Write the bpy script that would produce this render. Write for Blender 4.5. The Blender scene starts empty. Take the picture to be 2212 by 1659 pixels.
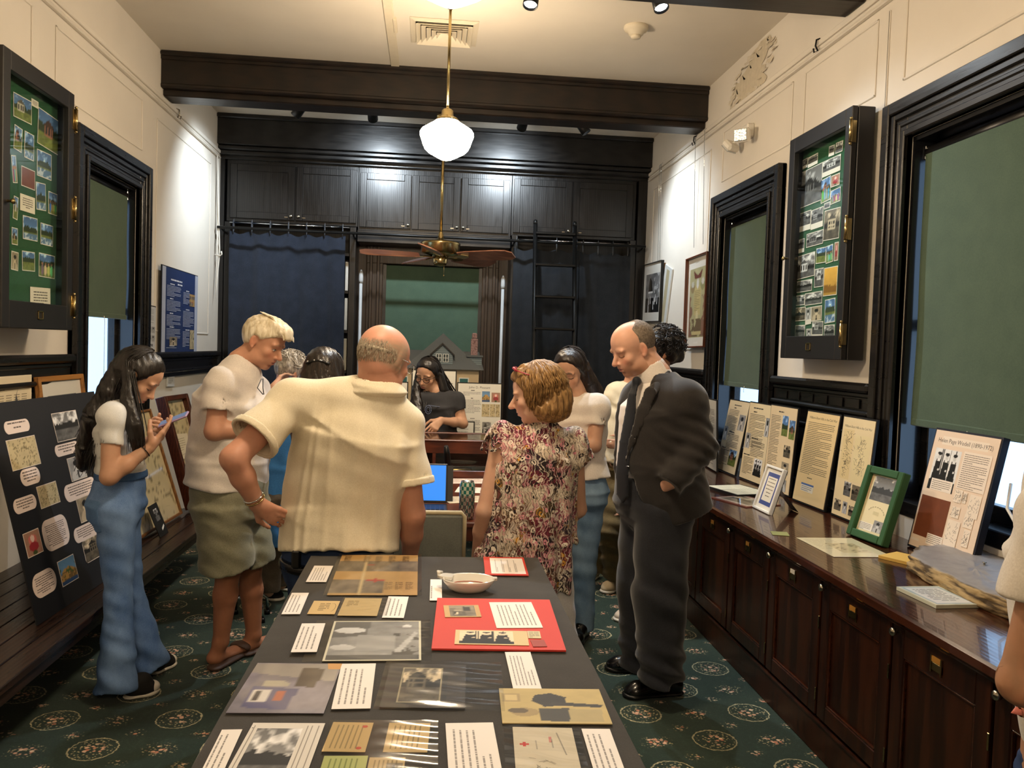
import bpy, math, random
import numpy as np
from mathutils import Vector, Matrix
C = bpy.context.scene.collection
SC = bpy.context.scene
# ---------------------------------------------------------------- camera
FPX = 1800.0
YAW, PITCH, ROLL = math.radians(5.738), math.radians(2.397), math.radians(1.894)
EYE = Vector((0, 0, 1.58))
_f = Vector((math.sin(YAW) * math.cos(PITCH), math.cos(YAW) * math.cos(PITCH), -math.sin(PITCH)))
_r = Vector((math.cos(YAW), -math.sin(YAW), 0)); _u = _r.cross(_f)
CR = math.cos(ROLL) * _r + math.sin(ROLL) * _u
CU = -math.sin(ROLL) * _r + math.cos(ROLL) * _u
CF = _f
cd = bpy.data.cameras.new('camera'); cam = bpy.data.objects.new('camera', cd); C.objects.link(cam)
cd.sensor_width = 36; cd.lens = FPX / 2212 * 36; cd.clip_start = 0.05
M = Matrix.Identity(4)
for i in range(3):
 M[i][0] = CR[i]; M[i][1] = CU[i]; M[i][2] = -CF[i]; M[i][3] = EYE[i]
cam.matrix_world = M
SC.camera = cam
# ---------------------------------------------------------------- daylight, exposure
SC.view_settings.view_transform = 'Standard'; SC.view_settings.look = 'None'
SC.view_settings.gamma = 1; SC.view_settings.use_curve_mapping = False
SC.view_settings.exposure = 0.0
wd = bpy.data.worlds.new('World'); SC.world = wd; wd.use_nodes = True
bg = wd.node_tree.nodes['Background']
SKYC = (0.42, 0.66, 1.0, 1); SKYS = 2.6
bg.inputs[0].default_value = SKYC; bg.inputs[1].default_value = SKYS
LAMP_W = 95.0      # emission of the frosted globes
LAMP_C = (1.0, 0.78, 0.53)
SPOT_C = (0.80, 0.91, 1.0)
SPOT_E = 60.0
SPOT_P = 130.0
# daylight arriving at each window opening (portal-like sky patches just outside the glass)
# ---------------------------------------------------------------- room sizes (metres)
XL, XR, YB, YF, ZC = -1.95, 2.05, -2.6, 8.30, 3.61
CZ = 0.77   # worktop height on the right
TZ = 0.76   # top of the cloth-covered table
# ---------------------------------------------------------------- measuring helpers: a sight line meets a real plane
def ray(px, py):
 return (px - 1106) / FPX * CR - (py - 829.5) / FPX * CU + CF
def onx(px, py, x):
 d = ray(px, py); return EYE + d * (x / d.x)
def ony(px, py, y):
 d = ray(px, py); return EYE + d * (y / d.y)
def onz(px, py, z):
 d = ray(px, py); return EYE + d * ((z - EYE.z) / d.z)
# ---------------------------------------------------------------- naming helpers
def tag(o, label=None, cat=None, group=None, kind=None):
 if label: o['label'] = label
 if cat: o['category'] = cat
 if group: o['group'] = group
 if kind: o['kind'] = kind
 return o
ORG = {}
# the walls, ceiling and what hangs on them were measured against a room 4.0 m wide; it is really 4.39 m wide
KS = 1.0976; SCALED = [False]
def ks(p): return EYE + KS * (Vector(p) - EYE) if SCALED[0] else Vector(p)
def empty(name, loc, label=None, cat=None, group=None, kind=None):
 loc = ks(loc)
 o = bpy.data.objects.new(name, None); o.empty_display_size = 0.1
 o.location = loc; C.objects.link(o); ORG[o.name] = Vector(loc)
 return tag(o, label, cat, group, kind)
def link(name, verts, faces, mats, parent=None, midx=None, smooth=False, col=None, loc=None, base=None):
 """verts in room coordinates; origin at the parent's, else at the middle of the base"""
 v = np.asarray(verts, dtype=np.float64).reshape(-1, 3)
 if SCALED[0]: v = np.array(EYE) + KS * (v - np.array(EYE))
 if loc is None:
  if parent is not None: loc = ORG[parent.name]
  elif len(v): loc = Vector(((v[:, 0].min() + v[:, 0].max()) / 2, (v[:, 1].min() + v[:, 1].max()) / 2, v[:, 2].min()))
  else: loc = Vector((0, 0, 0))
 me = bpy.data.meshes.new(name)
 me.from_pydata((v - np.array(loc)).tolist(), [], faces if isinstance(faces, list) else faces.tolist())
 if not isinstance(mats, (list, tuple)): mats = [mats]
 for m in mats: me.materials.append(m)
 if midx is not None and len(mats) > 1:
  me.polygons.foreach_set('material_index', np.asarray(midx, dtype=np.int32))
 if smooth is True:
  me.polygons.foreach_set('use_smooth', np.ones(len(me.polygons), dtype=bool))
 elif smooth is not False:
  me.polygons.foreach_set('use_smooth', np.asarray(smooth, dtype=bool))
 if col is not None:
  a = me.color_attributes.new('Col', 'FLOAT_COLOR', 'POINT')
  cc = np.ones((len(v), 4)); cc[:, :3] = np.asarray(col)
  a.data.foreach_set('color', cc.ravel())
 me.update()
 o = bpy.data.objects.new(name, me); C.objects.link(o)
 if parent is not None:
  o.parent = parent; o.location = (0, 0, 0) if loc == ORG[parent.name] else Vector(loc) - ORG[parent.name]
 else: o.location = loc
 ORG[o.name] = Vector(loc)
 return o
def frame(o, x, y=None, z=None):
 """matrix with origin o, local x axis, y axis (z up by default)"""
 x = Vector(x).normalized(); z = Vector(z).normalized() if z is not None else Vector((0, 0, 1))
 if y is None: y = z.cross(x).normalized()
 else: y = Vector(y).normalized(); z = x.cross(y).normalized()
 m = Matrix.Identity(4)
 for i in range(3): m[i][0], m[i][1], m[i][2], m[i][3] = x[i], y[i], z[i], o[i]
 return m
class MB:
 def __init__(s, fr=None): s.v = []; s.f = []; s.m = []; s.s = []; s.fr = fr
 def add(s, vs, fs, m=0, smooth=False):
  n = len(s.v)
  for p in vs:
   p = Vector(p)
   if s.fr is not None: p = s.fr @ p
   s.v.append(p[:])
  for f in fs: s.f.append([n + i for i in f]); s.m.append(m); s.s.append(smooth)
  return s
 def box(s, a, b, m=0, bev=0.0):
  x0, y0, z0 = [min(a[i], b[i]) for i in range(3)]; x1, y1, z1 = [max(a[i], b[i]) for i in range(3)]
  bev = min(bev, (x1 - x0) / 2.01, (y1 - y0) / 2.01, (z1 - z0) / 2.01)
  if bev <= 0:
   return s.add([(x0, y0, z0), (x1, y0, z0), (x1, y1, z0), (x0, y1, z0), (x0, y0, z1), (x1, y0, z1), (x1, y1, z1), (x0, y1, z1)],
       [(0, 3, 2, 1), (4, 5, 6, 7), (0, 1, 5, 4), (1, 2, 6, 5), (2, 3, 7, 6), (3, 0, 4, 7)], m)
  c = bev; vs = []
  for (sx, X) in ((0, x0), (1, x1)):
   for (sy, Y) in ((0, y0), (1, y1)):
    for (sz, Z) in ((0, z0), (1, z1)):
     dx = c if sx == 0 else -c; dy = c if sy == 0 else -c; dz = c if sz == 0 else -c
     vs += [(X, Y + dy, Z + dz), (X + dx, Y, Z + dz), (X + dx, Y + dy, Z)]
  k = lambda sx, sy, sz, a: ((sx * 2 + sy) * 2 + sz) * 3 + a
  fs = []
  for a in range(3):
   for sg in (0, 1):
    q = []
    for (p1, p2) in ((0, 0), (1, 0), (1, 1), (0, 1)):
     t = [0, 0, 0]; t[a] = sg; t[(a + 1) % 3] = p1; t[(a + 2) % 3] = p2; q.append(k(*t, a))
    fs.append(q if sg else q[::-1])
  for a in range(3):
   b, cc = (a + 1) % 3, (a + 2) % 3
   for p1 in (0, 1):
    for p2 in (0, 1):
     t0 = [0, 0, 0]; t0[b] = p1; t0[cc] = p2; t1 = list(t0); t1[a] = 1
     q = [k(*t0, b), k(*t1, b), k(*t1, cc), k(*t0, cc)]
     fs.append(q if (p1 == p2) else q[::-1])
  for sx in (0, 1):
   for sy in (0, 1):
    for sz in (0, 1):
     q = [k(sx, sy, sz, 0), k(sx, sy, sz, 1), k(sx, sy, sz, 2)]
     fs.append(q if (sx + sy + sz) % 2 else q[::-1])
  return s.add(vs, fs, m)
 def tube(s, pts, r, n=10, m=0, caps=True, smooth=True, flat=1.0):
  pts = [Vector(p) for p in pts]; rs = r if isinstance(r, (list, tuple)) else [r] * len(pts)
  vs = []; fs = []; up = None
  for i, p in enumerate(pts):
   t = (pts[min(i + 1, len(pts) - 1)] - pts[max(i - 1, 0)])
   if t.length < 1e-9: t = Vector((0, 0, 1))
   t.normalize()
   if up is None:
    up = Vector((0, 0, 1)) if abs(t.z) < 0.9 else Vector((1, 0, 0))
   a = t.cross(up)
   if a.length < 1e-6: a = t.cross(Vector((0, 1, 0)))
   a.normalize(); b = a.cross(t).normalized(); up = b
   for k in range(n):
    th = 2 * math.pi * k / n
    vs.append(p + rs[i] * (math.cos(th) * a + math.sin(th) * flat * b))
  for i in range(len(pts) - 1):
   for k in range(n):
    k2 = (k + 1) % n
    fs.append((i * n + k, i * n + k2, (i + 1) * n + k2, (i + 1) * n + k))
  s.add(vs, fs, m, smooth)
  if caps:
   nn = len(s.v) - len(vs)
   s.f.append([nn + k for k in range(n)][::-1]); s.m.append(m); s.s.append(False)
   s.f.append([nn + (len(pts) - 1) * n + k for k in range(n)]); s.m.append(m); s.s.append(False)
  return s
 def lathe(s, prof, c=(0, 0, 0), n=24, m=0, axis='z', smooth=True):
  vs = []; fs = []
  for (r, h) in prof:
   for k in range(n):
    th = 2 * math.pi * k / n; a, b = r * math.cos(th), r * math.sin(th)
    q = {'z': (a, b, h), 'x': (h, a, b), 'y': (b, h, a)}[axis]
    vs.append((c[0] + q[0], c[1] + q[1], c[2] + q[2]))
  for i in range(len(prof) - 1):
   for k in range(n):
    k2 = (k + 1) % n
    fs.append((i * n + k, i * n + k2, (i + 1) * n + k2, (i + 1) * n + k))
  return s.add(vs, fs, m, smooth)
 def prism(s, poly, a, b, axis='y', m=0, smooth=False):
  """2-D outline extruded from a to b along axis; outline coords are the other two axes in order"""
  n = len(poly); vs = []
  for h in (a, b):
   for (p, q) in poly:
    vs.append({'x': (h, p, q), 'y': (p, h, q), 'z': (p, q, h)}[axis])
  ar = sum(poly[i][0] * poly[(i + 1) % n][1] - poly[(i + 1) % n][0] * poly[i][1] for i in range(n))
  flip = (ar > 0) == ((axis != 'y') == (b > a))
  side = [(i, (i + 1) % n, n + (i + 1) % n, n + i) for i in range(n)]
  c0, c1 = list(range(n))[::-1], list(range(n, 2 * n))
  if not flip: side = [x[::-1] for x in side]; c0 = c0[::-1]; c1 = c1[::-1]
  s.add(vs, side, m, smooth)
  nn = len(s.v) - 2 * n
  for cc in (c0, c1): s.f.append([nn + i for i in cc]); s.m.append(m); s.s.append(False)
  return s
 def sphere(s, c, r, n=12, m=0):
  rr = r if isinstance(r, (list, tuple)) else (r, r, r); vs = [(c[0], c[1], c[2] - rr[2])]; k = n // 2
  for i in range(1, k):
   ph = -math.pi / 2 + math.pi * i / k
   for j in range(n):
    th = 2 * math.pi * j / n
    vs.append((c[0] + rr[0] * math.cos(ph) * math.cos(th), c[1] + rr[1] * math.cos(ph) * math.sin(th), c[2] + rr[2] * math.sin(ph)))
  vs.append((c[0], c[1], c[2] + rr[2])); fs = []
  for j in range(n): fs.append((0, 1 + (j + 1) % n, 1 + j))
  for i in range(k - 2):
   for j in range(n): fs.append((1 + i * n + j, 1 + i * n + (j + 1) % n, 1 + (i + 1) * n + (j + 1) % n, 1 + (i + 1) * n + j))
  t = len(vs) - 1; b0 = 1 + (k - 2) * n
  for j in range(n): fs.append((b0 + j, b0 + (j + 1) % n, t))
  return s.add(vs, fs, m, True)
 def build(s, name, mats, parent=None, **k):
  return link(name, s.v, s.f, mats, parent, midx=s.m, smooth=s.s, **k)
def tobj(mb, name, mats, label, cat, group=None, kind=None):
 return tag(mb.build(name, mats), label, cat, group, kind)
# ---------------------------------------------------------------- materials
def lin(c):
 if isinstance(c, str): c = tuple(int(c[i:i + 2], 16) / 255 for i in (0, 2, 4))
 return tuple((x / 12.92 if x <= 0.04045 else ((x + 0.055) / 1.055) ** 2.4) for x in c)
class NT:
 def __init__(s, name):
  s.m = bpy.data.materials.new(name); s.m.use_nodes = True; s.t = s.m.node_tree
  s.p = s.t.nodes['Principled BSDF']; s.o = s.t.nodes['Material Output']
 def n(s, typ, **k):
  x = s.t.nodes.new('ShaderNode' + typ)
  for a, b in k.items():
   if a.startswith('i_'):
    key = a[2:]; key = int(key) if key.isdigit() else key.replace('_', ' ')
    if isinstance(b, bpy.types.NodeSocket): s.t.links.new(b, x.inputs[key])
    else: x.inputs[key].default_value = b
   else: setattr(x, a, b)
  return x
 def l(s, a, b): s.t.links.new(a, b)
 def math(s, op, a, b=None, c=None):
  x = s.n('Math', operation=op)
  for i, v in enumerate((a, b, c)):
   if v is None: continue
   if isinstance(v, bpy.types.NodeSocket): s.l(v, x.inputs[i])
   else: x.inputs[i].default_value = v
  return x.outputs[0]
 def mix(s, f, a, b, typ='MIX'):
  x = s.n('Mix', data_type='RGBA', blend_type=typ)
  for i, v in ((0, f), (6, a), (7, b)):
   if isinstance(v, bpy.types.NodeSocket): s.l(v, x.inputs[i])
   elif i == 0: x.inputs[0].default_value = v
   else: x.inputs[i].default_value = (*v[:3], 1)
  return x.outputs[2]
 def bump(s, h, strength=0.2, dist=0.01):
  b = s.n('Bump', i_Strength=strength, i_Distance=dist, i_Height=h); s.l(b.outputs[0], s.p.inputs['Normal'])
 def set(s, **k):
  for a, b in k.items():
   key = a.replace('_', ' ')
   if isinstance(b, bpy.types.NodeSocket): s.l(b, s.p.inputs[key])
   else: s.p.inputs[key].default_value = (*b[:3], 1) if isinstance(b, tuple) and len(b) == 3 and 'Color' in key else b
  return s
 def coord(s, which='Object', scale=(1, 1, 1)):
  t = s.n('TexCoord'); m = s.n('Mapping'); m.inputs['Scale'].default_value = scale
  s.l(t.outputs[which], m.inputs[0]); return m.outputs[0]
def plain(name, c, rough=0.5, metal=0.0, var=0.06, scale=30, bump=0.0, coat=0.0, spec=0.5, sss=0.0):
 n = NT(name); c = lin(c); co = n.coord()
 no = n.n('TexNoise', i_Vector=co, i_Scale=scale, i_Detail=4.0)
 k = n.math('MULTIPLY_ADD', no.outputs[0], 2 * var, 1 - var)
 x = n.mix(1.0, c, (1, 1, 1), 'MULTIPLY'); vm = n.n('VectorMath', operation='SCALE')
 n.l(x, vm.inputs[0]); n.l(k, vm.inputs['Scale'])
 n.set(Base_Color=vm.outputs[0], Roughness=rough, Metallic=metal, Coat_Weight=coat, Specular_IOR_Level=spec)
 if sss: n.set(Subsurface_Weight=sss, Subsurface_Radius=(0.01, 0.004, 0.002)); n.p.inputs['Subsurface Scale'].default_value = 1.0
 if bump: n.bump(no.outputs[0], bump, 0.004)
 return n.m
def wood(name, c1, c2, axis=2, rough=0.35, scale=1.0, coat=0.0, spec=0.5):
 n = NT(name); sc = [14 * scale] * 3; sc[axis] = 1.1 * scale
 co = n.coord('Object', tuple(sc))
 a = n.n('TexNoise', i_Vector=co, i_Scale=2.2, i_Detail=6.0, i_Distortion=1.2)
 w = n.n('TexWave', i_Vector=co, i_Scale=1.1, i_Distortion=6.0, i_Detail=3.0)
 f = n.math('MULTIPLY_ADD', w.outputs[1], 0.35, n.math('MULTIPLY', a.outputs[0], 0.65))
 r = n.n('ValToRGB'); n.l(f, r.inputs[0]); e = r.color_ramp.elements
 e[0].position = 0.3; e[0].color = (*lin(c1), 1); e[1].position = 0.7; e[1].color = (*lin(c2), 1)
 n.set(Base_Color=r.outputs[0], Roughness=n.math('MULTIPLY_ADD', a.outputs[0], 0.2, rough - 0.1), Coat_Weight=coat, Specular_IOR_Level=spec)
 n.bump(f, 0.12, 0.003)
 return n.m
def cloth(name, c, c2=None, rough=0.9, weave=900, bump=0.15, var=0.06, sheen=0.2):
 n = NT(name); co = n.coord()
 no = n.n('TexNoise', i_Vector=co, i_Scale=9.0, i_Detail=5.0)
 v = n.n('TexNoise', i_Vector=co, i_Scale=float(weave) / 4, i_Detail=2.0)
 a = lin(c); b = lin(c2) if c2 else tuple(x * (1 - 2.5 * var) for x in a)
 f = n.math('MULTIPLY_ADD', v.outputs[0], 0.5, n.math('MULTIPLY', no.outputs[0], 0.5))
 r = n.n('ValToRGB'); n.l(f, r.inputs[0]); e = r.color_ramp.elements
 e[0].position = 0.35; e[0].color = (*b, 1); e[1].position = 0.62; e[1].color = (*a, 1)
 n.set(Base_Color=r.outputs[0], Roughness=rough, Specular_IOR_Level=0.25, Sheen_Weight=sheen)
 h = n.math('MULTIPLY_ADD', v.outputs[0], 0.25, no.outputs[0]); n.bump(h, bump, 0.01)
 return n.m
def emit(name, c, s, base=0.8):
 n = NT(name); n.set(Base_Color=(base, base, base), Emission_Color=c, Emission_Strength=s); return n.m
def glassy(name, tint=(1, 1, 1), gl=0.03, rough=0.02):
 """thin pane: clear, with a mirror-like sheen that grows at grazing angles"""
 n = NT(name); tr = n.n('BsdfTransparent'); tr.inputs[0].default_value = (*tint, 1)
 g = n.n('BsdfGlossy'); g.inputs['Roughness'].default_value = rough
 lw = n.n('LayerWeight'); lw.inputs[0].default_value = 0.5
 mx = n.n('MixShader'); n.l(n.math('MULTIPLY_ADD', n.math('POWER', lw.outputs[1], 5.0), 0.7, gl), mx.inputs[0]); n.l(tr.outputs[0], mx.inputs[1]); n.l(g.outputs[0], mx.inputs[2])
 n.l(mx.outputs[0], n.o.inputs[0]); return n.m
def printm(name, rough=0.6, coat=0.0):
 n = NT(name); a = n.n('Attribute', attribute_name='Col'); n.set(Base_Color=a.outputs[0], Roughness=rough, Coat_Weight=coat, Coat_Roughness=0.06)
 return n.m
PAPER = printm('printed_paper', 0.65); GLOSSP = printm('laminated_paper', 0.45, 0.9)
FRAMED = printm('paper_under_glass', 0.5, 1.0)
BLACKW = wood('black_stained_oak', '0d0c0c', '1d1b1a', 2, 0.33)
BLACKH = wood('black_stained_oak_rails', '0d0c0c', '1c1a19', 0, 0.33)
BLACKY = wood('black_painted_casing', '0b0a0a', '1a1716', 1, 0.3)
BLACKB = wood('black_brown_beam', '120c08', '21160f', 0, 0.42)
CABW = wood('dark_cherry', '230f08', '42200f', 2, 0.33)
CABT = wood('dark_cherry_top', '2c140a', '4a2414', 1, 0.2, coat=0.4)
BENCHW = wood('dark_bench_wood', '1d120d', '38241a', 1, 0.3)
MIDW = wood('red_brown_wood', '4a1f10', '6c3219', 0, 0.35)
GOLDW = wood('golden_oak', '8a5a26', 'b07a3c', 1, 0.4)
BRASS = plain('aged_brass', 'b39f70', 0.24, 1.0, 0.1); CHROME = plain('chrome', 'd0d4d8', 0.12, 1.0, 0.02)
PEWTER = plain('pewter_knob', 'b9b2a2', 0.25, 1.0, 0.05); BLKMET = plain('black_metal', '141414', 0.4, 0.4, 0.05)
WHITEP = plain('white_plastic', 'e8e4da', 0.45, 0, 0.03); BLKP = plain('black_plastic', '0c0c0d', 0.35, 0, 0.03)
BLIND = cloth('green_blind_fabric', '4f6350', '465a49', 0.85, 600, 0.05)
FELT = cloth('green_felt', '1f5a35', '18492a', 0.95, 900, 0.1)
GLASS = glassy('window_glass'); CGLASS = glassy('cabinet_glass', (0.97, 0.99, 0.98), 0.02); SLEEVE = glassy('clear_plastic_sleeve', (0.94, 0.95, 0.95), 0.06, 0.1)
# ================================================================ ROOM SHELL
def plaster(name, c, stain=0.0):
 n = NT(name); co = n.coord()
 a = n.n('TexNoise', i_Vector=co, i_Scale=1.3, i_Detail=6.0); b = n.n('TexNoise', i_Vector=co, i_Scale=45.0, i_Detail=4.0)
 r = n.n('ValToRGB'); n.l(a.outputs[0], r.inputs[0]); e = r.color_ramp.elements
 c = lin(c); e[0].position = 0.3; e[0].color = (*[x * 0.9 for x in c], 1); e[1].position = 0.65; e[1].color = (*c, 1)
 n.set(Base_Color=r.outputs[0], Roughness=0.75, Specular_IOR_Level=0.3); n.bump(b.outputs[0], 0.12, 0.004); return n.m
WALLM = plaster('white_plaster', 'e9e2d6'); CEILM = plaster('ceiling_plaster', 'e0d8ca')
def carpet():
 n = NT('floral_carpet'); co = n.coord()
 sp = n.n('SeparateXYZ', i_0=co); X, Y = n.math('ADD', sp.outputs[0], 1.04), n.math('ADD', sp.outputs[1], 3.25)
 def cell(px, py, ox, oy):
  """position inside a repeating cell and its centre index"""
  fx = n.math('SUBTRACT', n.math('FRACT', n.math('ADD', n.math('DIVIDE', X, px), ox)), 0.5)
  fy = n.math('SUBTRACT', n.math('FRACT', n.math('ADD', n.math('DIVIDE', Y, py), oy)), 0.5)
  return n.math('MULTIPLY', fx, px), n.math('MULTIPLY', fy, py)
 def length(a, b): return n.math('SQRT', n.math('ADD', n.math('MULTIPLY', a, a), n.math('MULTIPLY', b, b)))
 def below(v, t, w=0.004):
  x = n.n('MapRange', i_0=v); x.inputs[1].default_value = t - w; x.inputs[2].default_value = t + w
  x.inputs[3].default_value = 1; x.inputs[4].default_value = 0; return x.outputs[0]
 jn = n.n('TexNoise', i_Vector=co, i_Scale=60.0, i_Detail=2.0); jit = n.math('MULTIPLY', n.math('SUBTRACT', jn.outputs[0], 0.5), 0.018)
 vor = n.n('TexVoronoi', i_Vector=co, i_Scale=46.0); vor2 = n.n('TexVoronoi', i_Vector=co, i_Scale=75.0)
 ring = None; disc = None; core = None
 P = 0.49; X0_, Y0_ = -.99, 3.32
 for ox, oy in ((0, 0), (0.5, 0.5)):
  a, b = cell(P, P * 1.04, ox, oy); d = n.math('ADD', length(a, b), jit)
  rg = below(n.math('ABSOLUTE', n.math('SUBTRACT', d, 0.088)), 0.0028, 0.0012)
  dc = below(d, 0.078); cc = below(d, 0.043, 0.006)
  ring = rg if ring is None else n.math('MAXIMUM', ring, rg); disc = dc if disc is None else n.math('MAXIMUM', disc, dc); core = cc if core is None else n.math('MAXIMUM', core, cc)
 sprig = None; bloom = None
 for ox, oy, rr in ((0.5, 0.02, 0.050), (0.0, 0.52, 0.046), (0.26, 0.27, 0.024), (0.77, 0.74, 0.026), (0.24, 0.78, 0.028), (0.74, 0.22, 0.022)):
  a, b = cell(P, P * 1.04, ox, oy); d = n.math('ADD', length(n.math('MULTIPLY', a, 0.75), b), n.math('MULTIPLY', jit, 2.2))
  s = below(d, rr, 0.008); c2 = below(d, rr * 0.6, 0.006)
  sprig = s if sprig is None else n.math('MAXIMUM', sprig, s); bloom = c2 if bloom is None else n.math('MAXIMUM', bloom, c2)
 petal = below(vor.outputs[0], 0.40, 0.05); petal2 = below(vor2.outputs[0], 0.30, 0.05)
 base = n.mix(n.n('TexNoise', i_Vector=co, i_Scale=220.0).outputs[0], lin('1f2e27'), lin('31443b'))
 spray = n.math('MULTIPLY', n.math('MAXIMUM', disc, sprig), petal2)
 c1 = n.mix(n.math('MULTIPLY', spray, 0.8), base, lin('c2b68c'))
 leafn = n.n('TexNoise', i_Vector=co, i_Scale=30.0); lf = below(n.math('ABSOLUTE', n.math('SUBTRACT', leafn.outputs[0], 0.5)), 0.012, 0.01)
 c1 = n.mix(n.math('MULTIPLY', lf, 0.18), c1, lin('50705a'))
 vc = n.n('SeparateColor', i_0=vor.outputs[1])
 pk = n.mix(vc.outputs[0], lin('cf8468'), lin('f2d2b2'))
 c2 = n.mix(n.math('MULTIPLY', n.math('MAXIMUM', core, bloom), petal), c1, pk)
 c3 = n.mix(n.math('MULTIPLY', ring, petal2), c2, lin('d8cfa6')); c3 = n.mix(n.math('MULTIPLY', ring, 0.6), c3, lin('d6caa0'))
 n.set(Base_Color=c3, Roughness=0.95, Specular_IOR_Level=0.15, Sheen_Weight=0.15)
 n.bump(n.n('TexNoise', i_Vector=co, i_Scale=500.0).outputs[0], 0.4, 0.004); return n.m
tag(MB().box((XL - .8, YB - .8, -.1), (XR + .8, YF + 1.5, 0)).build('floor', carpet()), kind='structure')
SCALED[0] = True; Z0 = 1.58 - 1.58 / KS
tag(MB().box((XL - .4, YB - .3, ZC), (XR + .4, YF + .3, ZC + .12)).build('ceiling', CEILM), kind='structure')
# window openings: (y0, y1) along the side walls
WZ0, WZ1 = 0.95, 2.55
WINL = [(4.90, 5.75)]; WINR = [(2.60, 3.45), (4.91, 5.75)]
WT = .16
def sidewall(name, x0, x1, wins):
 b = MB(); ys = [YB]
 for (a, c) in wins: ys += [a, c]
 ys.append(YF)
 for i in range(0, len(ys), 2): b.box((x0, ys[i], 0), (x1, ys[i + 1], ZC))
 for (a, c) in wins: b.box((x0, a, 0), (x1, c, WZ0)); b.box((x0, a, WZ1), (x1, c, ZC))
 return tag(b.build(name, WALLM), kind='structure')
wl = sidewall('wall_left', XL - WT, XL, WINL)
wr = sidewall('wall_right', XR, XR + WT, WINR)
b = MB(); FW = (-0.47, 0.50, 0.95, 2.42)
b.box((XL, YF, 0), (FW[0], YF + .3, ZC)); b.box((FW[1], YF, 0), (XR, YF + .3, ZC)); b.box((FW[0], YF, 0), (FW[1], YF + .3, FW[2])); b.box((FW[0], YF, FW[3]), (FW[1], YF + .3, ZC))
tag(b.build('wall_far', WALLM), kind='structure')
tag(MB().box((XL - .3, YB - .3, 0), (XR + .3, YB, ZC)).build('wall_back', WALLM), kind='structure')
# peeling plaster patch on the right wall: bare lumpy undercoat with curled flakes
random.seed(4)
PEELM = plain('bare_undercoat', 'cfc4ae', 0.9, 0, 0.16, 26, 0.8); FLAKE = plain('paint_flake', 'ded5c4', 0.7, 0, 0.1, 20, 0.3); CRACK = plain('plaster_hollow', '5c5142', 0.95, 0, 0.2)
b = MB()
def blob(cy, cz, ry, rz, n=18, x=XR - 0.004, m=0, jit=.3):
 vs = [(x - .004, cy, cz)]
 for k in range(n):
  th = 2 * math.pi * k / n; q = 1 + random.uniform(-jit, jit)
  vs.append((x, cy + ry * q * math.cos(th), cz + rz * q * math.sin(th)))
 b.add(vs, [(0, 1 + (k + 1) % n, 1 + k) for k in range(n)], m)
for (cy, cz, ry, rz) in ((5.45, 3.42, .17, .085), (5.30, 3.48, .16, .08), (5.15, 3.53, .12, .06), (5.42, 3.33, .2, .07), (5.25, 3.36, .13, .07), (5.58, 3.40, .1, .05)): blob(cy, cz, ry, rz)
for k in range(64):
 t = k / 64 * 2 * math.pi; cy = 5.36 + .33 * math.cos(t) + random.uniform(-.05, .05); cz = 3.43 + .12 * math.sin(t) - .12 * math.cos(t) * .5 + random.uniform(-.025, .025)
 if cz > 3.59 or cz < 3.22: continue
 w = random.uniform(.015, .05); h = random.uniform(.01, .03); d = random.uniform(.006, .022)
 b.add([(XR, cy - w, cz), (XR, cy + w, cz + h * .5), (XR - d, cy + w * .4, cz - h), (XR - d * .7, cy - w * .6, cz - h)], [(0, 1, 2, 3), (3, 2, 1, 0)], 1)
for (cy, cz, l) in ((5.52, 3.46, .07), (5.40, 3.50, .05), (5.29, 3.53, .07), (5.12, 3.56, .08), (5.62, 3.40, .04), (5.2, 3.31, .05)):
 b.add([(XR - .009, cy - .012, cz), (XR - .009, cy, cz + .012), (XR - .009, cy - l, cz - .035), (XR - .009, cy - l * .5, cz - .03)], [(0, 1, 2, 3), (3, 2, 1, 0)], 2)
tag(b.build('trim_9', [PEELM, FLAKE, CRACK]), kind='structure')
# ceiling beams: boxed beam with a bead along top and bottom
def beam(n, y0, y1, z0=3.31, m=None):
 b = MB(); b.box((XL, y0, z0 + .045), (XR, y1, ZC), bev=0.004); b.box((XL, y0 + .05, z0), (XR, y1 - .05, z0 + .05), bev=0.008)
 b.box((XL, y0 - .03, ZC - .035), (XR, y1 + .03, ZC), bev=0.01); b.box((XL, y0 - .012, ZC - .06), (XR, y1 + .012, ZC - .03), bev=0.005)
 b.box((XL, y0 - .008, z0 + .05), (XR, y1 + .008, z0 + .075), bev=.005)
 return tag(b.build('trim_%d' % n, m or BLACKB), kind='structure')
beam(1, 6.22, 6.52); beam(2, 3.86, 4.16); beam(3, 1.50, 1.80); beam(4, -0.86, -0.56)
b = MB(); b.box((XL, 7.80, 3.34), (XR, YF, ZC), bev=.004); b.box((XL, 7.77, 3.57), (XR, 7.82, ZC), bev=.008); b.box((XL, 7.825, 3.30), (XR, 7.9, 3.34), bev=.01); b.box((XL, 7.85, 3.26), (XR, 7.95, 3.30), bev=.008)
tag(b.build('trim_5', BLACKH), kind='structure')
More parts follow.
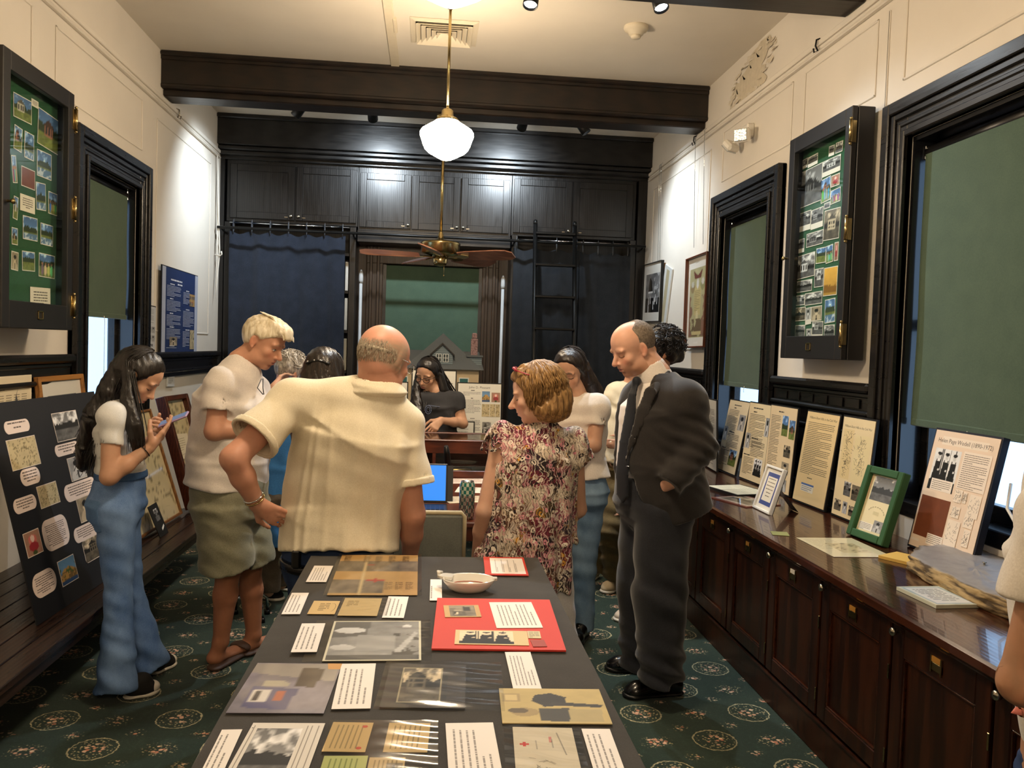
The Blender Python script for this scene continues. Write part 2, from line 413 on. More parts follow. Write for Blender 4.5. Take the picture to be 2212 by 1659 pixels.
# picture rails (white, three beads), panel mouldings above the windows
def rail(n, x, s):
 b = MB()
 for (z, d, h) in ((3.262, .022, .03), (3.240, .014, .02), (3.218, .026, .012)): b.box((x, YB, z), (x + s * d, 7.85, z + h), bev=.004)
 def panel(y0, y1, z0, z1):
  w = .012
  for (a, c) in (((y0, z0), (y1, z0 + w)), ((y0, z1 - w), (y1, z1)), ((y0, z0), (y0 + w, z1)), ((y1 - w, z0), (y1, z1))): b.box((x, a[0], a[1]), (x + s * .006, c[0], c[1]), bev=.003)
 if s > 0:
  for (y0, y1) in ((3.0, 4.3), (4.55, 5.85), (1.5, 2.8)): panel(y0, y1, 2.82, 3.16)
  panel(6.15, 7.6, 1.62, 3.12)
 else:
  for (y0, y1) in ((2.35, 3.55), (3.78, 4.55), (4.7, 5.85), (.6, 2.1)): panel(y0, y1, 2.82, 3.18)
  panel(6.1, 7.7, 1.62, 3.12)
  panel(3.68, 3.69, 1.55, 3.18)
 return tag(b.build('trim_%d' % n, WALLM), kind='structure')
rail(6, XL, 1); rail(7, XR, -1)
b = MB(); b.box((-.335, 4.9, ZC - .012), (-.275, 6.2, ZC), bev=.003); b.box((-.285, 5.3, ZC - .02), (-.262, 5.52, ZC), bev=.003)
tag(b.build('trim_8', plain('raceway', 'd8cdb6', .6)), kind='structure')
# left wall: black rail band; right wall: black panelling down to the worktop
b = MB()
def band(y0, y1, x, s, zlow):
 b.box((x, y0, 1.43), (x + s * .06, y1, 1.475), bev=.012); b.box((x, y0, 1.405), (x + s * .035, y1, 1.43), bev=.006); b.box((x, y0, 1.345), (x + s * .025, y1, 1.405))
 b.box((x, y0, 1.32), (x + s * .05, y1, 1.345), bev=.008)
 b.box((x, y0, zlow), (x + s * .022, y1, 1.33))
 if zlow < 1.2:
  for z in (1.22, 1.0): b.box((x, y0 + .04, z), (x + s * .03, y1 - .04, z + .02), bev=.006)
  b.box((x, y0, .84), (x + s * .03, y1, .93), bev=.01)
for (y0, y1) in ((YB, 4.71), (5.94, 7.85)): band(y0, y1, XL, 1, 1.29)
tag(b.build('trim_10', BLACKY), kind='structure'); b = MB()
for (y0, y1) in ((YB, 2.41), (3.63, 4.72), (5.94, 7.85)):
 band(y0, y1, XR, -1, .84); k = y0 + .1
 while y0 > 3 and k < y1 - .15: b.box((XR - .034, k, 1.352), (XR - .03, k + .13, 1.398), bev=.002); k += .16
tag(b.build('trim_11', BLACKY), kind='structure')
tag(MB().box((XL, YB, 0), (XL + .03, 7.85, .16), bev=.006).build('baseboard_left', plain('cream_base', 'b9b2a4', .6)), kind='structure')
# ---------------------------------------------------------------- windows
def casing(b, y0, y1, x, s, zt, zb, w=.17):
 """stepped black casing around an opening on a side wall, s = direction into the room"""
 for (off, wd, th, z) in ((0, w, .03, 0), (w - .055, .055, .055, 0), (w - .085, .03, .042, 0), (0, .03, .045, 0), (.05, .02, .037, 0)):
  b.box((x, y0 - off - wd, zb), (x + s * th, y0 - off, zt + off + wd), bev=.005)
  b.box((x, y1 + off, zb), (x + s * th, y1 + off + wd, zt + off + wd), bev=.005)
  b.box((x, y0 - off, zt + off), (x + s * th, y1 + off, zt + off + wd), bev=.005)
def sidewindow(n, y0, y1, x, s):
 root = empty('window_%d' % n, (x, (y0 + y1) / 2, WZ0), kind='structure')
 b = MB(); casing(b, y0, y1, x, s, WZ1, .85 if s < 0 else .5); b.build('casing', BLACKY, root)
 o = -s; b = MB()
 b.box((x - .001 * s, y0, WZ0), (x + o * WT, y0 + .02, WZ1)); b.box((x - .001 * s, y1 - .02, WZ0), (x + o * WT, y1, WZ1)); b.box((x, y0, WZ1 - .02), (x + o * WT, y1, WZ1))
 b.box((x, y0, WZ0), (x + o * WT, y1, WZ0 + .03)); b.build('jamb', plain('black_gloss_jamb', '17181b', .22, 0, .05, 30, 0, .4), root)
 MB().box((x + s * .004, y0 - .01, WZ0 - .03), (x + o * .1, y1 + .01, WZ0 + .035), bev=.004).build('sill', BLACKY, root)
 xs = x + o * .095; b = MB()
 for (a, c, e, f) in ((y0 + .02, y1 - .02, WZ0 + .03, WZ0 + .10), (y0 + .02, y1 - .02, WZ1 - .07, WZ1 - .02), (y0 + .02, y1 - .02, 1.72, 1.77)): b.box((xs, a, e), (xs + o * .045, c, f), bev=.004)
 for a in (y0 + .02, y1 - .07): b.box((xs, a, WZ0 + .03), (xs + o * .045, a + .05, WZ1 - .02), bev=.004)
 sash = b.build('sash', BLACKY, root)
 MB().box((xs + o * .02, y0 + .06, WZ0 + .09), (xs + o * .024, y1 - .06, WZ1 - .06)).build('pane', GLASS, root)
 return root
sidewindow(1, *WINL[0], XL, 1); sidewindow(2, *WINR[0], XR, -1); sidewindow(3, *WINR[1], XR, -1)
def blind(y0, y1, x, zt, zb, label, s, skew=0.0):
 r = empty('roller_blind', (x, (y0 + y1) / 2, zb), label, 'blind', 'green roller blinds')
 b = MB(); b.tube([(x, y0 - .01, zt), (x, y1 + .01, zt)], .026, 14); b.build('roller', BLKP, r)
 ny, nz = 12, 14; vs = []; fs = []
 for i in range(nz + 1):
  for j in range(ny + 1):
   t = i / nz; y = y0 + (y1 - y0) * j / ny; vs.append((x + s * .022 + .004 * math.sin(9 * t + j * .7) * t, y, zt - (zt - zb) * t))
 for i in range(nz):
  for j in range(ny): a = i * (ny + 1) + j; fs.append((a, a + 1, a + ny + 2, a + ny + 1))
 n0 = len(vs); vs += [(p[0] - .0015, p[1], p[2]) for p in vs]; fs += [tuple(n0 + q for q in f[::-1]) for f in fs]
 link('fabric', vs, fs, BLIND, r, smooth=True)
 b = MB(); b.box((x + s * .017, y0 + .004, zb - .002), (x + s * .029, y1 - .004, zb + .03), bev=.004); b.build('hem_bar', BLIND, r)
 ym = (y0 + y1) / 2
 b = MB(); b.tube([(x + s * .03, ym, zb + .01), (x + s * .034, ym, zb - .02), (x + s * .03, ym + .004, zb - (.03 if s < 0 else .46))], .0022, 6); b.build('pull_cord', WHITEP, r)
 for yy in (y0 - .016, y1 + .012): MB().box((x - .02, yy - .004, zt - .03), (x + .02, yy + .004, zt + .03), bev=.003).build('bracket', CHROME, r)
 return r
blind(4.93, 5.71, XL - .06, 2.50, 1.69, 'green roller blind on the left wall, half hidden by the case of colour photos', 1)
blind(2.64, 3.41, XR + .06, 2.48, 1.31, 'large green roller blind at the right edge, above the beige two-sided history panel', -1)
blind(4.94, 5.72, XR + .06, 2.49, 1.375, 'green roller blind behind the display case on the right wall', -1)
# far window with brown casing
root = empty('window_4', (0, YF, 0.95), kind='structure'); BRN = wood('brown_window_wood', '1e140c', '3f2a17', 2, .45); BRNH = wood('brown_window_wood_rail', '1e140c', '3f2a17', 0, .45)
b = MB()
for (x0, x1) in ((FW[0] - .16, FW[0]), (FW[1], FW[1] + .16)):
 b.box((x0, YF - .05, .3), (x1, YF, 2.57), bev=.006); b.box((x0 + .03, YF - .075, .3), (x0 + .06, YF - .04, 2.57), bev=.005); b.box((x1 - .06, YF - .075, .3), (x1 - .03, YF - .04, 2.57), bev=.005)
b.box((FW[0] - .16, YF - .055, 2.37), (FW[1] + .16, YF + .05, 2.57), bev=.006)
for x0, x1 in ((-.735, FW[0] - .16), (FW[1] + .16, .755)): b.box((x0, YF - .02, .1), (x1, YF - .001, 2.57))
b.build('casing', BRN, root)
b = MB(); b.box((FW[0], YF, .95), (FW[0] + .03, YF + .2, 2.42)); b.box((FW[1] - .03, YF, .95), (FW[1], YF + .2, 2.42)); b.box((FW[0], YF + .13, .95), (FW[1], YF + .17, 1.0)); b.build('jamb', BLACKW, root)
MB().box((FW[0] - .1, YF - .14, .92), (FW[1] + .1, YF + .1, .955), bev=.006).build('sill', BRNH, root)
MB().box((FW[0] + .03, YF + .15, 1.0), (FW[1] - .03, YF + .154, 2.4)).build('pane', GLASS, root)
r = empty('roller_blind', (0.015, YF - .02, 1.0), 'green roller blind in the brown window on the far wall', 'blind', 'green roller blinds')
b = MB(); b.tube([(FW[0] + .02, YF + .02, 2.38), (FW[1] - .02, YF + .02, 2.38)], .024, 12); b.build('roller', BLKP, r)
b = MB(); b.box((FW[0] + .02, YF + .005, 1.0), (FW[1] - .025, YF + .008, 2.38)); b.build('fabric', BLIND, r); b = MB(); b.box((FW[0] + .02, YF + .001, 1.0), (FW[1] - .025, YF + .012, 1.03), bev=.003); b.build('hem_bar', BLIND, r)
WPIPE = plain('white_painted_pipe', 'c6cacc', .3)
for (x, lab) in ((-.665, 'white vertical pipe left of the far brown window'), (.69, 'white vertical pipe right of the far brown window')):
 b = MB(); b.tube([(x, 8.06, Z0), (x, 8.06, 2.16)], .015, 14); b.tube([(x, 8.06, 2.16), (x, 8.06, 2.185), (x, 8.06, 2.25), (x, 8.06, 2.285)], [.019, .021, .021, .006], 14)
 tobj(b, 'pipe', WPIPE, lab, 'pipe', 'white pipes beside the far window')
# ================================================================ FAR WALL JOINERY
def upper(x0, x1, doors, z0, z1, label, knobs, y=7.95):
 r = empty('wall_cabinet', ((x0 + x1) / 2, y, z0), label, 'cabinet', 'black cabinets along the top of the far wall')
 b = MB(); b.box((x0, y + .025, z0 - .03), (x1, YF, z1 + .06), bev=.004); b.build('body', BLACKW, r)
 for i in range(len(doors) - 1):
  a, c = doors[i] + .006, doors[i + 1] - .006; b = MB(); w = .062
  b.box((a, y, z0), (a + w, y + .024, z1), bev=.003); b.box((c - w, y, z0), (c, y + .024, z1), bev=.003)
  b.box((a + w, y, z0), (c - w, y + .024, z0 + w), bev=.003); b.box((a + w, y, z1 - w), (c - w, y + .024, z1), bev=.003); d = b.build('door', BLACKW, r)
  MB().box((a + w - .002, y + .010, z0 + w - .002), (c - w + .002, y + .022, z1 - w + .002)).build('door_panel', BLACKW, d)
  kx = knobs[i]; b = MB(); b.lathe([(0.001, -.03), (.013, -.028), (.016, -.02), (.012, -.011), (.006, -.009), (.006, .0)], (kx, y, z0 + .035), 14, axis='y')
  b.build('knob', PEWTER, d); b = MB(); b.box((kx - .06 if kx > (a + c) / 2 else kx + .03, y - .003, z0 + .022), (kx - .03 if kx > (a + c) / 2 else kx + .06, y, z0 + .030)); b.build('latch', PEWTER, d)
 return r
upper(-1.90, -.70, (-1.87, -1.275, -.71), 2.705, 3.20, 'black oak wall cabinet above the navy curtain on the left', (-1.31, -1.24))
upper(-.70, .74, (-.69, -.205, .255, .725), 2.675, 3.18, 'black oak wall cabinet with three doors above the far window', (-.235, .225, .285))
upper(.74, 1.95, (.755, 1.325, 1.92), 2.69, 3.20, 'black oak wall cabinet above the library ladder', (1.29, 1.36))
b = MB(); b.box((-.70, 7.94, 2.535), (.74, YF, 2.645), bev=.004)
b.box((XL, 7.93, 3.235), (XR, YF, 3.27), bev=.006)
tag(b.build('trim_12', BLACKH), kind='structure')
random.seed(8)
def bookcase(x0, x1, label):
 r = empty('bookcase', ((x0 + x1) / 2, 8.1, 0), label, 'bookcase', 'black bookcases behind the curtains')
 b = MB()
 for x in (x0, x1): b.box((x - .03, 7.95, Z0), (x + .03, YF - .005, 2.67), bev=.004)
 b.box((x0, YF - .03, Z0), (x1, YF - .006, 2.67)); b.build('body', BLACKW, r)
 for z in (.16, .5, .9, 1.3, 1.68, 2.05, 2.4): MB().box((x0 + .031, 7.975, z), (x1 - .031, YF - .031, z + .025)).build('shelf', BLACKH, r)
 return r
bookcase(-1.88, -.74, 'black bookcase behind the navy curtain on the left'); bookcase(.78, 1.93, 'black bookcase behind the dark curtains by the ladder')
for x0, x1 in ((XL, -1.912), (1.962, XR)): tag(MB().box((x0, 7.94, 0), (x1, YF, 3.24)).build('trim_%d' % (13 if x0 < 0 else 14), BLACKW), kind='structure')
bc = ['d8d4c8', 'b7ab90', '8b8f94', 'e4e1d8', '70726f', 'c9b58a']
for (xa, z, w, h, ci) in ((-1.845, 2.077, .03, .26, 0), (-1.845, 1.707, .035, .2, 2), (-1.845, 1.327, .03, .27, 4), (-.806, 2.077, .03, .27, 3), (-.806, 1.707, .028, .3, 0), (-.806, 1.327, .03, .3, 1), (-.806, .927, .03, .3, 5), (-1.808, 1.707, .03, .24, 1)):
 b = MB(); b.box((xa, 7.99, z), (xa + w, 8.17, z + h), bev=.003); b.box((xa + .003, 7.995, z + .004), (xa + w - .003, 8.175, z + h + .001), 1)
 hn = {2.077: 'highest', 1.707: 'second highest', 1.327: 'third highest', .927: 'lowest'}[z]; cn = ['pale', 'tan', 'grey', 'white', 'dark grey', 'cream'][ci]
 tobj(b, 'book', [plain('book_' + bc[ci], bc[ci], .6), PAPER], '%s%s book spine showing at the %s edge of the navy curtain' % (hn + ' ' if xa != -1.808 else 'half covered second highest ', cn, 'left' if xa < -1.5 else 'right'), 'book', 'books beside the navy curtain')
NAVY = cloth('navy_curtain', '2a3140', '1d2430', .92, 700, .12); NAVY2 = cloth('charcoal_curtain', '2a2e34', '1d2126', .92, 700, .12)
def curtain(x0, x1, zt, zb, m, label, seed, tabs, y=7.90):
 rnd = random.Random(seed); r = empty('curtain', ((x0 + x1) / 2, y, zb), label, 'curtain', 'tab-top curtains on the far wall')
 nx, nz = int((x1 - x0) * 110), 30; ph = [rnd.uniform(0, 6.28) for _ in range(6)]; vs = []; fs = []
 for i in range(nz + 1):
  t = i / nz; z = zt - (zt - zb) * t
  for j in range(nx + 1):
   u = j / nx; x = x0 + (x1 - x0) * u; a = .008 + .012 * t
   d = a * (math.sin(26 * x + ph[0] + 1.2 * t) + .6 * math.sin(47 * x + ph[1] - t) + .4 * math.sin(11 * x + ph[2] + 2 * t))
   zz = z + (0.012 * math.sin(u * math.pi * (tabs - 1) * 2 + 1.57) - .012 if i == 0 else 0)
   vs.append((x + .004 * math.sin(9 * t + ph[3]), y + d, zz))
 for i in range(nz):
  for j in range(nx): q = i * (nx + 1) + j; fs.append((q, q + nx + 1, q + nx + 2, q + 1))
 n0 = len(vs); vs += [(p[0], p[1] + .003, p[2]) for p in vs]; fs += [tuple(n0 + k for k in f[::-1]) for f in fs]
 link('fabric', vs, fs, m, r, smooth=True)
 for k in range(tabs):
  x = x0 + .03 + (x1 - x0 - .06) * k / (tabs - 1); b = MB()
  b.tube([(x, y + .004, zt - .02), (x, y - .014, zt + .03), (x, y - .010, zt + .085), (x, y + .006, zt + .098), (x, y + .02, zt + .07), (x, y + .012, zt)], .022, 8, flat=.12)
  b.build('tab', m, r)
 return r
curtain(-1.845, -.80, 2.575, .16, NAVY, 'navy blue tab-top curtain hanging left of the far window', 3, 7)
curtain(.765, 1.40, 2.54, .16, NAVY2, 'charcoal curtain partly behind the library ladder', 5, 4); curtain(1.405, 1.90, 2.53, .16, NAVY2, 'charcoal curtain right of the library ladder', 9, 4)
for (x0, x1, z, lab) in ((-1.85, -.77, 2.655, 'slim metal rod carrying the navy curtain'), (.81, 1.90, 2.62, 'slim metal rod carrying the charcoal curtains')):
 b = MB(); b.tube([(x0, 7.905, z), (x1, 7.905, z)], .007, 10)
 for x in (x0 + .004, x1 - .004): b.tube([(x, 7.905, z), (x, 7.96, z)], .006, 8)
 tobj(b, 'curtain_rod', CHROME, lab, 'curtain rod')
# ladder rail and library ladder
r = empty('ladder_rail', (0, 7.74, 2.57), 'long black metal rail for the library ladder running across the far wall', 'rail')
b = MB(); b.tube([(-1.92, 7.74, 2.585), (2.0, 7.74, 2.585)], .0125, 12); b.build('tube', BLKMET, r)
for x in (-1.89, -.72, .76, 1.98):
 b = MB(); b.tube([(x, 7.74, 2.585), (x, 7.80, 2.57), (x, 7.945, 2.56)], .009, 8); b.lathe([(.018, -.008), (.02, 0)], (x, 7.945, 2.56), 10, axis='y'); b.build('bracket', BLKMET, r)
r = empty('library_ladder', (1.14, 7.5, Z0), 'tall black rolling library ladder hooked on the rail right of the far window', 'ladder')
def ly(z): return 7.70 - (2.62 - z) * .17
LX = (.945, 1.315)
for x in LX:
 b = MB(); b.tube([(x, ly(Z0 + .02), Z0 + .02), (x, ly(2.74), 2.74)], .02, 12); b.tube([(x, ly(2.74), 2.74), (x + .0, ly(2.76) + .01, 2.775), (x, ly(2.76) + .03, 2.785)], [.02, .018, .008], 10); b.build('side_rail', BLKMET, r)
 b = MB(); b.tube([(x, ly(2.5), 2.5), (x, 7.715, 2.56), (x, 7.725, 2.61), (x, 7.755, 2.61), (x, 7.765, 2.585)], .008, 8); b.build('hook', BLKMET, r)
 b = MB(); b.lathe([(.001, -.015), (.045, -.012), (.045, .012), (.001, .015)], (x, ly(Z0+.045), Z0 + .046), 16, axis='x'); b.build('wheel', BLKP, r)
for k in range(8):
 z = 2.66 - k * .295; MB().box((LX[0], ly(z) - .035, z - .012), (LX[1], ly(z) + .045, z + .012), bev=.005).build('rung', BLKMET, r)
SCALED[0] = False; XL, XR, YF, YB, ZC = XL * KS, XR * KS, YF * KS, YB * KS, 1.58 + (ZC - 1.58) * KS
# ================================================================ RIGHT: CUPBOARDS UNDER ONE WORKTOP
XC = 1.57
b = MB(); b.box((XC - .035, -.6, CZ - .04), (XR - .042, 8.55, CZ), bev=.008); b.box((XC - .02, -.6, CZ - .055), (XC + .05, 8.55, CZ - .04), bev=.005)
tobj(b, 'worktop', CABT, 'long polished dark wood worktop along the right wall, over the row of cupboards', 'worktop')
b = MB(); b.box((XC + .012, -.6, 0), (XC + .04, 8.55, .13), bev=.004); b.box((XC + .002, -.6, .13), (XC + .04, 8.55, .148), bev=.006)
tag(b.build('baseboard_right', CABW), kind='structure')
def cup(y0, y1, label, cardc):
 r = empty('cupboard', (XC + .2, (y0 + y1) / 2, .15), label, 'cupboard', 'cherry cupboards under the worktop')
 b = MB(); b.box((XC + .022, y0 + .001, .15), (XR - .05, y1 - .001, CZ - .056)); b.build('body', CABW, r)
 a, c, z0, z1 = y0 + .008, y1 - .008, .165, CZ - .057; w = .065; b = MB()
 b.box((XC, a, z0), (XC + .021, a + w, z1), bev=.003); b.box((XC, c - w, z0), (XC + .021, c, z1), bev=.003); b.box((XC, a + w, z0), (XC + .021, c - w, z0 + w), bev=.003); b.box((XC, a + w, z1 - .10), (XC + .021, c - w, z1), bev=.003)
 d = b.build('door', CABW, r)
 b = MB(); b.box((XC + .012, a + w - .002, z0 + w - .002), (XC + .02, c - w + .002, z1 - .098)); b.build('door_panel', CABW, d)
 b = MB(); t = .008
 for (p, q) in (((a + w, z0 + w), (c - w, z0 + w + t)), ((a + w, z1 - .10 - t), (c - w, z1 - .10)), ((a + w, z0 + w), (a + w + t, z1 - .1)), ((c - w - t, z0 + w), (c - w, z1 - .1))): b.box((XC + .003, p[0], p[1]), (XC + .013, q[0], q[1]), bev=.002)
 b.build('moulding', CABT, d)
 ky = c - .035; b = MB(); b.lathe([(.001, -.032), (.012, -.03), (.015, -.022), (.012, -.013), (.006, -.01), (.006, 0)], (XC, ky, z1 - .022), 14, axis='x'); b.build('knob', PEWTER, d)
 m = (a + c) / 2; b = MB(); b.box((XC - .004, m - .028, z1 - .075), (XC + .001, m + .028, z1 - .05), 0, .001); b.box((XC - .006, m - .028, z1 - .082), (XC, m - .022, z1 - .03), 0); b.box((XC - .006, m + .022, z1 - .082), (XC, m + .028, z1 - .03), 0); b.box((XC - .005, m - .022, z1 - .048), (XC, m + .022, z1 - .032), 1)
 b.build('label_holder', [BRASS, plain('card_' + cardc, cardc, .6)], d)
 for hz in (z0 + .06, z1 - .2): MB().box((XC - .003, a - .004, hz), (XC + .002, a + .004, hz + .05), bev=.001).build('hinge', BRASS, d)

for k, lab in ((-1, 'cherry cupboard door at the bottom right corner, beside the person in blue jeans'), (0, 'cherry cupboard below the framed card and stone slab, its brass holder with an amber card'),
    (1, 'cherry cupboard below the near stone edge and the clear sheet, amber card in its holder'), (2, 'cherry cupboard with a white card in its label holder'),
    (3, 'cherry cupboard just left of the one with the white card'), (4, 'cherry cupboard right beside the dark suit trousers, below the flat album'), (5, 'cherry cupboard partly hidden by the man in the dark suit'),
    (6, 'cherry cupboard mostly hidden behind the suit trousers'), (7, 'cherry cupboard hidden behind the man in the dark suit'), (8, 'cherry cupboard beside the person in khaki trousers'),
    (9, 'cherry cupboard fourth from the far wall'), (10, 'cherry cupboard third from the far wall'), (11, 'cherry cupboard next to the far wall')):
 cup(2.11 + .505 * k, 2.11 + .505 * (k + 1), lab, 'f2f0ea' if k == 2 else 'c08a3a')
SCALED[0] = True; _keep = (XL, XR, YF, ZC); XL, XR, YF, ZC = -1.95, 2.05, 8.30, 3.61
# ================================================================ LIGHT FITTINGS
GLOBE = emit('opal_glass_lit', (*LAMP_C, 1), LAMP_W)
def pendant(x, y, zb, label):
 r = empty('pendant_lamp', (x, y, zb), label, 'lamp', 'schoolhouse pendant lamps')
 b = MB(); b.lathe([(.001, 0), (.03, .002), (.062, .018), (.105, .042), (.125, .062), (.135, .085), (.152, .135), (.153, .15), (.142, .168), (.10, .195), (.072, .212), (.064, .222)], (x, y, zb), 36); b.build('globe', GLOBE, r)
 b = MB(); b.lathe([(.066, .214), (.07, .222), (.055, .236), (.036, .245), (.034, .275), (.026, .283), (.01, .29), (.008, .30)], (x, y, zb), 24); b.build('fitter', BRASS, r)
 b = MB(); b.tube([(x, y, zb + .29), (x, y, ZC - .05)], .0085, 10); b.build('rod', BRASS, r)
 b = MB(); b.lathe([(.008, -.13), (.022, -.12), (.03, -.07), (.055, -.03), (.062, -.012), (.06, 0)], (x, y, ZC), 24); b.build('canopy', BRASS, r)
pendant(.064, 4.80, 2.64, 'brass pendant lamp with lit white schoolhouse globe above the fan, whole in view')
pendant(.035, 2.62, 2.63, 'brass pendant lamp whose lit globe is cut off by the top edge of the photo')
pendant(.0, -1.3, 2.63, 'added brass pendant lamp, unseen behind the camera, brightening the room')  # extra pendant out of view, added to raise the room's brightness
# ceiling fan hung from the first beam
fx, fy = .062, 6.36
r = empty('ceiling_fan', (fx, fy, 2.2), 'brass ceiling fan with five brown blades hanging below the dark beam', 'fan')
b = MB(); b.tube([(fx, fy, 2.40), (fx, fy, 3.26)], .012, 10); b.build('rod', BRASS, r)
b = MB(); b.lathe([(.012, -.10), (.03, -.08), (.045, -.03), (.06, -.008), (.06, 0)], (fx, fy, 3.31), 24); b.build('canopy', BRASS, r)
b = MB(); b.lathe([(.014, .13), (.022, .10), (.025, .075), (.09, .062), (.148, .05), (.152, .038), (.146, .03), (.144, -.03), (.12, -.04), (.08, -.048), (.045, -.05), (.001, -.05)], (fx, fy, 2.315), 32); b.build('motor', BRASS, r)
b = MB(); b.lathe([(.04, -.05), (.055, -.07), (.055, -.10), (.048, -.118), (.02, -.128), (.001, -.13)], (fx, fy, 2.315), 24); b.build('switch_housing', BRASS, r)
FANW = wood('fan_blade_wood', '7d5140', 'a06f58', 0, .4)
for a in (188, 260, 332, 44, 116):
 A = math.radians(a); dx, dy = math.cos(A), math.sin(A)
 fr = frame(Vector((fx, fy, 2.265)), (dx, dy, 0), None, (0, 0, 1)); tl = math.radians(-20)
 fr = fr @ Matrix.Rotation(tl, 4, 'X')
 out = [(.16, -.05), (.22, -.064), (.48, -.078), (.555, -.072), (.60, -.04), (.60, .04), (.555, .072), (.48, .078), (.22, .064), (.16, .05)]
 b = MB(fr); b.prism([(p, q) for p, q in out], -.004, .004, 'z'); bl = b.build('blade', FANW, r)
 b = MB(fr); b.prism([(.06, -.018), (.13, -.012), (.19, -.035), (.24, -.01), (.24, .01), (.19, .035), (.13, .012), (.06, .018)], -.011, -.005, 'z'); b.build('blade_iron', BRASS, bl)
b = MB(); b.tube([(fx + .03, fy - .03, 2.2), (fx + .03, fy - .03, 2.12)], .0015, 5); b.sphere((fx + .03, fy - .03, 2.115), .006, 8); b.build('pull_chain', BRASS, r)
# track heads
def head(x, y, z, aim, label, group, on=True, track=True):
 r = empty('spotlight', (x, y, z), label, 'spotlight', group); d = (Vector(aim) - Vector((x, y, z))).normalized()
 c = Vector((x, y, z)); fr = frame(c, d.orthogonal(), None, d); b = MB(fr)
 b.lathe([(.001, -.07), (.034, -.068), (.04, -.06), (.041, .07), (.037, .072), (.035, .05), (.001, .045)], (0, 0, 0), 20); b.build('housing', BLKP, r)
 b = MB(fr); b.lathe([(.001, .056), (.034, .056)], (0, 0, 0), 20); b.build('lens', emit('spot_lens', (*SPOT_C, 1), SPOT_E if on else 0) if False else LENS, r)
 b = MB(); b.tube([c - d * .02, c + Vector((0, 0, .075)), (x, y, ZC - .028)], .008, 8); b.box((x - .03, y - .05, ZC - .05), (x + .03, y + .05, ZC - .02), bev=.003); b.build('yoke', BLKP, r)
 ld = bpy.data.lights.new('spot', 'SPOT'); ld.energy = SPOT_P; ld.color = SPOT_C; ld.spot_size = math.radians(105); ld.spot_blend = 1.0; ld.shadow_soft_size = .03
 lo = bpy.data.objects.new('beam_light', ld); C.objects.link(lo); lo.parent = r; lo.matrix_parent_inverse = Matrix.Identity(4)
 q = frame(d * .10, d.orthogonal(), None, -d); lo.matrix_local = q
LENS = emit('spot_lens', (*SPOT_C, 1), SPOT_E)
for (x, tx, tz, lab) in ((-1.08, -1.9, 2.4, 'black track spotlight at the left behind the beam'), (-.51, -.5, 2.9, 'black track spotlight second from the left behind the beam'), (.713, .6, 2.9, 'black track spotlight right of the fan rod behind the beam')):
 head(x, 6.88, 3.44, (tx, 7.9 if abs(tx) < 1 else 7.3, tz), lab, 'track spotlights behind the beam')
head(1.20, 6.88, 3.44, (2.05, 6.7, 2.2), 'black track spotlight behind the beam with its lit lens showing', 'track spotlights behind the beam')
head(.49, 4.50, 3.47, (.1, 3.6, .8), 'black track spotlight cut off at the top edge of the photo', 'track spotlights in front of the beam')
head(1.16, 4.42, 3.47, (1.6, 3.4, .8), 'black track spotlight with its bright lens showing near the smoke detector', 'track spotlights in front of the beam')
for (x0, x1, y, lab) in ((-1.5, 1.6, 6.88, 'black ceiling track above the far cabinets, behind the beam'), (-1.2, 1.6, 4.46, 'black ceiling track in front of the dark beam')):
 tobj(MB().box((x0, y - .017, ZC - .022), (x1, y + .017, ZC - .001), bev=.002), 'lighting_track', BLKP, lab, 'track')
# vent, smoke detector, emergency light
VENTM = plain('vent_paint', 'd9cfba', .5)
r = empty('ceiling_vent', (.04, 5.49, ZC), 'square beige ceiling air vent with nested louvres', 'vent'); cx, cy = .036, 5.49
def ring(b, cx, cy, a, w, z0, z1, dz=0):
 """square ring whose inner edge is dz lower"""
 o = a; i = a - w; vs = []
 for (h, z) in ((o, z1), (i, z0)): vs += [(cx - h, cy - h, z), (cx + h, cy - h, z), (cx + h, cy + h, z), (cx - h, cy + h, z)]
 vs += [(p[0], p[1], p[2] + .004) for p in vs]
 fs = [(k, (k + 1) % 4, 4 + (k + 1) % 4, 4 + k) for k in range(4)] + [(8 + k, 12 + k, 12 + (k + 1) % 4, 8 + (k + 1) % 4) for k in range(4)]
 b.add(vs, fs + [(k, 8 + k, 8 + (k + 1) % 4, (k + 1) % 4) for k in range(4)] + [(4 + k, 4 + (k + 1) % 4, 12 + (k + 1) % 4, 12 + k) for k in range(4)])
b = MB(); ring(b, cx, cy, .215, .035, ZC - .014, ZC - .006); b.build('frame', VENTM, r)
for i in range(5):
 b = MB(); a = .178 - i * .033; ring(b, cx, cy, a, .028, ZC - .004, ZC - .030); b.build('louvre', VENTM, r)
MB().box((cx - .2, cy - .2, ZC - .004), (cx + .2, cy + .2, ZC - .001)).build('backing', BLKP, r)
r = empty('smoke_detector', (1.223, 5.18, ZC), 'round white smoke detector on the ceiling', 'smoke detector'); b = MB()
b.lathe([(.075, 0), (.077, -.012), (.068, -.028), (.05, -.034), (.045, -.05), (.03, -.055)], (1.223, 5.18, ZC), 28); b.build('body', VENTM, r)
b = MB(); b.lathe([(.03, -.055), (.033, -.06), (.028, -.072), (.001, -.074)], (1.223, 5.18, ZC), 24); b.build('sensor', VENTM, r)
r = empty('emergency_light', (2.0, 5.36, 2.98), 'white twin-head emergency light on the right wall under the peeling plaster', 'emergency light')
b = MB(); b.box((XR - .05, 5.27, 3.0), (XR, 5.40, 3.09), bev=.008); b.build('body', WHITEP, r)
LNS = plain('faceted_lens', 'cdd4d8', .15, .6, .25, 90, .6)
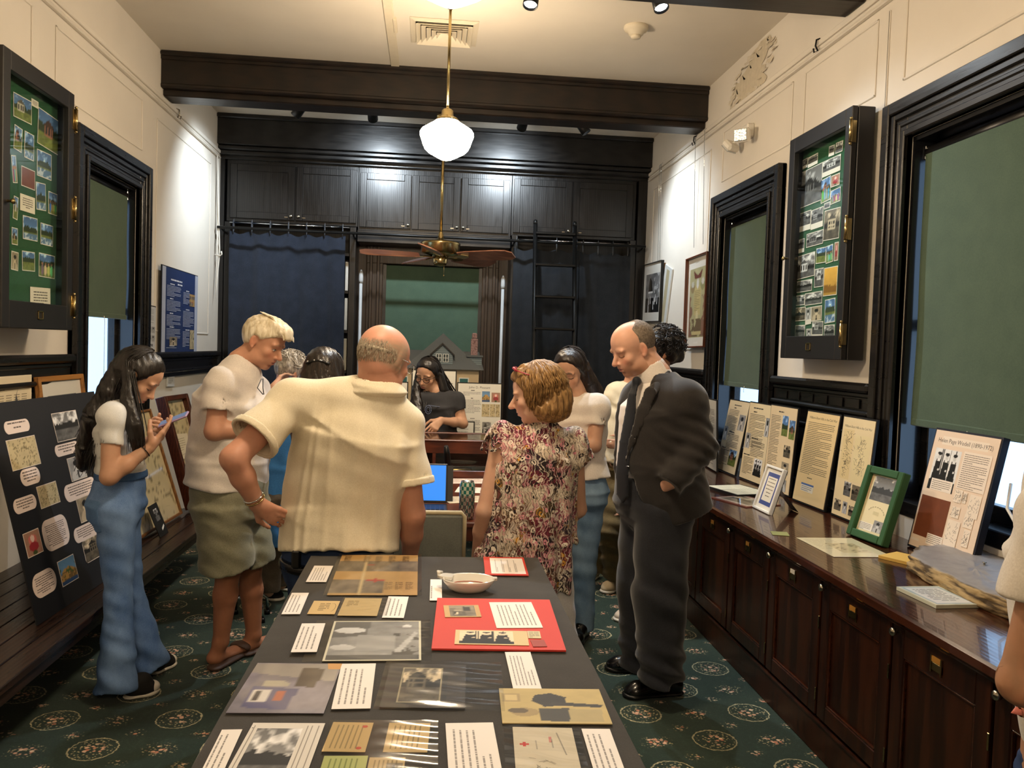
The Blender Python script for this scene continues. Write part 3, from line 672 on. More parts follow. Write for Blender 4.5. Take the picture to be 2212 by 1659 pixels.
for (c, aim, lab) in (((1.955, 5.24, 3.0), (-.75, -.66, -.12), 'a'), ((1.965, 5.47, 2.98), (-.35, .6, -.72), 'b')):
 fr = frame(Vector(c), Vector(aim).orthogonal(), None, aim); fr = frame(Vector(c), Vector(aim).cross(Vector((0, 0, 1))), None, aim); b = MB(fr)
 b.box((-.052, -.045, -.03), (.052, .045, .018), bev=.014); h = b.build('lamp_head', WHITEP, r); b = MB(fr); b.box((-.045, -.038, .016), (.045, .038, .024), bev=.004); b.build('lens', LNS, h)
 b = MB(); b.tube([Vector(c) - Vector(aim).normalized() * .02, (XR - .03, (c[1] + 5.33) / 2, 3.03)], .012, 8); b.build('swivel', WHITEP, r)
# picture-rail hooks and wires
for (y, x, s) in ((6.56, XL, 1), (4.37, XR, -1), (6.45, XR, -1)):
 b = MB(); b.tube([(x + s * .01, y, 3.30), (x + s * .03, y, 3.292), (x + s * .034, y, 3.26), (x + s * .02, y, 3.235), (x + s * .04, y, 3.225), (x + s * .045, y, 3.245)], .005, 8)
 tobj(b, 'rail_hook', BLKMET if s < 0 else PEWTER, 'small metal hook on the %s picture rail%s' % ('left' if s > 0 else 'right', '' if s > 0 else (', by the near ceiling beam' if y < 5 else ', past the beam')), 'hook')
for (y, zb, lab) in ((7.42, 2.32, 'thin picture wire above the black and white photograph'), (7.36, 2.32, 'second thin picture wire above the black and white photograph'), (6.40, 2.42, 'thin picture wire above the framed certificate'), (6.18, 2.42, 'second thin picture wire above the framed certificate')):
 b = MB(); b.tube([(XR - .02, y, 3.29), (XR - .034, y, 3.275), (XR - .034, y, 3.22), (XR - .012, y - .005, zb)], .0022, 6); tobj(b, 'picture_wire', CHROME, lab, 'wire')
b = MB(); b.tube([(XL + .02, 7.74, 3.22), (XL + .03, 7.75, 2.9), (XL + .05, 7.76, 2.36), (XL + .03, 7.72, 1.95), (XL + .03, 7.75, 2.35), (XL + .02, 7.79, 3.2)], .006, 8)
b.tube([(XL + .01, 7.75, 2.34), (XL + .06, 7.74, 2.33), (XL + .075, 7.74, 2.345), (XL + .07, 7.74, 2.37)], .006, 8)
tobj(b, 'cord', WHITEP, 'white cord looped over a hook in the far left corner', 'cord')
# ================================================================ WALL DISPLAY CASES
def wcase(xw, s, y0, y1, z0, z1, depth, hinge_y, knob_y, label):
 """xw wall plane, s into the room"""
 xf = xw + s * depth; r = empty('display_case', (xw + s * depth / 2, (y0 + y1) / 2, z0), label, 'display case', 'black glazed cases on the side walls'); t = .02
 CASEM = plain('black_case_paint', '1b1a1b', .42, 0, .05)
 b = MB(); g = xf - s * .032
 xw0 = xw; xw = xw + s * .02; b.box((xw, y0, z0), (g, y0 + t, z1), bev=.003); b.box((xw, y1 - t, z0), (g, y1, z1), bev=.003); b.box((xw, y0 + t, z0), (g, y1 - t, z0 + t), bev=.003); b.box((xw, y0 + t, z1 - t), (g, y1 - t, z1), bev=.003); b.build('body', CASEM, r)
 xq = xf - s * (.028 + .042); MB().box((xw + s * .002, y0 + t, z0 + t), (xq, y1 - t, z1 - t)).build('felt_panel', FELT, r)
 w = .062; b = MB(); f0 = xf - s * .028
 b.box((f0, y0, z0), (xf, y0 + w, z1), bev=.003); b.box((f0, y1 - w, z0), (xf, y1, z1), bev=.003); b.box((f0, y0 + w, z0), (xf, y1 - w, z0 + w + .055), bev=.003); b.box((f0, y0 + w, z1 - w - .02), (xf, y1 - w, z1), bev=.003)
 d = b.build('door', CASEM, r)
 MB().box((xf - s * .016, y0 + w - .004, z0 + w + .05), (xf - s * .013, y1 - w + .004, z1 - w - .016)).build('pane', CGLASS, d)
 sg = 1 if hinge_y > (y0 + y1) / 2 else -1
 for hz in (z0 + .07, (z0 + z1) / 2 - .03, z1 - .17):
  b = MB(); b.tube([(xf + s * .006, hinge_y + sg * .004, hz), (xf + s * .006, hinge_y + sg * .004, hz + .1)], .009, 8); b.sphere((xf + s * .006, hinge_y + sg * .004, hz - .008), .008, 8); b.sphere((xf + s * .006, hinge_y + sg * .004, hz + .108), .008, 8)
  b.box((f0 + s * .006, hinge_y + sg * .001, hz), (xf, hinge_y + sg * .004, hz + .1)); b.box((xf, hinge_y - sg * .022, hz), (xf + s * .003, hinge_y, hz + .1)); b.build('hinge', BRASS, d)
 b = MB(); b.lathe([(.006, 0), (.005, s * .012), (.011, s * .018), (.012, s * .026), (.001, s * .03)], (xf, knob_y, (z0 + z1) / 2 - .05), 12, axis='x'); b.build('knob', BRASS, d)
 ym = (y0 + y1) / 2; b = MB(); zz = z0 + .042
 for (a, c, e, f) in ((-.025, .025, 0, .006), (-.025, .025, .034, .04), (-.025, -.019, 0, .04), (.019, .025, 0, .04)): b.box((xf, ym + a, zz + e), (xf + s * .005, ym + c, zz + f), bev=.001)
 b.build('label_holder', BRASS, d); return xq

fr_ = wcase(XR, -1, 3.735, 4.41, 1.58, 2.76, .133, 3.735, 4.38, 'black glazed wall case on the right wall full of black and white photos')
fl_ = wcase(XL, 1, 3.62, 4.30, 1.60, 2.745, .20, 4.30, 3.66, 'black glazed wall case on the left wall holding colour snapshots on green felt')
SCALED[0] = False; XL, XR, YF, ZC = _keep; FELT_R, FELT_L = fr_ * KS, fl_ * KS
# ================================================================ PRINTED THINGS
def up2(a, H, W):
 h, w = a.shape; yi = np.linspace(0, h - 1, H); xi = np.linspace(0, w - 1, W)
 y0 = np.clip(yi.astype(int), 0, h - 2); x0 = np.clip(xi.astype(int), 0, w - 2); fy = (yi - y0)[:, None]; fx = (xi - x0)[None]
 return (a[y0][:, x0] * (1 - fy) * (1 - fx) + a[y0 + 1][:, x0] * fy * (1 - fx) + a[y0][:, x0 + 1] * (1 - fy) * fx + a[y0 + 1][:, x0 + 1] * fy * fx)
def fbm(rs, H, W, base=4, oct=4):
 o = np.zeros((H, W)); a = 1; tot = 0
 for k in range(oct):
  n = base * 2 ** k; o += a * up2(rs.rand(n + 1, n + 1), H, W); tot += a; a *= .6
 return o / tot
def picture(kind, seed=1, N=26, asp=1.0):
 """small painted print, row 0 at the bottom, values 0..1 display colours"""
 H = N; W = max(6, int(N * asp)); rs = np.random.RandomState(seed)
 v, u = np.mgrid[0:H, 0:W]; v = v / (H - 1); u = u / (W - 1); im = np.zeros((H, W, 3))
 def fill(mask, c, k=1.0):
  c = np.array(c); im[mask] = im[mask] * (1 - k) + c * k
 def poly(pts, c):
  m = np.zeros((H, W), bool); n = len(pts)
  for i in range(n):
   (x1, y1), (x2, y2) = pts[i], pts[(i + 1) % n]
   if y1 == y2: continue
   m ^= ((y1 > v) != (y2 > v)) & (u < (x2 - x1) * (v - y1) / (y2 - y1) + x1)
  fill(m, c)
 def ell(cx, cy, rx, ry, c): fill(((u - cx) / rx) ** 2 + ((v - cy) / ry) ** 2 < 1, c)
 n1 = fbm(rs, H, W); n2 = fbm(rs, H, W, 8, 3); hz = rs.uniform(.3, .45)
 k = kind.split('_')[0]
 if k in ('house', 'scene'):
  im[:] = (np.array([.42, .62, .88]) * (1 - v[..., None] * .3) + (n1[..., None] > .55) * (n1[..., None] - .5) * 2.2)
  tl = hz + .18 + .25 * (n2[0][None] - .3) * np.ones((H, 1)); fill(v < tl, (.18, .24, .14)); im[v < hz] = np.array([.45, .50, .25]) * (.7 + .6 * n2[v < hz][:, None])
  if k == 'house':
   x0 = rs.uniform(.15, .35); x1 = x0 + rs.uniform(.35, .5); y1 = hz + rs.uniform(.2, .35); wc = np.array([(.75, .62, .52), (.8, .78, .72), (.62, .42, .34), (.86, .84, .8)][rs.randint(4)])
   poly([(x0, hz - .06), (x1, hz - .06), (x1, y1), (x0, y1)], wc); poly([(x0 - .05, y1), (x1 + .05, y1), ((x0 + x1) / 2, y1 + .2)], wc * .45)
   for i in range(3):
    for j in range(2): a = x0 + .05 + i * (x1 - x0 - .05) / 3; b = hz + j * (y1 - hz) * .5; poly([(a, b), (a + .07, b), (a + .07, b + .1), (a, b + .1)], (.12, .12, .15))
  if 'pond' in kind: fill(v < hz * .8, (.35, .5, .65)); fill((v < hz * .8) & (n2 > .55), (.75, .82, .88))
  if 'people' in kind:
   for i in range(4): cx = .2 + i * .2; c = rs.rand(3) * .7 + .2; ell(cx, .3, .08, .25, c); ell(cx, .58, .05, .06, (.7, .5, .4))
 elif k == 'portrait':
  im[:] = .45 + .3 * n1[..., None]; ell(.5, .12, .42, .36, (.75, .74, .72)); ell(.5, .6, .17, .22, (.82, .8, .77)); ell(.5, .74, .2, .14, (.12, .11, .11)); ell(.43, .6, .03, .02, (.2, .2, .2)); ell(.57, .6, .03, .02, (.2, .2, .2)); poly([(.46, .4), (.54, .4), (.56, .05), (.44, .05)], (.2, .2, .22))
 elif k == 'group':
  im[:] = .78 + .2 * n1[..., None]
  for a in (.28, .33, .6, .8): poly([(a, 0), (a + .03, 0), (a + .03, 1), (a, 1)], (.2, .2, .2))
  fill(v < .2, (.25, .25, .25))
  for cx in (.2, .5, .8):
   poly([(cx - .17, 0), (cx + .16, 0), (cx + .09, .72), (cx - .09, .72)], (.07, .07, .07)); ell(cx, .79, .055, .075, (.82, .8, .77)); ell(cx, .87, .08, .045, (.08, .08, .08)); ell(cx, .70, .06, .035, (.9, .9, .88)); ell(cx + .06, .46, .035, .03, (.85, .83, .8))
 elif k == 'interior':
  im[:] = (.5 + .35 * n1[..., None]) * np.array([.78, .76, .84])
  poly([(.0, .78), (1, .6), (1, 1), (0, 1)], (.62, .6, .58)); poly([(.1, .1), (.6, .05), (.62, .45), (.12, .5)], (.36, .36, .52)); poly([(.55, .5), (.8, .48), (.82, .88), (.57, .9)], (.33, .29, .26)); poly([(.2, .5), (.5, .5), (.48, .6), (.22, .62)], (.7, .68, .62)); poly([(.15, .2), (.33, .2), (.33, .42), (.15, .42)], (.86, .85, .84)); poly([(.17, .22), (.24, .22), (.24, .4), (.17, .4)], (.15, .14, .2)); poly([(.4, .22), (.5, .22), (.5, .4), (.4, .4)], (.72, .4, .3))
 elif k == 'truck':
  im[:] = (.5 + .3 * n1[..., None]) * np.array([.95, .94, .9]); poly([(0, .55), (.4, .6), (.42, 1), (0, 1)], (.45, .45, .45)); poly([(.3, .2), (.72, .24), (.72, .6), (.3, .62)], (.68, .67, .63)); poly([(.7, .15), (.95, .7), (1, .68), (.78, .14)], (.8, .78, .72)); ell(.2, .75, .18, .08, (.85, .84, .8)); ell(.15, .3, .14, .07, (.8, .78, .75)); ell(.86, .86, .06, .04, (.9, .89, .85)); fill((n2 > .62) & (u > .7), (.35, .35, .35)); fill(v < .12, (.4, .4, .4))
 elif k == 'profile':
  im[:] = np.array([.78, .70, .47]) * (.93 + .1 * n1[..., None]); poly([(.3, .62), (.42, .45), (.62, .5), (.64, .74), (.5, .86), (.34, .8)], (.22, .21, .19)); poly([(.45, .5), (.95, .44), (.98, .52), (.5, .6)], (.24, .23, .21)); poly([(.35, .06), (.62, .05), (.64, .42), (.36, .4)], (.28, .27, .24)); ell(.22, .3, .13, .12, (.66, .58, .4)); ell(.16, .34, .1, .07, (.4, .35, .26)); poly([(.62, .05), (.93, .05), (.95, .38), (.64, .4)], (.7, .64, .46)); poly([(.02, .6), (.2, .6), (.2, .84), (.02, .84)], (.68, .6, .42)); poly([(.05, .64), (.17, .64), (.17, .8), (.05, .8)], (.82, .74, .52))
 elif k == 'map':
  im[:] = (.80, .74, .58); im[:] = im * (.92 + .14 * n1[..., None]); fill(np.abs(n1 - .5) < .014, (.5, .45, .32)); fill(np.abs(n2 - .5) < .01, (.55, .5, .38))
 elif k == 'newsprint':
  im[:] = np.array([.76, .60, .36]) * (.9 + .2 * n1[..., None]); bnd = (v > .55) & (v < .82) | (v < .35) & (u < .62) & (v > .04); im[bnd] = (np.array([.50, .44, .36]) * (.6 + .8 * n2[..., None]))[bnd]; fill(np.abs(u * 3 % 1 - .03) < .02, (.84, .74, .54)); fill((np.abs(u - .5) < .11) & (np.abs(v - .33) < .02), (.70, .22, .18)); fill((np.abs(u - .5) < .03) & (np.abs(v - .33) < .055), (.70, .22, .18)); fill((np.abs(u - .4) < .05) & (np.abs(v - .72) < .02), (.62, .28, .22))
 elif k == 'flower': im[:] = (.66, .5, .42); ell(.5, .65, .28, .22, (.82, .45, .42)); ell(.5, .7, .14, .14, (.93, .82, .78)); ell(.5, .35, .32, .2, (.62, .16, .2)); ell(.5, .08, .15, .1, (.25, .32, .15))
 elif k == 'rocks': im[:] = np.array([.45, .68, .9]) * (1 - .2 * v[..., None]); fill((v < .6 - 1.2 * (u - .5) ** 2 + .15 * n2), (.74, .58, .3)); im[(v < .5) & (n2 > .5)] = (.45, .36, .2); fill(v < .16, (.12, .28, .48)); fill((n1 > .6) & (v < .7) & (v > .3), (.25, .38, .18))
 elif k == 'amber': im[:] = np.array([.86, .66, .28]) * (.85 + .25 * v[..., None]); fill(v < .3 + .1 * n2, (.55, .38, .12)); fill(v < .1, (.75, .58, .25))
 elif k == 'cross': im[:] = (.95, .9, .82); im *= .95 + .06 * n1[..., None]
 elif k == 'crest':
  im[:] = (.74, .72, .55); im *= .92 + .12 * n1[..., None]; poly([(.3, .32), (.7, .32), (.72, .7), (.58, .76), (.42, .76), (.28, .7)], (.80, .74, .52)); ell(.18, .74, .14, .09, (.62, .55, .4)); ell(.82, .76, .14, .09, (.6, .6, .42)); ell(.18, .78, .09, .05, (.8, .8, .74)); ell(.82, .8, .09, .05, (.85, .84, .8)); ell(.5, .78, .07, .07, (.88, .88, .84)); poly([(.3, .86), (.7, .86), (.78, .98), (.5, .9), (.22, .98)], (.45, .25, .2)); ell(.5, .3, .07, .09, (.88, .84, .66)); m = (v < .27) & (n2 > .45); im[m] = (.45, .38, .28); m = (v < .6) & ((u < .2) | (u > .8)) & (n2 > .5); im[m] = (.55, .42, .35); poly([(.2, .02), (.8, .02), (.8, .07), (.2, .07)], (.82, .76, .55))
 elif k == 'steps': im[:] = .25 + .5 * n1[..., None]; poly([(.2, .55), (.5, .55), (.45, .8), (.28, .92)], (.06, .06, .06)); poly([(.2, .5), (.52, .5), (.52, .54), (.2, .54)], (.9, .9, .9)); fill(v < .38, (.12, .12, .12)); [poly([(a, b), (a + .05, b), (a + .04, b + .2), (a + .01, b + .2)], (.92, .92, .92)) for a, b in ((.22, .2), (.34, .22), (.55, .08), (.7, .26), (.82, .2), (.2, .0), (.62, .2))]; fill((u > .6) & (v > .5) & (n2 > .55), (.7, .7, .7))
 elif k == 'mono': im[:] = np.array([.47, .24, .12]) * (.88 + .25 * n1[..., None])
 if 'bw' in kind or 'sepia' in kind:
  g = im.mean(-1, keepdims=True); g = np.clip((g - .45) * 1.25 + .42, .04, .95); im = g * (np.array([1, .92, .78]) if 'sepia' in kind else np.ones(3))
 return np.clip(im * (.96 + .08 * n2[..., None]), 0, 1)
class Doc:
 """a flat printed thing in its own frame: u to the right, v up, w out of the page"""
 def __init__(s, name, w, h, fr, t=.002, col='f4efe6', mat=None, parent=None, radius=0):
  s.name, s.w, s.h, s.fr, s.t, s.mat, s.parent = name, w, h, fr, t, mat or PAPER, parent; s.v = []; s.f = []; s.c = []; s.k = 0; s.kids = []; s.rs = random.Random(name + str(round(w, 3)) + str(round(h, 3)))
  s.base(w, h, t, col)
 def base(s, w, h, t, col):
  c = lin(col); o = (0, 0); s.quad([(0, 0, 0), (0, h, 0), (w, h, 0), (w, 0, 0)], c); s.quad([(0, 0, t), (w, 0, t), (w, h, t), (0, h, t)], c)
  for a, b in (((0, 0), (w, 0)), ((w, 0), (w, h)), ((w, h), (0, h)), ((0, h), (0, 0))): s.quad([(*a, 0), (*b, 0), (*b, t), (*a, t)], c)
 def quad(s, pts, c):
  n = len(s.v); s.v += pts; s.f.append(list(range(n, n + len(pts)))); s.c += [c] * len(pts); return s
 def z(s): s.k += 1; return s.t + .00012 * s.k
 def rect(s, x, y, w, h, col):
  z = s.z(); return s.quad([(x, y, z), (x + w, y, z), (x + w, y + h, z), (x, y + h, z)], lin(col))
 def poly(s, pts, col): z = s.z(); return s.quad([(p[0], p[1], z) for p in pts], lin(col))
 def line(s, x0, y0, x1, y1, w, col):
  z = s.t + .00012 * (s.k + 1); dx, dy = x1 - x0, y1 - y0; l = math.hypot(dx, dy) or 1; nx, ny = -dy / l * w / 2, dx / l * w / 2
  return s.quad([(x0 - nx, y0 - ny, z), (x1 - nx, y1 - ny, z), (x1 + nx, y1 + ny, z), (x0 + nx, y0 + ny, z)], lin(col))
 def lines(s, x, y, w, n, lh, size=None, col='55524e', last=.6, words=True, para=5, center=False):
  """n rows of small print going down from y"""
  size = size or lh * .42; z = s.z(); c = lin(col)
  for i in range(n):
   yy = y - i * lh; ww = w * (last * s.rs.uniform(.6, 1.2) if (i % para == para - 1 or i == n - 1) else s.rs.uniform(.93, 1)); ww = min(ww, w); xx = x + ((w - ww) / 2 if center else 0); e = xx + ww
   while xx < e - 1e-6:
    l = min(s.rs.uniform(1.2, 5.5) * size if words else ww, e - xx)
    if l > size * .4: s.quad([(xx, yy, z), (xx + l, yy, z), (xx + l, yy + size, z), (xx, yy + size, z)], c)
    xx += l + size * .55
  return s
 def text(s, str_, x, y, size, col='2a2826', align='CENTER', bold=0):
  cu = bpy.data.curves.new('t', 'FONT'); cu.body = str_; cu.size = size; cu.align_x = align; cu.resolution_u = 2; cu.offset = bold
  ob = bpy.data.objects.new('t', cu); me = bpy.data.meshes.new_from_object(ob); z = s.z(); n = len(s.v); c = lin(col)
  s.v += [(p.co.x + x, p.co.y + y, z) for p in me.vertices]; s.c += [c] * len(me.vertices); s.f += [[n + i for i in p.vertices] for p in me.polygons]
  bpy.data.objects.remove(ob); bpy.data.curves.remove(cu); bpy.data.meshes.remove(me); return s
 def pic(s, x, y, w, h, kind, seed=1, N=22, rot=0):
  im = picture(kind, seed, N, (w / h) if not rot else (h / w)); im = np.array([[lin(tuple(p)) for p in row] for row in im]); im = np.rot90(im, rot) if rot else im; H, W, _ = im.shape; z = s.z(); n = len(s.v)
  for i in range(H):
   for j in range(W): s.v.append((x + w * j / (W - 1), y + h * i / (H - 1), z)); s.c.append(tuple(im[i, j]))
  for i in range(H - 1):
   for j in range(W - 1): a = n + i * W + j; s.f.append([a, a + 1, a + W + 1, a + W])
  return s
 def sub(s, name, x, y, w, h, col='f4efe6', t=.0012, radius=0):
  d = Doc.__new__(Doc); d.name, d.w, d.h, d.t, d.mat = name, w, h, t, s.mat; d.fr = s.fr @ Matrix.Translation((x, y, s.t + .0001 + .0003 * len(s.kids) * 0)); d.v = []; d.f = []; d.c = []; d.k = 0; d.kids = []; d.parent = s; d.rs = random.Random(name + str(x))
  if radius:
   r = min(radius, w / 2, h / 2); pts = []
   for cx, cy, a0 in ((w - r, r, -90), (w - r, h - r, 0), (r, h - r, 90), (r, r, 180)):
    for k in range(7): a = math.radians(a0 + 15 * k); pts.append((cx + r * math.cos(a), cy + r * math.sin(a)))
   c = lin(col); d.quad([(p[0], p[1], t) for p in pts], c); n = len(pts)
   for i in range(n): a, b = pts[i], pts[(i + 1) % n]; d.quad([(*a, 0), (*b, 0), (*b, t), (*a, t)], c)
  else: d.base(w, h, t, col)
  s.kids.append(d); return d
 def build(s, label=None, cat=None, group=None, parent=None):
  vs = [s.fr @ Vector(p) for p in s.v]; par = parent or (s.parent if isinstance(s.parent, bpy.types.Object) else None)
  o = link(s.name, [v[:] for v in vs], s.f, s.mat, par, col=s.c); s.obj = o
  if label: tag(o, label, cat, group)
  for k in s.kids: k.build(parent=o)
  return o
def rect3(TL, TR, BL, name, **k):
 u = (TR - TL); v = (TL - BL); w, h = u.length, v.length; fr = frame(BL, u, (v - u.normalized() * v.dot(u.normalized()))); return Doc(name, w, h, fr, **k)
def flat(name, px, z, **k):
 """lying on a level surface; px = sight lines to its TL, TR, BR, BL corners as it is read"""
 p = [onz(*q, z + .001) for q in px]; u = ((p[1] - p[0]) + (p[2] - p[3])) / 2; v = ((p[0] - p[3]) + (p[1] - p[2])) / 2; c = sum(p, Vector()) / 4; w, h = u.length, v.length; u.normalize(); v = (v - u * v.dot(u)).normalized()
 return Doc(name, w, h, frame(c - u * w / 2 - v * h / 2, u, v), **k)
def leanp(BL, BR, TL, z):
 bl, br = onz(*BL, z), onz(*BR, z); e = (br - bl).normalized(); d = ray(*TL); t = (bl - EYE).dot(e) / d.dot(e); return bl, br, EYE + d * t
def lean(name, BL, BR, TL, z, off=.004, **k):
 bl, br, q = leanp(BL, BR, TL, z); up = (q - bl); h = up.length; e = br - bl; w = e.length; fr = frame(bl, e, up); return Doc(name, w, h, fr, **k)
def onwall(name, TL, TR, BL, x, **k):
 return rect3(onx(*TL, x), onx(*TR, x), onx(*BL, x), name, **k)
# ================================================================ PHOTOS PINNED IN THE WALL CASES
def pinned(px, x, kind, seed, label, group, cat='photo', name='photo', col='ece6da', bor=.004, pics=True, N=16):
 d = rect3(onx(*px[0], x), onx(*px[1], x), onx(*px[2], x), name, col=col, t=.0012)
 if pics and kind: d.pic(bor, bor + (d.h * .22 if 'cap' in kind else 0), d.w - 2 * bor, d.h - 2 * bor - (d.h * .22 if 'cap' in kind else 0), kind, seed, N)
 return d
def case_photos(items, zoom, x, group, wall):
 (x0, y0), sc = zoom
 for i, (a, b, c, d_, kind, lab) in enumerate(items):
  # a,b = top left; c,d_ = bottom right in the enlarged crop; the edges follow the wall's vanishing lines
  P = lambda q, r_: (q / sc + x0, r_ / sc + y0)
  q = [onx(*P(*k), x) for k in ((a, b), (c, b), (a, d_), (c, d_))]; yl, yr = (q[0].y + q[2].y) / 2, (q[1].y + q[3].y) / 2; T = Vector((x, yl, (q[0].z + q[1].z) / 2)); B = Vector((x, yr, (q[2].z + q[3].z) / 2))
  g = .015 * (T.z - B.z); rr = random.Random(i * 7 + 1); tw = rr.uniform(-.03, .03) * (T.z - B.z)
  TL = Vector((x, yl, T.z - g + tw)); TR = Vector((x, yr, T.z - g - tw)); BL = Vector((x, yl, B.z + g + tw))
  d = rect3(TL, TR, BL, 'photo', col='ece6da' if kind != 'paper' else 'f3ead8', t=.0012)
  if kind == 'paper': d.lines(d.w * .15, d.h * .75, d.w * .7, 5, d.h * .13, None, '6b6257', center=True)
  else: d.pic(.004, .004 + (d.h * .25 if 'cap' in kind else 0), d.w - .008, d.h - .008 - (d.h * .25 if 'cap' in kind else 0), kind, i + 3, 18)
  if kind == 'paper': d.name = 'note_card'
  d.build(lab, 'note' if kind == 'paper' else 'photo', group)
G = 'photos pinned in the right wall case'
case_photos([
 (158, 358, 188, 418, 'house_bw_cap', 'small black and white photo at the top left corner inside the right wall case'), (192, 335, 252, 402, 'scene_bw_cap', 'small black and white photo, second in the top row of the right case'),
 (322, 275, 356, 340, 'scene_bw_cap', 'narrow black and white photo near the top of the right case'), (365, 250, 409, 318, 'scene_bw', 'black and white photo at the top right corner inside the right case'),
 (284, 352, 395, 455, 'house_bw_cap', 'wide white-bordered photo of dark houses near the top of the right case'), (132, 415, 278, 650, 'house_bw', 'largest photo in the right wall case, black and white view of a gabled house'),
 (276, 475, 335, 628, 'house_people', 'colour photo with an orange and turquoise doorway beside the largest gabled house photo'), (338, 455, 390, 530, 'flower', 'reddish photo at the right side below the top row in the right case'), (335, 545, 396, 635, 'scene_people', 'blue toned group photo at the right side of the right case'),
 (134, 690, 208, 812, 'house_bw_cap', 'photo of a dark archway left below the largest house photo'), (211, 668, 286, 795, 'house_bw_cap', 'bordered photo of a house between the archway and the brown photo'), (289, 672, 389, 868, 'house_sepia', 'large brownish photo with pale barn beside the middle hinge'),
 (293, 632, 330, 670, 'scene_bw', 'very small photo tucked above the brownish barn photo'), (125, 862, 168, 950, 'scene_bw_cap', 'small photo at the left edge beside the tilted street photo'), (182, 815, 286, 905, 'house_bw', 'tilted black and white street photo near the middle of the case'),
 (242, 915, 303, 1015, 'scene', 'card with blue and white pictures left of the brass-hinged side'), (306, 898, 350, 1012, 'scene_people', 'narrow card with small pictures in the middle right of the right case'), (356, 880, 382, 1000, 'flower', 'thin reddish card at the right edge of the right case'),
 (120, 955, 234, 1108, 'house_bw', 'large black and white photo of a building with a porch at the left, mid height'), (232, 1045, 288, 1165, 'house_bw', 'upright black and white photo right of the porch building photo'), (290, 1035, 375, 1220, 'amber', 'amber coloured photo of a sunset field'),
 (120, 1120, 216, 1195, 'scene_bw', 'white-bordered photo of a pale roof below the porch building photo'), (105, 1215, 170, 1280, 'house_bw', 'small photo at the left edge under the pale roof photo'), (172, 1195, 280, 1275, 'scene_bw', 'wide black and white photo in the lower middle of the right case'),
 (108, 1290, 175, 1378, 'scene_sepia', 'brownish bordered photo at the left of the lower rows'), (176, 1292, 212, 1400, 'portrait_bw_cap', 'narrow portrait card between two brownish photos'), (212, 1282, 278, 1378, 'portrait_sepia', 'brownish portrait in the middle of the lower rows'),
 (299, 1235, 364, 1390, 'scene_pond', 'colour photo with a green lawn near the bottom hinge'), (110, 1402, 172, 1478, 'scene_bw', 'dark photo at the bottom left corner inside the right case'), (180, 1425, 213, 1485, 'portrait_bw', 'tiny portrait in the bottom row of the right case'),
 (216, 1378, 284, 1495, 'house_bw_cap', 'bordered photo of a house in the middle of the bottom row'), (292, 1400, 358, 1492, 'scene_bw', 'greyish photo at the bottom right corner beside the hinge')],
 ((1680, 220), 2.909), FELT_R - .002, G, 'right')
G = 'snapshots pinned in the left wall case'
case_photos([
 (76, 285, 180, 425, 'house', 'colour photo of a lawn and dark car topmost in the left case'), (178, 305, 218, 347, 'paper', 'little white note card at the top of the left wall case'), (212, 380, 332, 590, 'house', 'largest colour photo in the left wall case, a pink stone building'),
 (76, 452, 122, 595, 'house', 'small house photo at the left edge of the left case, second row'), (138, 490, 192, 645, 'scene_pond', 'narrow photo of a white car under trees in the left case'), (210, 598, 292, 752, 'scene_pond', 'photo of a pond fountain and blue sky in the left case'),
 (74, 620, 100, 780, 'scene_people', 'dark purple sliver of a photo at the left edge of the left case'), (120, 692, 198, 808, 'mono', 'photo of a yellow shirt in the left case'), (207, 775, 262, 935, 'scene_pond', 'narrow photo of a road and deep blue sky in the left case'),
 (274, 830, 325, 960, 'scene_people', 'dark tree photo at the right side of the left case'), (114, 848, 198, 945, 'paper', 'peach coloured printed card in the middle of the left case'), (72, 850, 98, 985, 'house', 'cropped photo behind the left knob of the left case'),
 (130, 968, 213, 1105, 'scene_pond', 'photo with big white clouds over a road in the left case'), (230, 1010, 300, 1135, 'scene_pond', 'photo of a pond mirroring blue sky in the left case'), (66, 1030, 100, 1130, 'house', 'cropped grey photo at the left edge of the left case'),
 (62, 1165, 102, 1275, 'portrait_sepia', 'cropped brown photo at the bottom left of the left case'), (126, 1165, 198, 1280, 'scene', 'photo of a bright green meadow in the left case'), (220, 1180, 310, 1318, 'scene_people', 'photo of a crowd with red and yellow clothes in the left case'),
 (172, 1370, 286, 1495, 'paper', 'white printed note at the bottom of the left wall case')],
 ((0, 100), 2.632), FELT_L + .002, G, 'left')
# ================================================================ LEFT BENCH AND WHAT STANDS ON IT
BZ = .38; BX = -1.405
r = empty('bench', ((BX + XL) / 2, 3, 0), 'long dark wooden bench built along the left wall under the exhibits', 'bench')
x = XL + .035; n_pl = 7; wpl = (BX - x) / n_pl
for k in range(n_pl): MB().box((x + k * wpl + .002, -.8, BZ - .03), (x + (k + 1) * wpl - .002, 6.05, BZ), bev=.003).build('plank', BENCHW, r)
MB().box((BX - .045, -.8, BZ - .085), (BX - .02, 6.05, BZ - .03), bev=.004).build('apron', BENCHW, r)
for y in (-.4, 1.0, 2.4, 3.8, 5.2, 5.9):
 b = MB(); b.prism([(x, 0), (x + .06, 0), (BX - .06, BZ - .09), (BX - .06, BZ - .03), (x, BZ - .03)], y, y + .04, 'y'); b.build('bracket', BENCHW, r)
def backing(d, w=.006, col='0d0e12', rim=.006, name='backing'):
 """foam board with a thin rim just behind a sheet"""
 e = Doc(name, d.w + 2 * rim, d.h + 2 * rim, d.fr @ Matrix.Translation((-rim, -rim, -w)), t=w * .98, col=col); return e
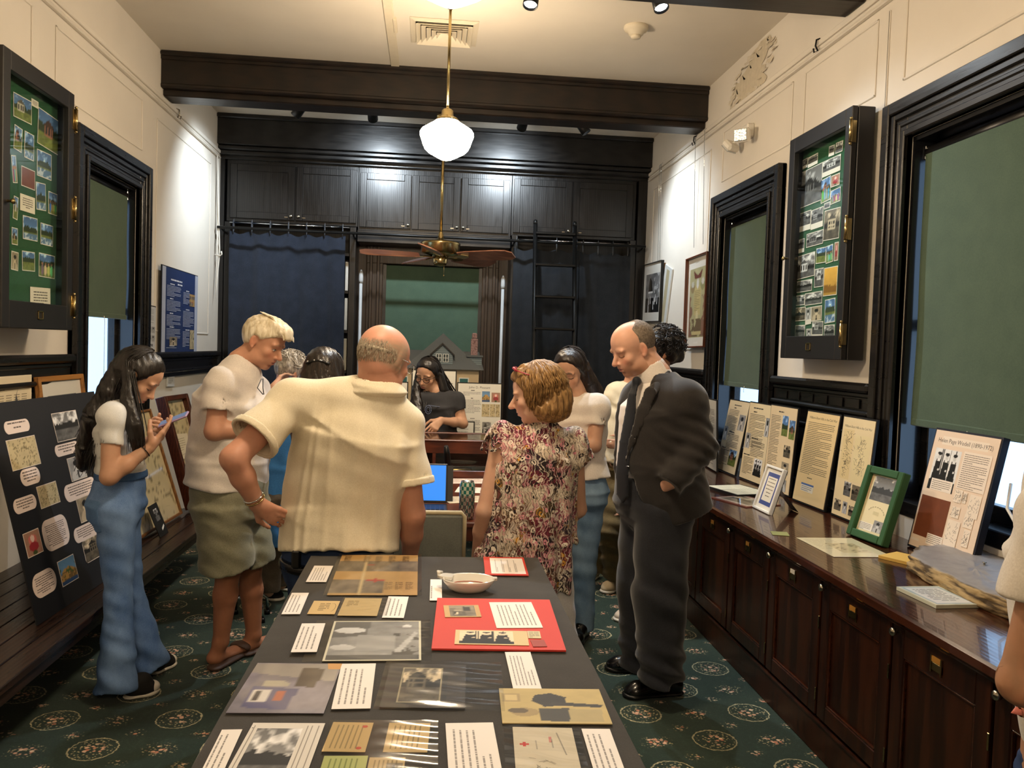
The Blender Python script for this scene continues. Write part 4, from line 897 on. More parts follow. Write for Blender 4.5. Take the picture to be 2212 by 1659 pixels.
# tri-fold board
bl, br, tl = leanp((78, 1352), (228, 1253), (0, 1030), BZ); e = (br - bl).normalized(); upv = (tl - bl).normalized(); H = .93
fr = frame(bl, e, upv); d = Doc('poster_board', 1.02, H, fr, t=.006, col='10131b')
PC = 'f3e2da'
def onboard(px, py):
 nrm = e.cross(upv); q = ray(px, py); t = (bl - EYE).dot(nrm) / q.dot(nrm); w = EYE + q * t - bl; return w.dot(e), w.dot(upv)
S = 796 / 240
def bub(x0, y0, x1, y1, kind, rad=.05, seed=1, name=None, n=4):
 cx, cy = (x0 + x1) / 2, (y0 + y1) / 2
 a = onboard(x0 / S, 860 + cy / S); b_ = onboard(x1 / S, 860 + cy / S); c_ = onboard(cx / S, 860 + y0 / S); d_ = onboard(cx / S, 860 + y1 / S); m = onboard(cx / S, 860 + cy / S)
 w = abs(b_[0] - a[0]); h = abs(c_[1] - d_[1]); X, Y = m[0] - w / 2, m[1] - h / 2
 if kind == 'text': k = d.sub('caption', X, Y, w, h, PC, radius=rad); k.lines(w * .12, h * (.8 - .1 / n), w * .76, n, h * .72 / n, min(.006, h * .3 / n), '6d615c', center=True)
 else: k = d.sub('photo', X, Y, w, h, 'e9ddd2', radius=rad); k.pic(.003, .003, w - .006, h - .006, kind, seed, 24)
bub(18, 158, 205, 252, 'text', .06, n=2); bub(52, 280, 268, 505, 'map', 0, 2); bub(134, 500, 280, 625, 'text', .07, n=4); bub(262, 610, 412, 778, 'map', 0, 5); bub(82, 705, 256, 818, 'text', .06, n=4)
bub(294, 845, 488, 1085, 'text', .05, n=12); bub(165, 945, 288, 1135, 'flower', 0, 3); bub(412, 1135, 542, 1335, 'rocks', 0, 4); bub(217, 1230, 402, 1420, 'text', .06, n=8)
bub(378, 95, 560, 305, 'scene_bw', 0, 6); bub(382, 322, 560, 408, 'text', .06, n=3); bub(483, 415, 602, 590, 'portrait_bw', 0, 7); bub(448, 590, 690, 718, 'text', .06, n=5); bub(548, 700, 660, 885, 'portrait_sepia', 0, 8); bub(515, 900, 700, 1015, 'text', .06, n=5); bub(585, 985, 740, 1160, 'house_sepia', .02, 9)
d.rect(.30, .0, .003, H, '05070a'); d.rect(.72, .0, .003, H, '05070a')
d.build('large black poster board with pink caption bubbles leaning on the left bench', 'poster board')
# pale printed document on the wall behind it
d = Doc('document', .62, .30, frame(Vector((XL + .03, 4.05, 1.06)), (0, 1, 0), (0, 0, 1)), t=.006, col='efe0c0'); d.rect(.01, .01, .6, .28, 'eddcb8')
for k in range(7): d.lines(.03 + k * .08, .2, .06, 14, .0125, .004, '9c8c6c', words=False)
d.lines(.02, .25, .58, 2, .02, .006, 'a08f70'); d.line(.02, .225, .6, .225, .0015, '9c8c6c'); d.poly([(.44, .1), (.47, .17), (.455, .2), (.475, .24), (.45, .2), (.44, .16)], '5d5a58'); d.poly([(.43, .07), (.48, .08), (.49, .11), (.45, .12)], '6a6866')
d.build('wide cream newspaper document on the left wall above the black poster board', 'document')
def framed(doc, rim, depth, mat, name='frame', inner='e8e0d0'):
 """four mitre-look rails around a print, in the print's own frame"""
 b = MB(doc.fr); w, h = doc.w, doc.h
 for (x0, y0, x1, y1) in ((-rim, -rim, 0, h + rim), (w, -rim, w + rim, h + rim), (0, -rim, w, 0), (0, h, w, h + rim)): b.box((x0, y0, -depth * .4), (x1, y1, depth * .6), bev=min(.004, rim * .2))
 return b
# oak-framed picture on the bench, left of the girl
d = lean('picture', (172, 1150), (250, 1110), (163, 828), BZ, t=.003, col='e6e2da', mat=FRAMED);
d = Doc('picture', .50, .60, frame(Vector((XL + .12, 4.72, .72)), Vector((0.02, 1, 0)), Vector((-.12, 0, 1))), t=.003, col='e9e4d8', mat=FRAMED); d.pic(.07, .06, .36, .46, 'scene_bw', 12, 30)
r = empty('framed_picture', d.fr.translation, 'golden oak picture frame behind the girl with the phone, against the left window', 'framed picture'); framed(d, .03, .03, None).build('frame', GOLDW, r); d.parent = r; d.build()
b = MB(d.fr); b.box((-.03, -.03, -.016), (d.w + .03, d.h + .03, -.012)); b.build('backing', BLKP, r)
b = MB(); b.box((XL + .036, 4.70, BZ), (XL + .33, 5.3, .66), bev=.01); tobj(b, 'storage_box', BLKP, 'black box on the bench under the golden oak picture frame', 'box')
# framed street map and tall framed survey
ZU_ = Vector((0, 0, 1))
def bigframe(BL, BR, TL, mat, rim, dep, label, painter, wmin=None, hh=None, wmul=1):
 bl, br, tl = leanp(BL, BR, TL, BZ); e = (br - bl).normalized(); up = (tl - bl).normalized(); h = hh or (tl - bl).length; w = (wmin or (br - bl).length)
 bl2 = bl + up * (rim + .006) + e * rim + ZU_ * (dep * .18); d = Doc('print', w - 2 * rim, h - 2 * rim, frame(bl2, e, up), t=.002, col='d9cfb4', mat=FRAMED); painter(d)
 r = empty('framed_picture', bl, label, 'framed picture'); framed(d, rim, dep, None).build('frame', mat, r); d.parent = r; d.build(); b = MB(d.fr); b.box((-.005, -.005, -.014), (d.w + .005, d.h + .005, -.01)); b.build('backing', GOLDW, r)
def pmap(d):
 d.pic(.0, .0, d.w, d.h, 'map', 21, 40); rs = random.Random(3)
 for k in range(46): x, y = rs.uniform(.02, d.w - .1), rs.uniform(.02, d.h - .05); a = rs.uniform(-.5, 2.2); l = rs.uniform(.04, .2); x1, y1 = min(max(x + l * math.cos(a), .01), d.w - .01), min(max(y + l * math.sin(a), .01), d.h - .01); d.line(x, y, x1, y1, .0018, 'a2977a')
 d.poly([(.1, .42), (.2, .40), (.3, .28), (.36, .30), (.30, .22), (.2, .3), (.1, .32)] if d.w > .4 else [(.02, .42), (.1, .40), (.16, .28), (.1, .25), (.02, .3)], 'f0ead8')
bigframe((268, 1190), (403, 1106), (198, 965), wood('light_oak_frame', '6a4420', '8f6232', 1, .4), .016, .03, 'wood-framed faded street map leaning on the bench beside the small black mat', pmap, 0.98, .74)
def psurv(d):
 d.pic(.0, .0, d.w, d.h, 'map', 33, 34); d.rect(.0, .0, .006, d.h, 'efe4c8'); d.rect(0, d.h - .008, d.w, .008, 'efe4c8'); d.rect(d.w - .006, 0, .006, d.h, 'efe4c8')
 d.poly([(.02, d.h * .42), (.22, d.h * .44), (.26, d.h * .66), (.05, d.h * .68)], 'e6dcc4'); d.line(.05, d.h * .46, .18, d.h * .48, .002, '8d8062'); d.lines(.07, d.h * .62, .12, 6, .016, .004, 'a09474')
 for k in range(7): d.line(.03 + .03 * k, .1 + .05 * k, .2 + .03 * (k % 3), .12 + .04 * k, .0012, '8f8568')
bigframe((409, 1107), (440, 1092), (339, 851), wood('dark_frame', '3a180c', '54261360'[:6], 1, .35), .035, .07, 'tall dark red-brown framed old survey leaning against the left wall behind the map', psurv, .40, .80)
# small black mat with a mounted photo, and a white card standing beside it
d = lean('mounted_photo', (345, 1163), (373, 1142), (321, 1104), BZ, t=.004, col='0c0c0d'); d.w = .155; d.h = .2
d = Doc('mounted_photo', .165, .20, d.fr, t=.004, col='0c0c0d'); d.pic(.055, .095, .07, .075, 'house_bw', 4, 20); d.poly([(.085, .045), (.115, .055), (.14, .062), (.14, .05), (.115, .038), (.085, .03)], 'f0efe9')
d.build('small black mat with a tiny house photo standing on the left bench', 'photo mount')
# things pinned or standing at the left wall beyond the window
def board(TL, TR, BL, x, name, col, label, cat, paint, rimcol='0e0e10', rim=.008, tilt=0, mat=None):
 d = rect3(onx(*TL, x), onx(*TR, x), onx(*BL, x), name, col=col, t=.003, mat=mat or GLOSSP); paint(d); bk = backing(d, .008, rimcol, rim); o = d.build(label, cat); bk.parent = o; bk.build(); return o
def pblue(d):
 w, h = d.w, d.h; d.rect(0, 0, w * .09, h, 'c8cfe2'); d.rect(w * .91, 0, w * .09, h, 'c8cfe2'); W = 'c9d2e6'
 d.lines(w * .22, h * .86, w * .6, 1, .02, h * .018, 'e8ecf6'); d.lines(w * .4, h * .82, w * .2, 1, .02, h * .018, 'e8ecf6')
 for (x, y, n, ww) in ((.12, .79, 8, .38), (.12, .62, 8, .38), (.12, .45, 8, .38), (.12, .29, 8, .38), (.56, .75, 9, .2), (.56, .52, 12, .33), (.56, .27, 12, .2), (.12, .07, 1, .4)):
  d.lines(w * (x + .08), h * (y + .02), w * .2, 1, .02, h * .013, 'e4e9f5'); d.lines(w * x, h * y, w * ww, n, h * .0165, h * .006, W)
 d.pic(w * .74, h * .6, w * .16, h * .15, 'newsprint', 3, 16); d.pic(w * .77, h * .06, w * .13, h * .24, 'map', 4, 12); d.pic(w * .2, h * .1, w * .2, h * .1, 'portrait_sepia', 4, 14)
board((345, 572), (423, 597), (347, 765), XL + .035, 'poster', '263a6e', 'blue and white research poster on the rail at the far left wall', 'poster', pblue)
def pwhite(d):
 w, h = d.w, d.h; d.lines(w * .15, h * .93, w * .7, 12, h * .03, h * .009, '8d8d90')
 for i in range(3):
  for j in range(2): d.pic(w * (.08 + .3 * i), h * (.36 - .2 * j) + .04 * h, w * .24, h * .14, 'portrait_bw', i + 3 * j, 10)
 d.lines(w * .2, h * .12, w * .6, 3, h * .03, h * .02, '333333')
board((307, 658), (332, 664), (309, 755), XL + .03, 'poster', 'e6e8ea', 'white sheet with six small dark portraits left of the blue poster', 'poster', pwhite)
board((361, 810), (376, 810), (361, 835), XL + .012, 'wall_card', 'eef0ef', 'small white wall label under the black rail', 'label', lambda d: d.lines(d.w * .2, d.h * .7, d.w * .6, 6, d.h * .09, d.h * .03, '77797c'), 'c9cbc8', .002)
# right wall pictures
def frameR(TL, TR, BL, x, mat, rim, dep, paint, label, name='framed_picture'):
 d = rect3(onx(*TL, x), onx(*TR, x), onx(*BL, x), 'print', col='eeebe2', t=.002, mat=FRAMED); paint(d); r = empty(name, d.fr.translation, label, 'framed picture'); framed(d, rim, dep, None).build('frame', mat, r); d.parent = r; d.build(); b = MB(d.fr); b.box((-.004, -.004, -dep * .4), (d.w + .004, d.h + .004, -dep * .3)); b.build('backing', GOLDW, r); return r
def pbw(d): w, h = d.w, d.h; d.pic(w * .13, h * .15, w * .77, h * .67, 'steps_bw', 5, 48)
r = frameR((1384, 582), (1421, 572), (1388, 694), XR - .03, BLKMET, .006, .03, pbw, 'black and white photograph of a porch with white posts, hung on the right wall')
board((1423, 572), (1437, 583), (1423, 694), XR - .012, 'mount_card', 'e4e6e2', 'white mat board edge just right of the black and white photograph', 'mat board', lambda d: d.rect(d.w * .3, .03, d.w * .4, d.h - .06, 'c3b795'), 'd5d7d3', .002)
def pcert(d): w, h = d.w, d.h; d.rect(w * .1, h * .1, w * .8, h * .78, 'b9b489'); d.pic(w * .115, h * .11, w * .77, h * .76, 'crest', 5, 60); d.lines(w * .36, h * .62, w * .28, 12, h * .02, h * .005, '7d7455'); d.rect(w * .38, h * .03, w * .22, h * .02, 'f6f4ee'); d.lines(w * .35, h * .94, w * .3, 1, .01, h * .006, 'a29c86')
frameR((1483, 566), (1526, 550), (1482, 749), XR - .045, wood('walnut_frame', '3e1d0c', '6b3517', 2, .35), .012, .05, pcert, 'tall walnut framed illustrated certificate with two oval scenes on the right wall')
b = MB(); b.box((XR - .02, 6.13 * 1.0976 - .28, 1.75), (XR - .005, 6.13 * 1.0976 - .06, 2.36), bev=.003); tobj(b, 'wooden_plank', GOLDW, 'brown wooden panel edge showing behind the framed certificate', 'panel')
board((1464, 724), (1478, 722), (1464, 760), XR - .01, 'wall_card', 'e8ecec', 'pale printed label on the right wall left of the certificate', 'label', lambda d: d.lines(d.w * .15, d.h * .85, d.w * .7, 9, d.h * .085, d.h * .03, 'a9b2b8'), 'c9cbc8', .002)
# ================================================================ RIGHT WORKTOP: LEANING PANELS
def easel(d, mat, r_name='strut'):
 b = MB(d.fr); b.add([(d.w * .4, d.h * .7, -.012), (d.w * .6, d.h * .7, -.012), (d.w * .6, d.h * .5, -.012)], [(0, 1, 2), (2, 1, 0)]); return b
def panel(BL, BR, TL, label, paint, col='efdcb6', rim=.008, thick=.012, rimcol='0c0c0e', mat=None, wh=None, cat='poster', name='exhibit_poster', push=0):
 bl, br, tl = leanp(BL, BR, TL, CZ); e = (br - bl).normalized(); up = (tl - bl).normalized(); w, h = (br - bl).length, (tl - bl).length
 if wh: w, h = wh[0] or w, wh[1] or h
 bl = bl + up * (rim + thick * up.dot(Vector((e.y, -e.x, 0)).normalized()) * 0) + Vector((0, 0, .004)) + Vector((-1, 0, 0)) * push
 d = Doc(name, w, h, frame(bl, e, up), t=.002, col=col, mat=mat or GLOSSP); paint(d); o = d.build(label, cat); bk = backing(d, thick, rimcol, rim); bk.parent = o; bk.build(); return d
def page(title, pics, blocks, heads=()):
 def f(d):
  w, h = d.w, d.h
  if title: d.text(title, w * .5, h * .925, w * .052, '3c3833')
  for (x, y, s_) in heads: d.lines(w * x, h * y, w * s_, 1, .01, h * .014, '3c3833')
  for (x, y, ww, n, lh) in blocks: d.lines(w * x, h * y, w * ww, n, h * lh, h * lh * .36, '6b645a')
  for (x, y, ww, hh, k, sd) in pics: d.pic(w * x, h * y, w * ww, h * hh, k, sd, 26)
 return f
panel((1500, 994), (1547, 1022), (1500, 858), 'white two-photo panel furthest along the worktop, just right of the suit jacket', page(None, [(.42, .55, .2, .28, 'portrait_bw', 2), (.62, .36, .2, .18, 'portrait_sepia', 3)], [(.1, .88, .3, 12, .022), (.66, .86, .28, 14, .022), (.1, .55, .45, 8, .022), (.45, .3, .45, 12, .022)], [(.35, .93, .35), (.45, .33, .35)]), 'eeeadd')
panel((1546, 1013), (1586, 1030), (1578, 867), 'first cream poster of the trio, with a white-shirted portrait and a blue house photo', page(None, [(.66, .6, .3, .22, 'portrait', 4), (.02, .42, .2, .2, 'portrait_bw', 5), (.55, .1, .36, .22, 'house', 6)], [(.08, .86, .52, 18, .021), (.26, .52, .6, 12, .021), (.08, .28, .44, 12, .019)], [(.28, .93, .5), (.3, .89, .2), (.3, .55, .4), (.1, .31, .4)]), 'f0e0be')
panel((1597, 1033), (1645, 1052), (1621, 873), 'middle cream panel of the trio, with green reflection streaks and three small dark photos', page(None, [(.8, .6, .16, .24, 'portrait_bw', 6), (.04, .4, .2, .2, 'portrait_bw', 7), (.56, .08, .34, .22, 'group_bw', 8)], [(.08, .85, .7, 22, .02), (.32, .5, .6, 10, .02), (.08, .28, .44, 12, .019)], [(.2, .93, .6), (.22, .88, .25), (.3, .54, .4), (.05, .31, .45)]), 'efdcb4')
panel((1648, 1053), (1703, 1075), (1667, 879), 'rightmost cream panel of the trio, its right column filled with four small pictures', page('', [(.5, .66, .22, .24, 'scene', 7), (.78, .64, .2, .22, 'house', 8), (.66, .42, .24, .14, 'house_sepia', 9), (.64, .22, .26, .14, 'portrait_sepia', 10), (.66, .02, .22, .14, 'portrait_bw', 11)], [(.06, .88, .38, 32, .019), (.06, .2, .45, 6, .019)], [(.32, .93, .3), (.08, .25, .3)]), 'edd6ae')
panel((1712, 1081), (1778, 1107), (1746, 893), 'tan text-only Civil War poster with a small blue and white box near its foot', lambda d: (d.text('Millburn-Short Hills in the Civil War', d.w * .52, d.h * .925, d.w * .058, '4a443a'), d.lines(d.w * .08, d.h * .88, d.w * .84, 30, d.h * .0195, d.h * .007, '6e6553'), d.lines(d.w * .35, d.h * .27, d.w * .3, 1, .01, d.h * .01, '6e6553'), d.rect(d.w * .2, d.h * .12, d.w * .4, d.h * .09, 'efe6cf'), d.rect(d.w * .2, d.h * .19, d.w * .4, d.h * .02, '4f6ea8'), d.lines(d.w * .22, d.h * .17, d.w * .34, 3, d.h * .02, d.h * .007, '6b7890')), 'ecd09a', rim=.009)
def pcw(d):
 w, h = d.w, d.h; d.text('Millburn-Short Hills in the Civil War', w * .5, h * .90, w * .058, '4a443a'); d.rect(w * .06, h * .38, w * .34, h * .5, 'ecd5a0'); d.rect(w * .45, h * .38, w * .48, h * .46, 'f0dfae')
 rs = random.Random(5)
 for k in range(90): x, y = rs.gauss(.22, .06), rs.uniform(.42, .86); a = rs.uniform(-.9, .9); l = rs.uniform(.03, .08); d.line(w * x, h * y, w * (x + l * math.cos(a)), h * y + w * l * math.sin(a), .0018, '4d4a44')
 for k in range(90): x, y = rs.gauss(.68, .08), rs.uniform(.46, .8); a = rs.uniform(-3, 3); l = rs.uniform(.03, .08); d.line(w * x, h * y, w * (x + l * math.cos(a)), h * y + w * l * math.sin(a), .0018, '55514a')
 for (x, y, ww, hh, k, sd) in ((.3, .22, .22, .14, 'house_bw', 4), (.56, .2, .3, .15, 'house_sepia', 5), (.06, .05, .22, .11, 'house_sepia', 6), (.34, .04, .14, .12, 'portrait_bw', 7), (.54, .04, .22, .1, 'scene_sepia', 8)): d.pic(w * x, h * y, w * ww, h * hh, k, sd, 20)
panel((1796, 1113), (1862, 1140), (1824, 905), 'tan Civil War panel with tangled map drawings, partly behind the green frame', pcw, 'f0dcb0', rim=.009)
def phelen(d):
 w, h = d.w, d.h; d.rect(w * .14, h * .885, w * .72, h * .07, 'f8e9d8'); d.text('Helen Page Wodell (1890-1972)', w * .5, h * .903, w * .066, '57504a')
 d.pic(w * .07, h * .52, w * .42, h * .33, 'group_bw', 3, 60); d.rect(w * .07, h * .5, w * .42, h * .02, '161414'); d.rect(w * .12, h * .5, w * .35, h * .095, 'f8ede0'); d.lines(w * .14, h * .575, w * .31, 5, h * .016, h * .005, '7b7064')
 d.pic(w * .03, h * .1, w * .48, h * .34, 'mono', 3, 30); d.rect(w * .27, h * .055, w * .26, h * .09, 'f8ede0'); d.lines(w * .28, h * .13, w * .23, 5, h * .015, h * .005, '7b7064'); d.rect(w * .02, h * .05, w * .14, h * .02, 'f4e6d8')
 d.rect(w * .53, h * .56, w * .42, h * .3, 'f8eadb'); d.lines(w * .55, h * .835, w * .38, 17, h * .0165, h * .0052, '7b7064')
 rs = random.Random(2)
 for (cx, cy, ww, hh) in ((.6, .5, .1, .07), (.70, .5, .05, .06), (.86, .45, .14, .12), (.62, .37, .1, .06), (.84, .33, .12, .07), (.64, .2, .16, .14), (.86, .2, .08, .09)):
  d.rect(w * (cx - ww * .6), h * (cy - hh * .75), w * ww * 1.2, h * hh * 1.5, 'f8ead9')
  for k in range(26): x, y = w * (cx + rs.uniform(-.5, .5) * ww), h * (cy + rs.uniform(-.5, .5) * hh); a = rs.uniform(0, 6); l = rs.uniform(.006, .016); d.line(x, y, x + l * math.cos(a), y + l * math.sin(a), .0013, '6a6058')
 d.rect(w * .56, h * .015, w * .3, h * .08, 'f6e7d8'); d.lines(w * .57, h * .08, w * .28, 4, h * .018, h * .005, '7b7064')
panel((1962, 1181), (2093, 1233), (2024, 934), 'large beige history panel headed Helen Page Wodell with a photo of three women in black', phelen, 'f2dcc6', rim=.009, thick=.03, rimcol='141a2c', mat=printm('matte_panel', .7))
# white tabletop frame, green mat frame
bl, br, tl = leanp((1629, 1096), (1662, 1112), (1656, 1018), CZ); e = (br - bl).normalized(); up = (tl - bl).normalized()
d = Doc('print', .19, .22, frame(bl + up * .012 + e * .012, e, up), t=.002, col='f1ece0', mat=FRAMED); w, h = d.w, d.h; d.rect(w * .13, h * .1, w * .74, h * .8, '2b478f'); d.rect(w * .2, h * .2, w * .6, h * .6, 'efe8d6')
d.lines(w * .26, h * .74, w * .48, 6, h * .085, h * .02, '6a6458', center=True)
r = empty('framed_photo', bl, 'white tabletop frame with a navy-bordered notice standing on the worktop', 'framed photo'); framed(d, .013, .022, None).build('frame', plain('white_frame', 'e9e7e0', .35), r); d.parent = r; d.build()
bb = MB(d.fr); bb.box((-.01, -.01, -.012), (d.w + .01, d.h + .01, -.008)); bb.build('backing', BLKP, r)
nrm = e.cross(up).normalized(); mid = bl + e * .10 + up * .17; ft = Vector((mid.x, mid.y, CZ)) - nrm * .14; ft.z = CZ + .002; b = MB(); b.add([tuple(mid + e * .03), tuple(mid - e * .03), tuple(ft - e * .045), tuple(ft + e * .045)], [(0, 1, 2, 3), (3, 2, 1, 0)]); b.build('strut', BLKP, r)
bl, br, tl = leanp((1835, 1155), (1905, 1181), (1880, 1013), CZ); e = (br - bl).normalized(); up = (tl - bl).normalized(); w = .26; h = .335
d = Doc('print', w - .07, h - .07, frame(bl + up * .037 + e * .035, e, up), t=.002, col='efe2b8', mat=FRAMED); W, H_ = d.w, d.h; d.pic(W * .12, H_ * .56, W * .86, H_ * .42, 'scene_bw', 13, 34); d.rect(0, H_ * .55, W * .06, H_ * .45, 'e9c9a2'); d.pic(W * .55, H_ * .04, W * .32, H_ * .2, 'portrait_bw', 5, 16); d.rect(W * .03, H_ * .03, W * .52, H_ * .13, 'f7f1e6'); d.lines(W * .06, H_ * .135, W * .45, 5, H_ * .024, H_ * .009, '7b7468'); d.rect(W * .42, H_ * .32, W * .2, H_ * .06, 'd9cda0')
for k in range(9): a = math.radians(160 - 17 * k); x, y = W * (.52 + .3 * math.cos(a)), H_ * (.33 + .13 * math.sin(a)); d.line(x, y, x + .008 * math.sin(a), y - .008 * math.cos(a), .003, '8f8560')
r = empty('framed_photo', bl, 'thick green mat frame with two dark photos leaning in front of the Civil War panel', 'framed photo'); framed(d, .035, .04, None).build('frame', plain('green_mat', '2f5a35', .8), r); d.parent = r; d.build(); b = MB(d.fr); b.box((-.01, -.01, -.016), (d.w + .01, d.h + .01, -.012)); b.build('backing', BLKP, r)
# flat things on the worktop
def album():
 d = flat('album', [(1507, 1041), (1538, 1021), (1600, 1045), (1552, 1046)], CZ, t=.018, col='0e0e10', mat=PAPER)
 d = Doc('album', .34, .26, frame(Vector((1.70, 4.93, CZ)), Vector((.25, -1, 0)), Vector((1, .25, 0))), t=.016, col='121214'); d.rect(.012, .012, .15, .235, 'd9d8c4'); d.rect(.168, .012, .16, .235, 'd5d4bf'); d.lines(.02, .22, .13, 9, .02, .004, 'a8a692'); d.lines(.18, .22, .13, 9, .02, .004, 'a8a692'); d.build('black open album lying flat at the far end of the worktop by the suit jacket', 'album')
 d = Doc('sleeved_photo', .30, .24, frame(Vector((1.62, 4.58, CZ)), Vector((.35, -1, 0)), Vector((1, .35, 0))), t=.006, col='8a5044', mat=GLOSSP); d.rect(.015, .02, .27, .2, 'c8b7a8'); d.pic(.03, .04, .24, .16, 'scene_sepia', 6, 20); d.build('reddish-edged photo in a clear sleeve lying in front of the black album', 'photo')
album()
d = flat('map_sheet', [(1724, 1162), (1857, 1163), (1912, 1204), (1797, 1203)], CZ, t=.0012, col='dcd2ae', mat=GLOSSP); W, H_ = d.w, d.h
d.lines(.02, H_ * .9, W * .5, 8, H_ * .07, H_ * .02, 'b5ac8c'); d.pic(W * .3, H_ * .2, W * .5, H_ * .5, 'map', 8, 16); d.rect(0, 0, W, .006, 'f6f2e4'); d.build('large pale map sheet lying flat on the worktop below the green frame', 'sheet')
d = flat('envelope', [(1910, 1204), (1962, 1197), (1985, 1215), (1958, 1225)], CZ, t=.012, col='d9b35c'); d.build('yellow padded envelope lying under the stone slab corner', 'envelope')
d = flat('caption_card', [(1661, 1147), (1700, 1150), (1706, 1158), (1672, 1156)], CZ, t=.001, col='8d8f56'); d.build('small olive card near the front edge of the worktop', 'card')
pc = [onz(*q, CZ + .002) for q in ((1938, 1273), (2032, 1273), (2110, 1315), (2020, 1316))]
d = rect3(pc[3], pc[0] + (pc[3] - pc[0]) * 0, pc[2], 'framed_card') if False else flat('framed_card', [(1940, 1274), (2033, 1273), (2112, 1313), (2018, 1315)], CZ, t=.012, col='d8dcc8', mat=GLOSSP)
W, H_ = d.w, d.h; d.rect(.01, .01, W - .02, H_ - .02, 'a9c3cf'); d.rect(.018, .018, W - .036, H_ - .036, 'e6ecee'); d.lines(W * .2, H_ * .8, W * .6, 9, H_ * .075, H_ * .03, '7f8c94', center=True); d.build('pale blue framed notice lying flat in front of the stone slab', 'framed notice')
# stone slab
def slab():
 rs = np.random.RandomState(6); px = [(1953, 1208), (1960, 1240), (2010, 1265), (2045, 1277), (2130, 1312), (2185, 1330), (2230, 1300), (2240, 1245), (2190, 1232), (2140, 1212), (2095, 1198), (1995, 1198)]
 out = []; N = 8
 P = [onz(*q, CZ + .005) for q in ((1958, 1228), (2010, 1262), (2090, 1302), (2180, 1338), (2262, 1345), (2275, 1290), (2200, 1248), (2120, 1215), (2030, 1203), (1978, 1206))]
 m = sum(P, Vector()) / len(P); n = len(P); ring = []
 for i in range(n):
  for k in range(N): t = k / N; ring.append(P[i].lerp(P[(i + 1) % n], t))
 R = len(ring); vs = []; fs = []; L = 8; Hh = .062
 for j in range(L + 1):
  z = CZ + Hh * j / L
  for i, p in enumerate(ring):
   d = (p - m); d.z = 0; k = 1 + rs.uniform(-.018, .018) - .05 * (j / L) ** 2 - (.04 if j == 0 else 0) + .012 * math.sin(i * 1.3 + j * 2.1) + .012 * math.sin(i * .41 + j)
   vs.append((m.x + d.x * k, m.y + d.y * k, z + (.004 * math.sin(i * .7) if 0 < j < L else 0)))
 for j in range(L):
  for i in range(R): i2 = (i + 1) % R; fs.append((j * R + i, j * R + i2, (j + 1) * R + i2, (j + 1) * R + i))
 K = 6
 for q in range(1, K):
  for i in range(R):
   p = vs[L * R + i]; t = q / K; vs.append((p[0] + (m.x - p[0]) * t, p[1] + (m.y - p[1]) * t, CZ + Hh + .003 * math.sin(i * .5 + q * 2) + .002 * rs.rand()))
 for q in range(K - 1):
  a0 = (L + q) * R; b0 = (L + q + 1) * R
  for i in range(R): i2 = (i + 1) % R; fs.append((a0 + i, a0 + i2, b0 + i2, b0 + i))
 c = len(vs); vs.append((m.x, m.y, CZ + Hh)); b0 = (L + K - 1) * R
 for i in range(R): fs.append((b0 + i, b0 + (i + 1) % R, c))
 fs.append(list(range(R))[::-1])
 nt = NT('layered_stone'); co = nt.coord('Object', (1, 1, 1)); n1 = nt.n('TexNoise', i_Vector=nt.coord('Object', (9, 9, 70)), i_Scale=1.0, i_Detail=6.0); n2 = nt.n('TexNoise', i_Vector=co, i_Scale=22.0, i_Detail=6.0)
 r_ = nt.n('ValToRGB'); nt.l(n1.outputs[0], r_.inputs[0]); e = r_.color_ramp.elements; e[0].position = .40; e[0].color = (*lin('54442f'), 1); e[1].position = .58; e[1].color = (*lin('b89e70'), 1)
 g = nt.n('NewGeometry'); sz = nt.n('SeparateXYZ', i_0=g.outputs['Normal']); mr = nt.n('MapRange', i_0=sz.outputs[2]); mr.inputs[1].default_value = .7; mr.inputs[2].default_value = .95
 top = nt.mix(n2.outputs[0], lin('7c7878'), lin('a09c9a')); nt.set(Base_Color=nt.mix(mr.outputs[0], r_.outputs[0], top), Roughness=nt.math('MULTIPLY_ADD', mr.outputs[0], -.42, .85))
 nt.bump(nt.math('ADD', n1.outputs[0], nt.math('MULTIPLY', n2.outputs[0], .6)), .35, .008)
 o = link('stone_slab', vs, fs, nt.m, smooth=True); tag(o, 'rough-edged grey stone slab with a flat shiny top on the worktop', 'stone slab')
 p = onz(2126, 1222, CZ + Hh); b = MB(); b.lathe([(.0035, 0), (.0035, .01), (.008, .011), (.008, .013), (.001, .014)], (p.x, p.y, CZ + Hh), 10); tobj(b, 'nail', PEWTER, 'metal nail standing up in the stone slab', 'nail')
slab()
d = Doc('exhibit_poster', .36, .5, frame(Vector((2.06, 2.40, CZ + .006)), Vector((.05, -1, 0)), Vector((.12, 0, 1))), t=.002, col='f0e0cc', mat=GLOSSP); d.lines(.03, .44, .3, 20, .02, .006, '7b7064'); o = d.build('panel at the right edge beyond the person in the pale shirt', 'poster'); bk = backing(d, .012, '0c0c0e', .01); bk.parent = o; bk.build()
b = MB(); b.tube([(XR + .02, 3.02, 1.12), (XR - .02, 2.98, 1.03), (XR - .03, 2.9, .97), (XR - .03, 2.78, .935), (XR - .02, 2.68, .93)], .006, 8); b.sphere((XR - .02, 2.67, .932), .009, 10); tobj(b, 'cable', WHITEP, 'curved white cable on the window sill behind the beige history panel', 'cable')
